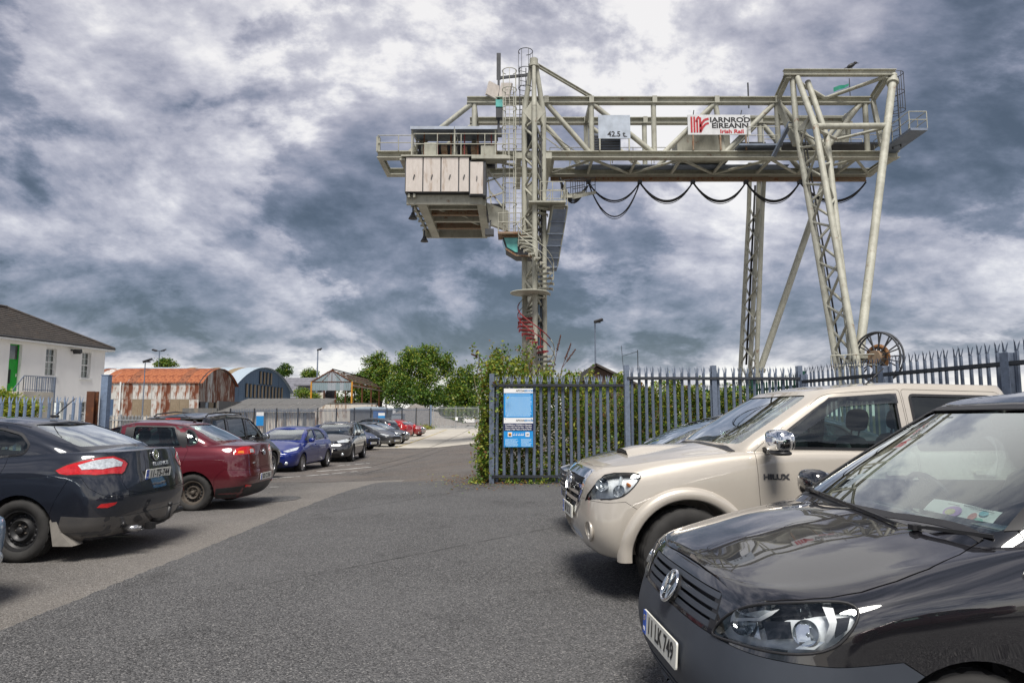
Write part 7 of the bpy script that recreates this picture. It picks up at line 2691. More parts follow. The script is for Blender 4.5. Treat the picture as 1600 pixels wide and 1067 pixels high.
cd.piece('door', rnd_poly([(1.00, .36), (1.02, 1.00), (1.02, 1.12), (.36, 1.555), (-.50, 1.60), (-.50, .30), (.9, .30)], [.03, .02, .02, .08, .05, .05, .1], 4), 'Y', .45, 1.3, .004, both=True)
cd.finish()
for o in cd.parts['door']: pass
for s in (1, -1):
    cd.patch('window', grow(sw, -.002), 'Y', -.010, 0, M['glass'], .08, s, cd.parts['door'][0 if s > 0 else 1], [cd.G])
    cd.patch('door_handle', rnd_poly([(-.30, .93), (-.10, .93), (-.10, .965), (-.30, .965)], .015, 3), 'Y', .03, .03, P_BLACK, .04, s, cd.parts['door'][0 if s > 0 else 1], [cd.L])
cd.patch('windscreen', grow(ws, -.003), 'X', -.008, 0, M['screen'], .08, 1, None, [cd.G])
# black band round the glass
ring = rnd_poly([(-.75, 1.072), (.75, 1.072), (.612, 1.537), (-.612, 1.537)], [.05, .05, .07, .07], 5)
cd.strip('screen_seal', [(-.74, 1.075), (-.605, 1.53)], 'X', .028, M['black_plastic'], .004, .008, 1, None, [cd.G])
cd.strip('screen_seal', [(.74, 1.075), (.605, 1.53)], 'X', .028, M['black_plastic'], .004, .008, 1, None, [cd.G])
cd.strip('screen_seal', [(-.605, 1.536), (-.3, 1.538), (0, 1.54), (.3, 1.538), (.605, 1.536)], 'X', .022, M['black_plastic'], .004, .008, 1, None, [cd.G])
# scuttle panel under the glass
cd.strip('scuttle', [(1.125, -.70), (1.185, -.25), (1.19, 0), (1.185, .25), (1.125, .70)], 'Z', .03, M['black_plastic'], .002, .01)
def lamp(car, P, N, bulbs, strip=None):
    for s in (1, -1):
        Q = [Vector((p.x, p.y * s, p.z)) for p in P]
        d = Vector((N.x, N.y * s, N.z))
        lens = car.patch('headlight', Q, None, -.001, .006, M['lens'], .045, 1, None, [car.L], d)
        mb = MB(); mb.path(Q, .0055, 6, True); car.add('lamp_seal', mb, M['black_plastic'], lens)
        car.patch('lamp_housing', [q + (q - sum(Q, Vector()) / len(Q)) * .03 for q in Q], None, -.055, 0, M['reflector_dark'], .05, 1, lens, [car.L], d)
        c0 = sum(Q, Vector()) / len(Q)
        up = Vector((0, 0, 1)); e1 = up.cross(d).normalized(); e2 = d.cross(e1)
        us = [(q - c0).dot(e1) for q in Q]; vs_ = [(q - c0).dot(e2) for q in Q]
        uw, vw = max(us) - min(us), max(vs_) - min(vs_)
        sg = 1 if s > 0 else -1
        for (u, v, r, kind) in bulbs:
            ctr = c0 + e1 * (u * uw * sg) + e2 * (v * vw) - d * .045
            h = car.ray(ctr + d * 3, -d, [car.L])
            if h: ctr = h[0] - d * .040
            Mx = Matrix((e1, e2, d)).transposed().to_4x4(); Mx.translation = ctr
            mb = MB()
            if kind == 'bowl':
                mb.lathe([(.001, -.04), (r * .5, -.03), (r * .85, 0), (r, .035)], 24, M=Mx); car.add('reflector', mb, M['reflector'], lens)
                mb = MB(); mb.lathe([(.001, .02), (r * .16, .015), (r * .2, -.04)], 12, M=Mx); car.add('bulb', mb, M['clear_lens'], lens)
            elif kind == 'dark':
                mb.lathe([(.001, .012), (r * .6, .008), (r * .9, -.01), (r, -.03)], 24, M=Mx); car.add('projector', mb, M['black_plastic'], lens)
            elif kind == 'bar':
                mb.box((0, 0, 0), (r * .28, r * 2.2, .03)); mb.v = [tuple(Mx @ Vector(p)) for p in mb.v]; car.add('light_bar', mb, M['clear_lens'], lens)
            elif kind == 'amber':
                mb.lathe([(.001, .02), (r * .7, .01), (r, -.03)], 16, M=Mx); car.add('indicator', mb, M['amber_lens'], lens)
M['reflector_dark'] = plain('lamp_inner', (0.74, 0.76, 0.78), 0.3, 0.15, var=0.3, scale=14)
M['lamp_black'] = plain('lamp_black', (0.03, 0.03, 0.034), 0.25, 0.2, var=0.2)
lamp(cd, HLP, HLN, [(-.27, -.08, .05, 'bowl'), (.17, -.06, .045, 'bowl')])
for nm_, pl_, mt_, of_ in (('lamp_mask', [(1186, 967), (1232, 968), (1236, 997), (1194, 998)], 'lamp_black', -.022), ('lamp_facet', [(1150, 970), (1176, 966), (1182, 997), (1162, 990)], 'reflector', -.026), ('lamp_facet', [(1239, 971), (1262, 974), (1266, 1003), (1243, 1003)], 'reflector', -.026),
        ('light_bar', [(1284, 943), (1301, 945), (1308, 970), (1304, 992), (1293, 1006), (1288, 1000), (1296, 975)], 'white', -.014), ('lamp_facet', [(1152, 957), (1190, 948), (1212, 950), (1180, 962)], 'clear_lens', -.020), ('lamp_facet', [(1262, 1000), (1288, 1004), (1272, 1016), (1240, 1014)], 'reflector', -.02),
        ('lamp_brow', [(1140, 964), (1182, 963), (1200, 952), (1216, 948), (1204, 958), (1186, 968), (1142, 969)], 'white', -.012), ('lamp_mask', [(1302, 962), (1330, 960), (1326, 985), (1306, 998)], 'lamp_black', -.024), ('lamp_mask', [(1128, 992), (1170, 1006), (1230, 1016), (1228, 1020), (1165, 1011), (1122, 995)], 'lamp_black', -.012)):
    pix_patch(cd, nm_, pl_, M[mt_], of_, 0, .03, True, only=[cd.L])
cd.patch('grille', grl, 'X', -.045, 0, M['ink'], .06, 1, None, [cd.L])
for k, z in enumerate((.678, .712, .748, .785)):
    cd.strip('grille_slat', [(-.475 + .011 * k, z), (-.25, z), (0, z), (.25, z), (.475 - .011 * k, z)], 'X', .022, M['grey_plastic'], -.002 - .003 * (k == 0), .03, 1, None, [cd.L])
for s in (1, -1):
    cd.patch('grille_end', [(s * .485, .668), (s * .455, .795), (s * .41, .795), (s * .43, .668)], 'X', -.004, .03, M['black_plastic'], .04, 1, None, [cd.L])
cd.patch('lower_grille', lgr, 'X', -.06, 0, M['ink'], .08, 1, None, [cd.L])
for z in (.25, .285, .32, .355):
    cd.strip('lower_slat', [(-.58, z), (-.3, z), (0, z), (.3, z), (.58, z)], 'X', .016, M['grey_plastic'], -.006, .04, 1, None, [cd.L])
h = cd.ray(Vector((5, 0, .715)), Vector((-1, 0, 0)), [cd.L])
round_badge(cd, h[0] + h[1] * .012, h[1] + Vector((0, 0, .12)), .078, 'vw')
h = cd.ray(Vector((5, 0, .495)), Vector((-1, 0, 0)), [cd.L])
cd.plate('11 LK 749', Vector((h[0].x + .012, 0, .495)), 0, .52, .112, -4)
# spoiler lip
cd.strip('bumper_lip', [(-.72, .20), (-.4, .20), (0, .20), (.4, .20), (.72, .20)], 'X', .05, M['grey_plastic'], .02, .04, 1, None, [cd.L])
add_wheels(cd, [(1.34, .317), (-1.34, .317)], .79, .317, .205, .20, 'steel', rim_mat=M['steel_black'])
for x, y in ((.12, .36), (.12, -.36)): add_seat(cd, x, y, .55)
mb = MB(); mb.prism([(1.12, .55), (1.12, .985), (.98, 1.02), (.66, 1.0), (.60, .90), (.66, .55)], -.70, .70, 'Y'); cd.add('dashboard', mb, plain('dash_grey', (.035, .037, .040), .6, var=.1))
steering(cd, .55, -.36, 1.02)
mirror(cd, .90, .845, 1.085, P_BLACK, .24, .17, .14, base=(.05, 0, 0))
def on_glass(car, px, py, which, lift=.015):
    h = car_pix(car, [(px, py)], which)
    return h[0][0] + h[0][1] * lift if h else None
a, b, c_ = on_glass(cd, 1430, 829, [cd.G, cd.L]), on_glass(cd, 1452, 830, [cd.G, cd.L], .02), on_glass(cd, 1553, 841, [cd.G, cd.L], .012)
if a and b and c_:
    wiper(cd, a, b, c_)
a, b, c_ = on_glass(cd, 1268, 768, [cd.G, cd.L]), on_glass(cd, 1285, 775, [cd.G, cd.L], .02), on_glass(cd, 1400, 822, [cd.G, cd.L], .012)
if a and b and c_:
    wiper(cd, a, b, c_)
mb = MB(); vs, fs = soft_box((.40, 0, 1.47), (.05, .2, .07), 4, 3); mb.add(vs, fs, True); cd.add('rear_view_mirror', mb, M['black_plastic'])
for s in (1, -1):
    cd.strip('sill_trim', [(.95, .34), (0, .33), (-.95, .34)], 'Y', .06, M['grey_plastic'], .006, .01, s, None, [cd.L])
# parking permit on the dashboard
pp = thing('parking_permit', 'white printed permit card lying on the dashboard of the black van', 'permit')
bpy.context.view_layer.update()
inv = cd.root.matrix_world
pc = [(1460, 779), (1567, 799), (1539, 828), (1433, 804)]
o_ = cd.root.matrix_world.inverted() @ Vector((0, 0, CAM_H))
q3 = cd.root.matrix_world.inverted().to_3x3()
cor = []
for i, (px, py) in enumerate(pc):
    d = q3 @ pix_dir(px, py)
    # sheet lies on a plane tilted up against the glass: z = 1.045 + .18 * (x - .95)
    t = (1.035 - .10 * (o_.x - .95) - o_.z) / (d.z + .10 * d.x) if abs(d.z + .10 * d.x) > 1e-6 else 1
    cor.append(inv @ (o_ + d * t))
ctr = sum(cor, Vector()) / 4
pp.location = ctr
mb = MB()
ng = 8
vs = []
for j in range(ng + 1):
    for i in range(ng + 1):
        u, v = i / ng, j / ng
        p = (cor[0] * (1 - u) + cor[1] * u) * (1 - v) + (cor[3] * (1 - u) + cor[2] * u) * v
        vs.append(p - ctr + Vector((0, 0, .004 * math.sin(u * 5) + .003 * math.sin(v * 6))))
mb.add(vs, [(j * (ng + 1) + i, j * (ng + 1) + i + 1, (j + 1) * (ng + 1) + i + 1, (j + 1) * (ng + 1) + i) for j in range(ng) for i in range(ng)], True)
mb.build('sheet', M['paper'], pp)
def on_sheet(u, v, lift=.007):
    p = (cor[0] * (1 - u) + cor[1] * u) * (1 - v) + (cor[3] * (1 - u) + cor[2] * u) * v
    return p - ctr + Vector((0, 0, lift))
def blot(name, u, v, ru, rv, mat, n=20, lift=.007):
    mb = MB(); mb.add([on_sheet(u + ru * math.cos(2 * PI * k / n), v + rv * math.sin(2 * PI * k / n), lift) for k in range(n)], [tuple(range(n))]); mb.build(name, mat, pp)
blot('emblem', .43, .55, .125, .30, plain('permit_lilac', (.45, .24, .55), .7, var=.2, scale=60))
blot('emblem_core', .41, .60, .07, .16, plain('permit_gold', (.62, .55, .25), .7, var=.3, scale=60), lift=.0085)
blot('rosette', .73, .60, .05, .20, plain('permit_coral', (.68, .30, .26), .7, var=.2, scale=60))
blot('rosette', .83, .35, .06, .13, plain('permit_teal', (.22, .52, .58), .7, var=.2, scale=60))
blot('rosette', .84, .72, .06, .12, plain('permit_green', (.25, .52, .42), .7, var=.2, scale=60))
mb = MB()
for (u0, u1, v, w) in ((.50, .92, .13, .05), (.62, .97, .24, .02), (.28, .46, .20, .03), (.06, .22, .75, .02)):
    for k in range(int((u1 - u0) / .03)):
        a = u0 + .03 * k
        mb.add([on_sheet(a, v - w / 2, .0075), on_sheet(a + .022, v - w / 2, .0075), on_sheet(a + .022, v + w / 2, .0075), on_sheet(a, v + w / 2, .0075)], [(0, 1, 2, 3)])
mb.build('print', M['ink'], pp)['kind'] = 'stuff'
M['badge_silver'] = plain('badge_silver', (.66, .67, .68), .25, .5, var=.05)
M['badge_dark'] = plain('badge_grey_chrome', (.14, .14, .15), .22, .5, var=.05)
def std_void(c, xr, xf, w, wr, xr2, xf2, zb, zr, zroof):
    c.void([dict(xr=xr, xf=xf, w=w, rb=.25, fb=.25, z=.42), dict(xr=xr, xf=xf, w=w, rb=.25, fb=.25, z=zb), dict(xr=xr2, xf=xf2, w=wr, rb=.2, fb=.2, z=zr)], zroof)

def glaze(c, ws, rw, sides, mats=None, seal=True, doors=None):
    """panes: windscreen, rear window and side windows (list of polygons)"""
    if ws: c.patch('windscreen', grow(ws, -.003), 'X', -.006, 0, M['screen'], .1, 1, None, [c.G])
    if rw: c.patch('rear_window', grow(rw, -.003), 'X', -.006, 0, (mats or {}).get('rear', M['screen']), .1, -1, None, [c.G])
    for i, p in enumerate(sides):
        for s in (1, -1):
            par = None
            if doors and i < len(doors) and doors[i] is not None:
                lst = c.parts.get('door', [])
                k = doors[i] * 2 + (0 if s > 0 else 1)
                par = lst[k] if k < len(lst) else None
            c.patch('window', grow(p, -.002), 'Y', -.010, 0, (mats or {}).get('side', M['glass']), .12, s, par, [c.G])
            if seal:
                h_ = len(p) // 2
                for q in (p[:h_ + 1], p[h_:] + [p[0]]):
                    c.strip('window_seal', q, 'Y', .022, M['black_plastic'], .003, .006, s, par, [c.G, c.L])

def handles(c, xs, z, mat):
    for i, x in enumerate(xs):
        for s in (1, -1):
            lst = c.parts.get('door', [])
            k = i * 2 + (0 if s > 0 else 1)
            c.patch('door_handle', rnd_poly([(x - .10, z - .018), (x + .10, z - .018), (x + .10, z + .018), (x - .10, z + .018)], .016, 3), 'Y', .028, .03, mat, .05, s, lst[k] if k < len(lst) else None, [c.L])

# ------------------------------------------------ beige pickup
hx = Car('parked_pickup', 'beige double cab pickup with chrome door mirrors parked behind the black van', 'pickup', 2.876, 6.548, 184, P_BEIGE)
low = [dict(xr=-2.86, xf=2.12, w=.74, rb=.15, fb=.25, z=.335),
       dict(xr=-2.9, xf=2.26, w=.84, rb=.15, fb=.26, z=.385),
       dict(xr=-2.9, xf=2.345, w=[(2.4, .90), (1.6, .88), (0, .875)], rb=.15, fb=.34, z=.56),
       dict(xr=-2.9, xf=2.33, w=[(2.4, .89), (1.6, .885), (0, .885)], rb=.15, fb=.40, z=[(2.4, .80), (1.5, .86), (0, .88)]),
       dict(xr=-2.9, xf=2.30, w=[(2.4, .85), (1.6, .86), (0, .875)], rb=.15, fb=.46, z=[(2.3, .97), (1.9, 1.02), (1.0, 1.07), (-2.9, 1.05)]),
       dict(xr=-2.9, xf=2.22, w=[(2.2, .74), (1.8, .775), (1.2, .80), (.9, .82), (0, .845)], rb=.15, fb=.50, z=[(2.3, 1.04), (1.9, 1.095), (1.5, 1.155), (1.1, 1.205), (.6, 1.20), (-2.9, 1.17)])]
lcz = [(2.22, 1.055), (2.1, 1.10), (1.8, 1.165), (1.4, 1.225), (1.0, 1.27), (.7, 1.25), (-2.9, 1.18)]
gr = [dict(xr=-1.60, xf=1.20, w=.80, rb=.15, fb=.22, z=1.05),
      dict(xr=-1.58, xf=1.12, w=.80, rb=.15, fb=.22, z=[(1.1, 1.235), (.5, 1.20), (-1.2, 1.18)]),
      dict(xr=-1.52, xf=.76, w=.755, rb=.15, fb=.22, z=1.47),
      dict(xr=-1.44, xf=.36, w=.655, rb=.15, fb=.22, z=[(.4, 1.70), (0, 1.745), (-.5, 1.77), (-1.2, 1.755)])]
gcz = [(.4, 1.71), (.1, 1.77), (-.5, 1.81), (-1.2, 1.785)]
hx.shells(low, lcz, gr, gcz, ns=7, nv=4)
hx.wells([(1.5425, .385), (-1.5425, .385)], .455, .50)
hws = rnd_poly([(-.71, 1.262), (.71, 1.262), (.60, 1.675), (-.60, 1.675)], [.06, .06, .06, .06], 4)
hx.cut(prism_mesh([hws], 'X', .1, 1.6))
hf = rnd_poly([(.83, 1.235), (.60, 1.40), (.24, 1.635), (-.345, 1.672), (-.345, 1.215)], [.03, .1, .1, .04, .03], 4)
hr = rnd_poly([(-.48, 1.215), (-.48, 1.675), (-1.26, 1.66), (-1.34, 1.22)], [.03, .04, .08, .05], 4)
hx.windows([hf, hr])
std_void(hx, -1.5, 1.05, .75, .60, -1.38, .30, 1.17, 1.66, [(.3, 1.68), (-.5, 1.76), (-1.1, 1.73)])
hx.cut(prism_mesh([rnd_poly([(-2.80, -.74), (-1.70, -.74), (-1.70, .74), (-2.80, .74)], .05, 3)], 'Z', .72, 2))
hx.piece('bonnet', [(2.19, 0), (2.185, .3), (2.14, .52), (2.04, .64), (1.8, .725), (1.5, .755), (1.14, .775), (1.10, .72), (1.14, .4), (1.16, 0), (1.14, -.4), (1.10, -.72), (1.14, -.775), (1.5, -.755), (1.8, -.725), (2.04, -.64), (2.14, -.52), (2.185, -.3)], 'Z', .95, 1.5, .005)
hp_ = [(915, 781), (926, 762), (945, 742), (975, 739), (1000, 741), (997, 752), (982, 769), (965, 778), (940, 780)]
hh = car_pix(hx, hp_, [hx.L])
HP2 = poly3_smooth([h[0] for h in hh], 2); HN2 = sum((h[1] for h in hh), Vector()).normalized()
for s in (1, -1): hx.cut(prism3([Vector((p.x, p.y * s, p.z)) for p in HP2], Vector((HN2.x, HN2.y * s, HN2.z)), -.12, .3))
hgr = rnd_poly([(-.40, .80), (-.30, .70), (.30, .70), (.40, .80), (.47, .985), (-.47, .985)], .04, 3)
hx.cut(prism_mesh([hgr], 'X', 2.2, 2.7))
fog = [(math.cos(2 * PI * k / 20) * .07, math.sin(2 * PI * k / 20) * .075) for k in range(20)]
fh = car_pix(hx, [(919, 829)], [hx.L])
FY, FZ = fh[0][0].y, fh[0][0].z
for s in (1, -1): hx.cut(prism_mesh([[(s * FY + a, FZ + b) for a, b in fog]], 'X', 2.2, 2.7))
hx.cut(prism_mesh([rnd_poly([(-.42, .45), (.42, .45), (.40, .58), (-.40, .58)], .03, 3)], 'X', 2.28, 2.7))
hx.piece('bumper', [(2.8, .2), (2.8, .80), (2.31, .802), (2.18, .80), (2.04, .815), (1.93, .745), (1.80, .62), (1.80, .2)], 'Y', -1.3, 1.3, .0035)
hx.piece('door', rnd_poly([(.93, .50), (.945, .95), (.945, 1.20), (.86, 1.27), (.62, 1.44), (.27, 1.68), (-.40, 1.722), (-.415, 1.0), (-.41, .46), (.86, .46)], [.05, 0, .02, .03, .03, .08, .03, 0, .05, .05], 4), 'Y', .42, 1.3, .004, both=True)
hx.piece('door', rnd_poly([(-.43, .46), (-.435, 1.0), (-.42, 1.722), (-1.32, 1.70), (-1.42, 1.25), (-1.43, 1.0), (-1.15, .84), (-1.02, .46)], [.05, 0, .03, .08, .05, .05, .05, .05], 4), 'Y', .42, 1.3, .004, both=True)
hx.finish()
glaze(hx, hws, None, [hf, hr], {'side': M['glass']}, True, [0, 1])
for s in (1, -1):
    hx.patch('wind_deflector', [(.70, 1.31), (.24, 1.645), (-.30, 1.682), (-.36, 1.682), (-.36, 1.60), (-.30, 1.60), (.16, 1.57), (.60, 1.31)], 'Y', .018, .012, M['smoke'] if 'smoke' in M else M['glass_dark'], .07, s, hx.parts['door'][0 if s > 0 else 1], [hx.G])
for o in hx.root.children:
    pass
lamp(hx, HP2, HN2, [(-.20, .0, .058, 'bowl'), (.10, .12, .05, 'bar'), (.12, -.18, .05, 'bowl'), (.22, .12, .018, 'amber')])
hx.patch('grille', hgr, 'X', -.05, 0, M['ink'], .06, 1, None, [hx.L])
for k, z in enumerate((.765, .83, .895)):
    hx.strip('grille_bar', [(-.43, z), (-.2, z), (0, z), (.2, z), (.43, z)], 'X', .030, M['chrome'], .004, .03, 1, None, [hx.L])
hx.strip('grille_surround', [(-.50, 1.0), (-.25, 1.005), (0, 1.008), (.25, 1.005), (.50, 1.0)], 'X', .065, M['chrome'], .012, .03, 1, None, [hx.L])
for s in (1, -1): hx.strip('grille_surround', [(s * .485, 1.02), (s * .45, .86), (s * .36, .74), (s * .28, .68)], 'X', .055, M['chrome'], .012, .03, 1, None, [hx.L])
hx.strip('grille_surround', [(-.30, .685), (0, .68), (.30, .685)], 'X', .05, M['chrome'], .012, .03, 1, None, [hx.L])
h = hx.ray(Vector((5, 0, .90)), Vector((-1, 0, 0)), [hx.L]); round_badge(hx, h[0] + h[1] * .02, h[1], .075, 'ovals')
for s in (1, -1):
    p = hx.ray(Vector((5, s * FY, FZ)), Vector((-1, 0, 0)), [hx.L])
    Mx = Matrix.Translation(p[0] + Vector((-.05, 0, 0))) @ Matrix.Rotation(PI / 2, 4, 'Y')
    mb = MB(); mb.lathe([(.001, -.02), (.045, -.01), (.058, .02)], 20, M=Mx); fo = hx.add('fog_lamp', mb, M['reflector'])
    mb = MB(); mb.path([p[0] + Vector((-.015, .068 * math.cos(2 * PI * k / 24), .073 * math.sin(2 * PI * k / 24))) for k in range(24)], .014, 8, True); hx.add('fog_lamp_ring', mb, P_BEIGE, fo)
    mb = MB(); mb.lathe([(.001, .012), (.058, .010)], 20, M=Mx); hx.add('lens', mb, M['lens'], fo)
    mb = MB(); mb.box((2.245, s * .55, .79), (.05, .06, .025)); hx.add('washer_jet', mb, P_BEIGE)
hx.plate('07 D 21', Vector((2.372, 0, .66)), 0, .52, .11)
# arch flares
for ax in (1.5425, -1.5425):
    for s in (1, -1):
        mb = MB()
        n_ = 44
        a0, a1 = R(-4), R(184)
        prof = [(.455, -.05), (.457, .035), (.468, .048), (.52, .040), (.548, .022), (.562, -.03)]
        vs = []
        for k in range(n_ + 1):
            a = a0 + (a1 - a0) * k / n_
            for r_, dy in prof:
                x_, z_ = ax + r_ * math.cos(a), .385 + r_ * math.sin(a) * .985
                hit = hx.ray(Vector((x_, s * 4, max(z_, .47))), Vector((0, -s, 0)), [hx.L])
                yb_ = abs(hit[0].y) if hit else .84
                yb_ = max(yb_, .855)
                vs.append((x_, s * (yb_ + dy), z_))
        m_ = len(prof)
        mb.add(vs, [(k * m_ + j, k * m_ + j + 1, (k + 1) * m_ + j + 1, (k + 1) * m_ + j) for k in range(n_) for j in range(m_ - 1)], True)
        hx.add('wheel_arch_flare', mb, P_BEIGE)
# bonnet scoop
mb = MB(); sc = []
for i in range(9):
    x = 1.86 - .62 * i / 8
    for j in range(9):
        y = -.24 + .48 * j / 8
        hit = hx.ray(Vector((x, y, 4)), Vector((0, 0, -1)), [hx.L])
        f = (1 - (abs(y) / .24) ** 4) * min(1, (8 - i) / 6) * (1 if i else .9)
        sc.append((x, y * (1 - .12 * i / 8), hit[0].z + .052 * f - .004))
mb.add(sc, [(i * 9 + j, i * 9 + j + 1, (i + 1) * 9 + j + 1, (i + 1) * 9 + j) for i in range(8) for j in range(8)], True); scp = hx.add('bonnet_scoop', mb, P_BEIGE)
mb = MB(); mb.add([(1.864, -.20, sc[1][2] - .01), (1.864, .20, sc[1][2] - .01), (1.864, .19, sc[4][2] - .008), (1.864, -.19, sc[4][2] - .008)], [(0, 1, 2, 3)]); hx.add('scoop_mouth', mb, M['ink'], scp)
mir = mirror
mirror(hx, .845, .895, 1.30, M['chrome'], .29, .185, .16, (.0, 0, 0), M['black_plastic'], back=.2)
for o in [o for o in hx.root.children if o.name.startswith('mirror')]:
    s = 1 if sum(v.co.y for v in o.data.vertices) > 0 else -1
    mb = MB(); mb.box((.915 - (.2 if s < 0 else 0), s * 1.06, 1.31), (.03, .12, .035)); hx.add('indicator', mb, M['clear_lens'], o)
for s, st_ in ((1, 90), (-1, -90)):
    hit = hx.ray(Vector((.86, s * 4, 1.005)), Vector((0, -s, 0)), [hx.L])
    hx.text('HILUX', .060, M['badge_dark'], Vector((.80, hit[0].y + s * .004, 1.005)), st_, None, .002, 1.25, .004)
handles(hx, [-.22, -.98], 1.03, P_BEIGE)
add_wheels(hx, [(1.5425, .385), (-1.5425, .385)], .79, .385, .265, .215, 'alloy', 6, steer=.10)
for x, y in ((.05, .38), (.05, -.38)): add_seat(hx, x, y, .66, 'seat_cloth', 'light_cloth')
for y in (.38, -.38): add_seat(hx, -.82, y, .66)
mb = MB(); mb.prism([(1.02, .6), (1.02, 1.16), (.80, 1.20), (.60, 1.14), (.60, .6)], -.70, .70, 'Y'); hx.add('dashboard', mb, M['black_plastic'])
steering(hx, .50, -.38, 1.16)
hx.patch('scuttle', [(1.12, -.70), (1.165, -.3), (1.17, 0), (1.165, .3), (1.12, .70), (1.07, .72), (1.115, .3), (1.12, 0), (1.115, -.3), (1.07, -.72)], 'Z', .006, .01, M['black_plastic'], .06)
for pa, pb, pc_ in (((1062, 690), (1078, 692), (1148, 697)), ((1040, 689), (1056, 688), (1125, 691))):
    a, b, c_ = on_glass(hx, *pa, None), on_glass(hx, *pb, None, .02), on_glass(hx, *pc_, None, .012)
    if a and b and c_: wiper(hx, a, b, c_)
mb = MB(); mb.path([(-.25, .45, 1.77), (-.42, .47, 1.92)], .006, 5); mb.tube((-.245, .45, 1.755), (-.25, .45, 1.785), .02, 8, .012); hx.add('aerial', mb, M['black_plastic'])
for s in (1, -1):
    h = car_pix(hx, [(1232, 620)], [hx.G])
hx.patch('tax_disc', [(-.52 + .04 * math.cos(2 * PI * k / 14), 1.62 + .035 * math.sin(2 * PI * k / 14)) for k in range(14)], 'X', -.012, 0, plain('permit_mint', (.16, .55, .42), .6, var=.3, scale=50), .05, 1, None, [hx.G])
hx.patch('sun_strip', [(-.58, 1.655), (.58, 1.655), (.60, 1.60), (-.60, 1.60)], 'X', -.012, 0, glass_mat('green_sunstrip', (.28, .62, .48)), .1, 1, None, [hx.G])
mb = MB(); mb.prism([(-1.5, .38), (1.5, .38), (1.5, .55), (-1.5, .55)], -.5, .5, 'Y'); hx.add('chassis', mb, M['dark'])
# ------------------------------------------------ generic maker for the cars on the left
def light_patch(c, name, pts, mat, **k):
    return pix_patch(c, name, pts, mat, .004, .015, .04, True, only=[c.L], **k)
def sym(poly): return poly + [(x, -y) for x, y in poly[::-1]]
def road_car(c, d):
    """d: shell, glazing, doors and fittings of one car"""
    c.shells(d['low'], d['lcz'], d['gr'], d['gcz'], ns=d.get('ns', 5), nv=d.get('nv', 3), lcreas=()) if False else c.shells(d['low'], d['lcz'], d['gr'], d['gcz'], ns=d.get('ns', 5), nv=d.get('nv', 3))
    wb, r = d['wb'], d['r']
    ax = [(wb / 2, r), (-wb / 2, r)]
    c.wells(ax, r + d.get('gap', .045), d.get('yin', .48))
    ws = rnd_poly(d['ws'], .06, 4); rw = rnd_poly(d['rw'], .07, 4)
    c.cut(prism_mesh([ws], 'X', d.get('wsx', 0), 1.9)); c.cut(prism_mesh([rw], 'X', -2.3, d.get('rwx', -.5)))
    sides = [rnd_poly(p, .05, 4) for p in d['side']]
    c.windows(sides)
    v = d['void']; std_void(c, *v)
    if 'bonnet' in d: c.piece('bonnet', sym(d['bonnet']), 'Z', .5, 1.4, .0035)
    for k in d.get('pieces', ()): c.piece(*k)
    for p in d['doors']: c.piece('door', rnd_poly(p, .05, 3), 'Y', .4, 1.3, .004, both=True)
    c.finish()
    glaze(c, ws, rw, sides, d.get('glass'), d.get('seal', True), d.get('wdoor', list(range(len(d['doors'])))))
    handles(c, d['hx'], d['hz'], c.paint)
    y, w, rim, kind = d['wheel'][:4]
    add_wheels(c, ax, y, r, w, rim, kind, d['wheel'][4] if len(d['wheel']) > 4 else 5, d['wheel'][5] if len(d['wheel']) > 5 else None, d.get('steer', 0))
    for (x, yy) in d.get('seats', ((.05, .36), (.05, -.36), (-.85, .36), (-.85, -.36))): add_seat(c, x, yy, d.get('seatz', .46))
    xm, ym, zm = d['mirror']
    mirror(c, xm, ym, zm, d.get('mirmat', c.paint), .20, .14, .12)
    mb = MB(); mb.box((0, 0, .28), (wb * .98, .9, .16)); c.add('chassis', mb, M['dark'])
    if 'dash' in d: mb = MB(); mb.box((d['dash'][0], 0, d['dash'][1] - .2), (.45, 1.3, .4)); c.add('dashboard', mb, M['black_plastic'])
    return c
def xp(c, name, poly, side, mat, off=.004, thick=.012, both=False, step=.05, parent=None, which=None):
    """patch seen from the front (side 1) or the back (side -1)"""
    o = None
    for s in ((1, -1) if both else (1,)):
        o = c.patch(name, [(y * s, z) for y, z in poly], 'X', off, thick, mat, step, side, parent, which or [c.L])
    return o

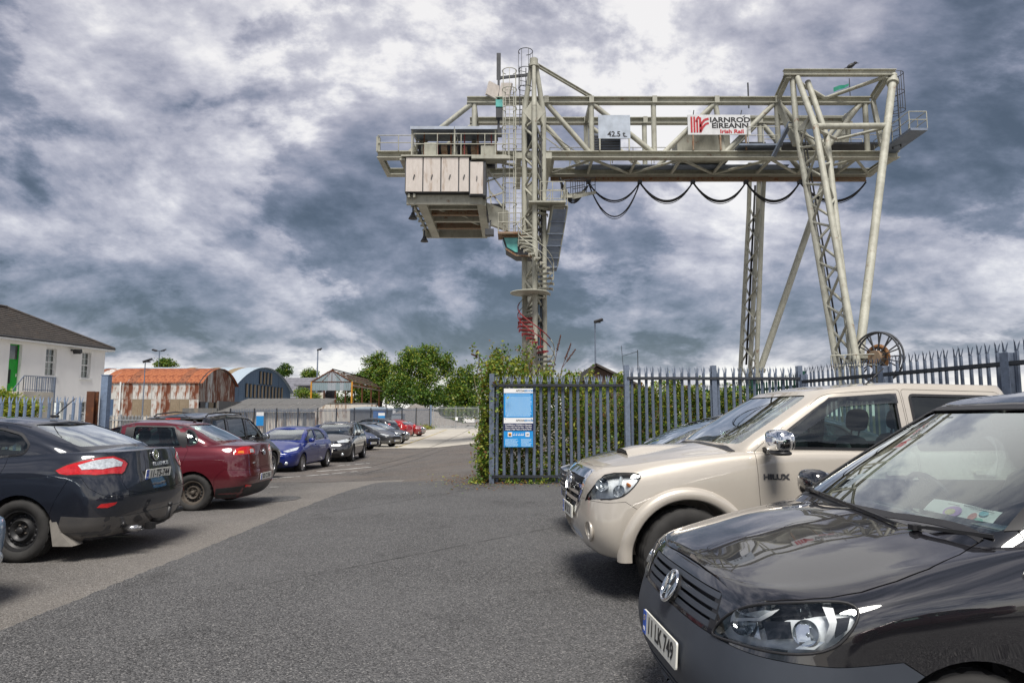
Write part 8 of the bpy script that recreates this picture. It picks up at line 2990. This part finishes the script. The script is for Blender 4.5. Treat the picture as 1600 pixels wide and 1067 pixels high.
# ------------------------------------------------ slate saloon, nearest on the left
P_SILL = car_paint('dusty_grey_bumper_skirt', (0.060, 0.060, 0.062), .2, .6, 0, .5)
SALOON = dict(wb=2.702, r=.320, wheel=(.79, .205, .205, 'steel', 5, M['steel_black']),
    low=[dict(xr=-2.16, xf=2.02, w=.76, rb=.3, fb=.4, z=.21), dict(xr=-2.24, xf=2.10, w=.85, rb=.34, fb=.5, z=.30), dict(xr=-2.325, xf=2.20, w=.895, rb=.44, fb=.62, z=.55),
         dict(xr=-2.32, xf=2.18, w=.902, rb=.48, fb=.66, z=.72), dict(xr=-2.27, xf=2.12, w=.885, rb=.48, fb=.66, z=[(-2.3, .93), (0, .90), (1.4, .84), (2.2, .70)]),
         dict(xr=-2.23, xf=2.06, w=[(-2.2, .78), (-1.5, .82), (0, .83), (1.5, .78)], rb=.46, fb=.66, z=[(-2.25, 1.105), (-1.7, 1.10), (-.8, 1.03), (0, 1.0), (1.0, .97), (1.6, .88), (2.1, .74)])],
    lcz=[(-2.24, 1.125), (-1.9, 1.145), (-1.6, 1.15), (0, 1.1), (1.0, 1.03), (1.6, .94), (2.06, .76)],
    gr=[dict(xr=-1.95, xf=1.25, w=.80, rb=.3, fb=.3, z=.94), dict(xr=-1.87, xf=1.12, w=.795, rb=.34, fb=.32, z=[(-1.9, 1.135), (-.8, 1.03), (1.1, .99)]),
        dict(xr=-1.55, xf=.62, w=.735, rb=.36, fb=.32, z=[(-1.6, 1.285), (0, 1.25)]), dict(xr=-1.22, xf=.12, w=.60, rb=.30, fb=.30, z=[(-1.3, 1.39), (-.8, 1.43), (-.2, 1.43), (.2, 1.38)])],
    gcz=[(-1.25, 1.435), (-.7, 1.485), (-.2, 1.485), (.15, 1.42)],
    ws=[(-.68, 1.03), (.68, 1.03), (.54, 1.385), (-.54, 1.385)], rw=[(-.64, 1.165), (.64, 1.165), (.52, 1.40), (-.52, 1.40)],
    side=[[(.92, 1.035), (.18, 1.36), (-.14, 1.375), (-.14, 1.04)], [(-.24, 1.04), (-.24, 1.375), (-.95, 1.36), (-1.20, 1.30), (-1.335, 1.19), (-1.30, 1.10), (-1.05, 1.065)]],
    doors=[[(.95, .30), (1.0, .75), (.98, 1.03), (.20, 1.385), (-.18, 1.405), (-.19, .30)], [(-.20, .30), (-.20, 1.405), (-.98, 1.39), (-1.10, 1.20), (-1.16, 1.0), (-1.05, .72), (-.90, .5), (-.86, .30)]],
    bonnet=[(2.0, 0), (1.98, .35), (1.85, .60), (1.5, .72), (1.14, .75), (1.10, .5), (1.15, 0)],
    void=(-1.75, 1.0, .73, .53, -1.2, .1, .96, 1.34, [(-1.2, 1.36), (-.6, 1.42), (.1, 1.36)]), hx=[-.05, -.98], hz=.90, mirror=(.80, .84, 1.03), seatz=.42, dash=(.95, .95))
fl_ = Car('parked_saloon', 'dark slate saloon with tow bar and mud flap, tail towards us at far left', 'car', -6.40, 8.10, 178.3, P_SLATE)
d = dict(SALOON); d['ns'] = 7; d['nv'] = 4
d['pieces'] = [('boot_lid', rnd_poly([(-.70, 1.30), (-.66, .98), (-.58, .70), (-.40, .665), (.40, .665), (.58, .70), (.66, .98), (.70, 1.30)], [0, .05, .10, .06, .06, .10, .05, 0], 4), 'X', -2.6, -1.93, .0035),
               ('bumper', [(-2.6, .1), (-2.6, .645), (-2.2, .65), (-2.05, .75), (-1.97, .86), (-1.86, .86), (-1.75, .66), (-1.68, .5), (-1.68, .1)], 'Y', -1.3, 1.3, .0035)]
road_car(fl_, d)
tl = [(87, 735), (104, 727), (150, 716), (178, 713), (194, 719), (199, 724), (194, 736), (190, 740), (150, 742), (105, 742), (93, 740)]
pix_patch(fl_, 'lamp_rim', [(83, 735), (103, 725), (150, 713.5), (178, 710.5), (196, 717), (202, 724), (196, 738), (191, 742), (150, 744.5), (104, 744.5), (90, 741)], M['black_plastic'], .002, .01, .05, True, only=[fl_.L])
r_ = light_patch(fl_, 'tail_light', tl, M['red_lens'])
pix_patch(fl_, 'reversing_lens', [(122, 727), (150, 719), (176, 716), (191, 722), (189, 728), (160, 733), (128, 734)], M['clear_lens'], .008, .006, .04, True, only=[fl_.L])
pix_patch(fl_, 'rear_reflector', [(151, 793), (158, 787), (183, 784), (180, 788), (168, 793)], M['red_lens'], .004, .01, .03, True, only=[fl_.L])
xp(fl_, 'plate_recess', rnd_poly([(-.36, .735), (.36, .735), (.40, .90), (-.40, .90)], .05, 4), -1, P_SLATE, -.003, .0, step=.06)
h = fl_.ray(Vector((-5, 0, .845)), Vector((1, 0, 0)), [fl_.L]); fl_.plate('11-TS-744', Vector((h[0].x - .012, 0, .84)), 180, .52, .11, 6, sx=.86, size=.112)
h = fl_.ray(Vector((-5, 0, 1.045)), Vector((1, 0, 0)), [fl_.L]); round_badge(fl_, h[0] + h[1] * .006, h[1], .062, 'lozenge')
h = fl_.ray(Vector((-5, -.06, .945)), Vector((1, 0, 0)), [fl_.L]); fl_.text('FLUENCE', .058, M['badge_silver'], h[0] + Vector((-.004, -.04, 0)), 180, None, .002, 1.35, .003, -6)
fl_.patch('bumper_skirt', [(-1.73, .215), (-1.80, .47), (-2.3, .44), (-2.45, .40), (-2.45, .2)], 'Y', .005, .012, P_SILL, .07, 1); fl_.patch('bumper_skirt', [(-1.73, .215), (-1.80, .47), (-2.3, .44), (-2.45, .40), (-2.45, .2)], 'Y', .005, .012, P_SILL, .07, -1)
xp(fl_, 'bumper_skirt', [(-.66, .24), (.66, .24), (.70, .43), (-.70, .43)], -1, P_SILL, .006, .012, step=.08)
M['flap'] = plain('mud_flap_rubber', (.20, .185, .165), .9, var=.25)
for s in (1, -1):
    mb = MB(); mb.prism([(-1.72, .50), (-1.68, .42), (-1.73, .17), (-1.93, .17), (-1.80, .30)], s * .70, s * .885, 'Y'); fl_.add('mud_flap', mb, M['flap'])
mb = MB(); mb.path([(-2.22, .47, .285), (-2.36, .46, .29)], .034, 12); mb.lathe([(.028, 0), (.028, -.05)], 14, 'X', M=Matrix.Translation((-2.36, .46, .29))); ex = fl_.add('exhaust', mb, M['alloy'])
mb = MB(); mb.lathe([(.001, 0), (.027, 0)], 14, 'X', M=Matrix.Translation((-2.358, .46, .29))); fl_.add('exhaust_bore', mb, M['ink'], ex)
mb = MB(); mb.tube((-2.20, -.75, .335), (-2.20, .55, .335), .036, 10); mb.path([(-2.2, -.02, .31), (-2.34, -.02, .30), (-2.43, -.02, .34), (-2.45, -.02, .46)], .024, 10); vs, fs = soft_box((-2.45, -.02, .485), (.055, .055, .055), 3, 2); mb.add(vs, fs, True); mb.box((-2.33, .16, .27), (.09, .07, .07)); fl_.add('tow_bar', mb, M['steel_black'])
mb = MB(); vs, fs = soft_box((-1.03, 0, 1.492), (.10, .05, .035), 3, 3); mb.add(vs, fs, True); mb.path([(-1.04, 0, 1.50), (-1.26, 0, 1.70)], .006, 6); fl_.add('aerial', mb, M['black_plastic'])
fl_.strip('roof_seam', [(-1.20, .585), (-.9, .59), (-.2, .59)], 'Z', .012, M['ink'], .002, .004); fl_.strip('roof_seam', [(-1.20, -.585), (-.9, -.59), (-.2, -.59)], 'Z', .012, M['ink'], .002, .004)

# ------------------------------------------------ maroon saloon
se = Car('parked_saloon', 'maroon saloon with dusty steel wheels, tail towards us beside the slate saloon', 'car', -6.33, 11.85, 181, P_MAROON)
d = dict(SALOON); d.update(wb=2.46, r=.295, wheel=(.745, .185, .185, 'steel', 5, M['steel_dirty']), ns=6,
    low=[dict(xr=-1.92, xf=1.95, w=.70, rb=.3, fb=.4, z=.19), dict(xr=-2.0, xf=2.03, w=.79, rb=.34, fb=.5, z=.27), dict(xr=-2.10, xf=2.10, w=.84, rb=.40, fb=.6, z=.50),
         dict(xr=-2.075, xf=2.08, w=.848, rb=.46, fb=.62, z=.66), dict(xr=-2.05, xf=2.0, w=.825, rb=.42, fb=.62, z=[(-2.1, .88), (0, .84), (1.4, .78), (2.1, .64)]),
         dict(xr=-2.02, xf=1.92, w=[(-2, .70), (-1.3, .755), (0, .765), (1.4, .70)], rb=.34, fb=.62, z=[(-2.05, 1.02), (-1.5, 1.03), (-.8, .985), (0, .96), (.9, .93), (1.5, .84), (1.95, .70)])],
    lcz=[(-2.03, 1.045), (-1.7, 1.075), (-1.3, 1.08), (0, 1.05), (.9, 1.0), (1.5, .90), (1.95, .72)],
    gr=[dict(xr=-1.62, xf=1.12, w=.745, rb=.3, fb=.3, z=.90), dict(xr=-1.56, xf=1.0, w=.74, rb=.32, fb=.32, z=[(-1.6, 1.07), (-.8, .985), (1, .95)]),
        dict(xr=-1.30, xf=.60, w=.69, rb=.34, fb=.32, z=[(-1.4, 1.23), (0, 1.20)]), dict(xr=-1.02, xf=.18, w=.57, rb=.26, fb=.28, z=[(-1.1, 1.345), (-.6, 1.395), (-.1, 1.395), (.2, 1.34)])],
    gcz=[(-1.05, 1.385), (-.5, 1.445), (-.1, 1.445), (.2, 1.38)],
    ws=[(-.64, .99), (.64, .99), (.51, 1.345), (-.51, 1.345)], rw=[(-.60, 1.10), (.60, 1.10), (.49, 1.36), (-.49, 1.36)],
    side=[[(.82, .985), (.22, 1.32), (.04, 1.335), (.04, .99)], [(-.20, 1.0), (-.16, 1.345), (-.82, 1.335), (-.985, 1.02)], [(-1.075, 1.03), (-1.01, 1.295), (-1.12, 1.25), (-1.24, 1.13), (-1.22, 1.06)]],
    doors=[[(.86, .27), (.90, .7), (.88, .98), (.24, 1.345), (-.06, 1.365), (-.10, .27)], [(-.11, .27), (-.07, 1.365), (-.86, 1.355), (-1.02, 1.04), (-1.12, .98), (-1.05, .72), (-.84, .5), (-.80, .27)]],
    bonnet=[(1.88, 0), (1.86, .33), (1.72, .55), (1.4, .65), (1.02, .69), (.98, .5), (1.03, 0)],
    void=(-1.5, .9, .68, .50, -1.0, .12, .92, 1.30, [(-1.0, 1.32), (-.5, 1.38), (.1, 1.33)]), hx=[.04, -.90], hz=.835, mirror=(.72, .79, .98), seatz=.38, wdoor=[0, 1, None],
    pieces=[('boot_lid', rnd_poly([(-.62, 1.2), (-.60, .95), (-.56, .80), (-.50, .66), (.50, .66), (.56, .80), (.60, .95), (.62, 1.2)], [0, .05, .05, .08, .08, .05, .05, 0], 4), 'X', -2.4, -1.78, .0035),
            ('bumper', [(-2.4, .1), (-2.4, .62), (-1.9, .64), (-1.72, .66), (-1.58, .52), (-1.54, .1)], 'Y', -1.2, 1.2, .0035)])
road_car(se, d)
pix_patch(se, 'tail_light', [(363, 709), (368, 701), (378, 698), (390, 697), (397, 701), (399, 707), (393, 709), (378, 710), (368, 711)], M['red_lens'], .004, .015, .04, True, only=[se.L])
pix_patch(se, 'indicator_lens', [(372, 705), (380, 704), (381, 708), (371, 708)], M['amber_lens'], .010, .006, .03, True, only=[se.L])
pix_patch(se, 'reversing_lens', [(390, 701), (395, 701), (396, 706), (391, 707)], M['clear_lens'], .010, .006, .03, True, only=[se.L])
xp(se, 'bumper_skirt', [(-.60, .22), (.60, .22), (.66, .40), (-.66, .40)], -1, M['black_plastic'], .006, .012, step=.08)
for s in (1, -1): se.patch('bumper_skirt', [(-1.56, .20), (-1.60, .36), (-2.2, .41), (-2.2, .2)], 'Y', .005, .012, M['black_plastic'], .07, s)
for s in (1, -1): xp(se, 'rear_reflector', [(s * .50, .365), (s * .64, .375), (s * .64, .405), (s * .50, .395)], -1, M['red_lens'], .016, .01, step=.04)
h = se.ray(Vector((-5, 0, .50)), Vector((1, 0, 0)), [se.L]); se.plate('02 C 316', Vector((h[0].x - .012, 0, .50)), 180, .52, .11, 4)
h = se.ray(Vector((-5, 0, .90)), Vector((1, 0, 0)), [se.L]); round_badge(se, h[0] + h[1] * .008, h[1], .055, 'ovals')
mb = MB(); vs, fs = soft_box((-.86, 0, 1.42), (.06, .04, .03), 3, 3); mb.add(vs, fs, True); mb.path([(-.86, 0, 1.43), (-.66, 0, 1.53)], .006, 6); se.add('aerial', mb, M['black_plastic'])
for s in (1, -1):
    se.patch('pillar_trim', [(-.07, .985), (-.03, 1.365), (-.15, 1.37), (-.19, .985)], 'Y', .004, .006, M['black_plastic'], .08, s, None, [se.G])
    se.patch('pillar_trim', [(-1.0, 1.0), (-.83, 1.35), (-1.0, 1.33), (-1.07, 1.0)], 'Y', .004, .006, M['black_plastic'], .08, s, None, [se.G])
    h = se.ray(Vector((-5, s * .45, .745)), Vector((1, 0, 0)), [se.L]); 
mb = MB(); h = se.ray(Vector((-5, .40, .745)), Vector((1, 0, 0)), [se.L]); mb.box(h[0], (.006, .13, .02)); mb.box(h[0] + Vector((.01, -.82, 0)), (.012, .10, .02)); se.add('model_badge', mb, M['badge_silver'])
def std(xr, xf, w, hood, belt, deck, ab, rf, rr, rb, wr, zf, zm, zrr, cr=.05, wb=2.65, r=.315):
    """shell of a hatchback, estate or SUV from its main measures"""
    sh = [(xr, deck), (rb + .2, deck), (0, belt), (ab, belt - .01)] + hood
    low = [dict(xr=xr + .12, xf=xf - .16, w=w * .84, rb=.3, fb=.45, z=.22), dict(xr=xr + .04, xf=xf - .06, w=w * .95, rb=.3, fb=.52, z=.30), dict(xr=xr, xf=xf, w=w * .99, rb=.36, fb=.60, z=.52),
           dict(xr=xr + .02, xf=xf - .03, w=w, rb=.40, fb=.62, z=[(xr, .72), (xf, .66)]), dict(xr=xr + .06, xf=xf - .10, w=w * .975, rb=.40, fb=.62, z=[(xr, deck - .13), (0, belt - .13), (1.3, belt - .2), (xf, hood[-1][1] - .08)]),
           dict(xr=xr + .12, xf=xf - .20, w=[(xr, w * .86), (0, w * .91), (1.4, w * .85)], rb=.36, fb=.62, z=sorted(sh))]
    lcz = sorted([(xr, deck + .02), (0, belt + .06), (ab, belt + .05)] + [(a, b + .055 - .035 * (i == len(hood) - 1)) for i, (a, b) in enumerate(hood)])
    gr = [dict(xr=rb - .08, xf=ab + .14, w=w * .90, rb=.3, fb=.3, z=belt - .1), dict(xr=rb, xf=ab, w=w * .89, rb=.32, fb=.32, z=[(rb, deck + .01), (0, belt), (ab, belt + .01)]),
          dict(xr=rb * .55 + rr * .45, xf=ab * .52 + rf * .48, w=w * .825, rb=.32, fb=.3, z=(belt + zm) / 2 + .02), dict(xr=rr, xf=rf, w=wr, rb=.26, fb=.28, z=[(rr, zrr), (rr * .5, zm), (rf - .4, zm), (rf, zf)])]
    return dict(low=low, lcz=lcz, gr=gr, gcz=[(rr, zrr + cr * .7), (rr * .5, zm + cr), (rf - .4, zm + cr), (rf, zf + cr * .7)], wb=wb, r=r, nv=3, ns=5,
                void=(rb + .25, ab - .15, w * .80, wr - .08, rr + .08, rf - .1, belt - .06, zf - .07, [(rr, zrr - .05), (0, zm - .02), (rf, zf - .05)]))

def front_face(c, d, gz_=(.55, .72), gw=.42, mat=None, txt='12 D 77', pz=.45, lampz=None, badge='ovals', low=True):
    if gw: xp(c, 'grille', rnd_poly([(-gw, gz_[0]), (gw, gz_[0]), (gw * .9, gz_[1]), (-gw * .9, gz_[1])], .05, 3), 1, mat or M['ink'], .004, .02)
    if low: xp(c, 'lower_grille', rnd_poly([(-.55, .26), (.55, .26), (.50, .40), (-.50, .40)], .04, 3), 1, M['ink'], .004, .02)
    for s in (1, -1):
        P = [Vector(((p[0]), p[1] * s, p[2])) for p in lampz]
        lp = c.patch('headlight', P, None, .004, .02, M['clear_lens'], .05, 1, None, [c.L], Vector((.75, .62 * s, .15)))
        h = c.ray(Vector((5, s * .62, .36)), Vector((-1, 0, 0)), [c.L])
        if h:
            mb = MB(); mb.lathe([(.001, .015), (.05, .01), (.062, -.02)], 14, 'X', M=Matrix.Translation(h[0])); c.add('fog_lamp', mb, M['clear_lens'])
    h = c.ray(Vector((5, 0, pz)), Vector((-1, 0, 0)), [c.L]); c.plate(txt, Vector((h[0].x + .012, 0, pz)), 0, .52, .11)
    h = c.ray(Vector((5, 0, gz_[1] + .05)), Vector((-1, 0, 0)), [c.L]); round_badge(c, h[0] + h[1] * .006, h[1], .05, badge)

def rear_face(c, tl, txt, pz=.80, badge='ovals'):
    for s in (1, -1): c.patch('tail_light', [Vector((p[0], p[1] * s, p[2])) for p in tl], None, .004, .02, M['red_lens'], .05, 1, None, c.hulls, Vector((-.75, .62 * s, .05)))
    h = c.ray(Vector((-5, 0, pz)), Vector((1, 0, 0)), c.hulls); c.plate(txt, Vector((h[0].x - .012, 0, pz)), 180, .52, .11)
    h = c.ray(Vector((-5, 0, pz + .16)), Vector((1, 0, 0)), c.hulls); round_badge(c, h[0] + h[1] * .006, h[1], .05, badge)

# ------------------------------------------------ black people carrier, tail towards us
mp = Car('parked_people_carrier', 'black people carrier with roof rails, tail towards us beyond the maroon saloon', 'car', -7.45, 17.3, 87, P_BLACK)
d = std(-2.25, 2.35, .94, [(1.2, .98), (1.7, .88), (2.2, .74)], 1.03, 1.08, 1.35, .42, -1.85, -2.12, .66, 1.58, 1.655, 1.59, .05, 2.85, .335)
d.update(ws=[(-.72, 1.09), (.72, 1.09), (.60, 1.565), (-.60, 1.565)], rw=[(-.66, 1.10), (.66, 1.10), (.60, 1.54), (-.60, 1.54)], rwx=-1.4, side=[[(1.0, 1.08), (.42, 1.53), (.02, 1.57), (.02, 1.08)], [(-.08, 1.08), (-.08, 1.58), (-.92, 1.57), (-1.0, 1.10)], [(-1.1, 1.12), (-1.02, 1.57), (-1.62, 1.53), (-1.80, 1.22)]],
    doors=[[(1.1, .32), (1.12, .8), (1.08, 1.05), (.45, 1.57), (-.02, 1.61), (-.03, .32)], [(-.04, .32), (-.03, 1.61), (-.95, 1.60), (-1.06, 1.05), (-1.14, .8), (-1.0, .32)]], glass={'rear': M['glass_dark'], 'side': M['smoke']}, hx=(.12, -.85), hz=.92, mirror=(.72, .90, 1.10), wheel=(.82, .225, .225, 'alloy', 5), seats=((.1, .4), (.1, -.4)))
road_car(mp, d)
for s in (1, -1):
    mb = MB(); mb.path([(.15, s * .60, 1.62), (.05, s * .60, 1.69), (-.8, s * .61, 1.725), (-1.6, s * .60, 1.67), (-1.7, s * .60, 1.62)], .016, 6); mp.add('roof_rail', mb, M['black_plastic'])
mb = MB(); mb.prism([(-1.80, 1.605), (-1.98, 1.585), (-1.98, 1.555), (-1.80, 1.56)], -.60, .60, 'Y'); spl = mp.add('tail_spoiler', mb, P_BLACK)
mb = MB(); mb.box((-1.984, 0, 1.57), (.012, .34, .022)); mp.add('brake_light', mb, M['red_lens'], spl)
rear_face(mp, [(-2.1, .85, 1.08), (-2.2, .7, 1.10), (-2.2, .7, .82), (-2.1, .86, .80)], '09 L 52', .86)

# ------------------------------------------------ blue hatchback facing us
HATCH = std(-2.05, 2.25, .90, [(1.1, .93), (1.6, .83), (2.05, .70)], .98, 1.00, 1.20, .22, -1.55, -1.92, .60, 1.37, 1.42, 1.36, .05, 2.65, .315)
HATCH.update(ws=[(-.69, 1.03), (.69, 1.03), (.54, 1.36), (-.54, 1.36)], rw=[(-.60, 1.06), (.60, 1.06), (.50, 1.32), (-.50, 1.32)], rwx=-1.2, side=[[(.92, 1.03), (.22, 1.345), (-.10, 1.36), (-.10, 1.02)], [(-.20, 1.02), (-.20, 1.36), (-.85, 1.33), (-1.12, 1.10), (-1.08, 1.05)]],
    doors=[[(.98, .28), (1.02, .7), (.98, 1.0), (.25, 1.375), (-.14, 1.39), (-.15, .28)], [(-.16, .28), (-.15, 1.39), (-.92, 1.37), (-1.2, 1.1), (-1.12, .75), (-.9, .5), (-.86, .28)]], hx=(.02, -.92), hz=.87, mirror=(.72, .84, 1.02), wheel=(.785, .205, .205, 'alloy', 10),
    bonnet=[(2.0, 0), (1.95, .35), (1.75, .58), (1.4, .68), (1.12, .72), (1.10, .5), (1.18, 0)], dash=(.95, .98))
fo_ = Car('parked_hatchback', 'bright blue hatchback facing us between the people carrier and the black SUV', 'car', -7.55, 23.6, 268, P_BLUE, gz(-7, 23.6) - .02)
road_car(fo_, HATCH)
front_face(fo_, HATCH, (.47, .64), .45, M['ink'], '161 D 90', .40, [(2.05, .50, .72), (2.0, .60, .68), (1.72, .80, .74), (1.52, .82, .84), (1.75, .70, .80)], None)
xp(fo_, 'grille_rim', [(-.47, .645), (.47, .645), (.45, .675), (-.45, .675)], 1, M['chrome'], .010, .02)

# ------------------------------------------------ black SUV facing us
SUV = std(-2.25, 2.28, .935, [(1.0, 1.08), (1.6, .98), (2.1, .84)], 1.10, 1.12, 1.20, .30, -1.75, -2.1, .64, 1.54, 1.60, 1.52, .045, 2.81, .36)
SUV.update(ws=[(-.72, 1.15), (.72, 1.15), (.58, 1.525), (-.58, 1.525)], rw=[(-.62, 1.16), (.62, 1.16), (.54, 1.48), (-.54, 1.48)], rwx=-1.4, side=[[(.95, 1.15), (.28, 1.51), (-.06, 1.535), (-.06, 1.14)], [(-.16, 1.14), (-.16, 1.535), (-.90, 1.52), (-1.02, 1.15)], [(-1.12, 1.17), (-1.02, 1.50), (-1.45, 1.46), (-1.68, 1.22)]],
    doors=[[(1.02, .38), (1.05, .8), (1.0, 1.12), (.32, 1.54), (-.10, 1.565), (-.11, .38)], [(-.12, .38), (-.11, 1.565), (-.94, 1.55), (-1.08, 1.15), (-1.16, .85), (-.95, .38)]], hx=(.05, -.9), hz=.98, mirror=(.75, .89, 1.14), mirmat=M['black_plastic'], wheel=(.82, .235, .235, 'alloy', 5), dash=(.95, 1.08), seatz=.6, gap=.06)
x3 = Car('parked_suv', 'black SUV facing us beyond the bright blue hatchback', 'car', -7.55, 29.9, 273, P_BLACK, gz(-7, 30))
road_car(x3, SUV)
front_face(x3, SUV, (.66, .80), 0, None, '10 KE 64', .50, [(2.10, .42, .80), (2.12, .44, .90), (1.85, .78, .97), (1.75, .84, .92), (1.9, .76, .83)], None)
for s in (1, -1):
    xp(x3, 'kidney_grille', rnd_poly([(s * .03, .70), (s * .28, .71), (s * .26, .86), (s * .03, .87)], .04, 4), 1, M['chrome'], .006, .02)
    xp(x3, 'kidney_mesh', rnd_poly([(s * .05, .72), (s * .26, .73), (s * .24, .845), (s * .05, .855)], .03, 4), 1, M['ink'], .012, .01)
    mb = MB(); mb.path([(.1, s * .58, 1.58), (0, s * .58, 1.65), (-1.4, s * .58, 1.64), (-1.5, s * .58, 1.57)], .018, 6); x3.add('roof_rail', mb, M['alloy'])

# ------------------------------------------------ copies of those bodies further off, each in its own paint
def recolour(src, old, new, name, label, X, Y, deg, z=None, cat='car'):
    r = copy_tree(src.root)
    r.name = name
    r['label'] = label; r['category'] = cat
    r.location = (X, Y, gz(X, Y) if z is None else z); r.rotation_euler = (0, 0, R(deg))
    for o in r.children_recursive:
        for sl in getattr(o, 'material_slots', ()):
            if sl.material == old: sl.link = 'OBJECT'; sl.material = new
    return r
recolour(fo_, P_BLUE, P_NAVY, 'parked_hatchback', 'navy blue hatchback nosing out just beyond the black SUV', -9.6, 39.0, -28)
recolour(fo_, P_BLUE, P_GREY2, 'parked_hatchback', 'dark grey hatchback nosing out behind the navy one', -9.0, 42.6, -24)
gs = Car('parked_saloon', 'silver grey saloon with chrome grille almost hidden behind the beige pickup', 'car', 2.85, 9.2, 181, P_GREY, .07)
d = dict(SALOON); d['wheel'] = (.79, .205, .205, 'alloy', 10); d['glass'] = {'side': M['glass']}
road_car(gs, d)
front_face(gs, d, (.50, .72), .45, M['ink'], '12 LK 30', .42, [(2.05, .50, .70), (2.0, .62, .64), (1.72, .82, .70), (1.50, .84, .80), (1.75, .72, .77)], 'plain')
for z in (.53, .58, .63, .68): gs.strip('grille_bar', [(-.42, z), (0, z), (.42, z)], 'X', .018, M['chrome'], .014, .02, 1, None, [gs.L])
xp(gs, 'grille_rim', [(-.46, .72), (.46, .72), (.44, .755), (-.44, .755)], 1, M['chrome'], .012, .02)
for s in (1, -1): gs.strip('window_chrome', [(.95, 1.03), (.20, 1.375), (-.2, 1.395), (-.95, 1.38), (-1.22, 1.31)], 'Y', .018, M['chrome'], .008, .008, s, None, [gs.G, gs.L])
recolour(gs, P_GREY, P_BLACK, 'parked_saloon', 'black saloon nosing out last in the row of dark cars', -9.1, 46.6, -18)
sv = recolour(x3, P_BLACK, P_GREY2, 'parked_suv', 'dark SUV with silver roof rails parked nose in by the red hatchback', -10.7, 52.0, 158)
recolour(fo_, P_BLUE, P_RED, 'parked_hatchback', 'red hatchback parked nose in beside the dark SUV', -10.3, 57.0, 160)
for c_, (tl, tx) in ((bpy.data.objects['parked_suv.001'], (1.1, '08 D 4')), (bpy.data.objects['parked_hatchback.003'], (.9, '07 D 9'))):
    for s in (1, -1):
        mb = MB(); vs, fs = soft_box((-2.10, s * .74, tl), (.22, .22, .34), 3, 4); mb.add(vs, fs, True); mb.build('tail_light', M['red_lens'], c_)
recolour(gs, P_GREY, P_CRIMSON, 'parked_saloon', 'red saloon with its nose out, last car before the bar fence', -9.7, 60.2, -20)
recolour(fo_, P_BLUE, P_PALE, 'parked_hatchback', 'pale blue car just touching the left edge of the photo', -6.33, 5.18, -4)
recolour(se, P_MAROON, P_MAROON, 'parked_saloon', 'maroon car standing behind the photographer, mirrored in the black van', 3.6, -2.3, 178)
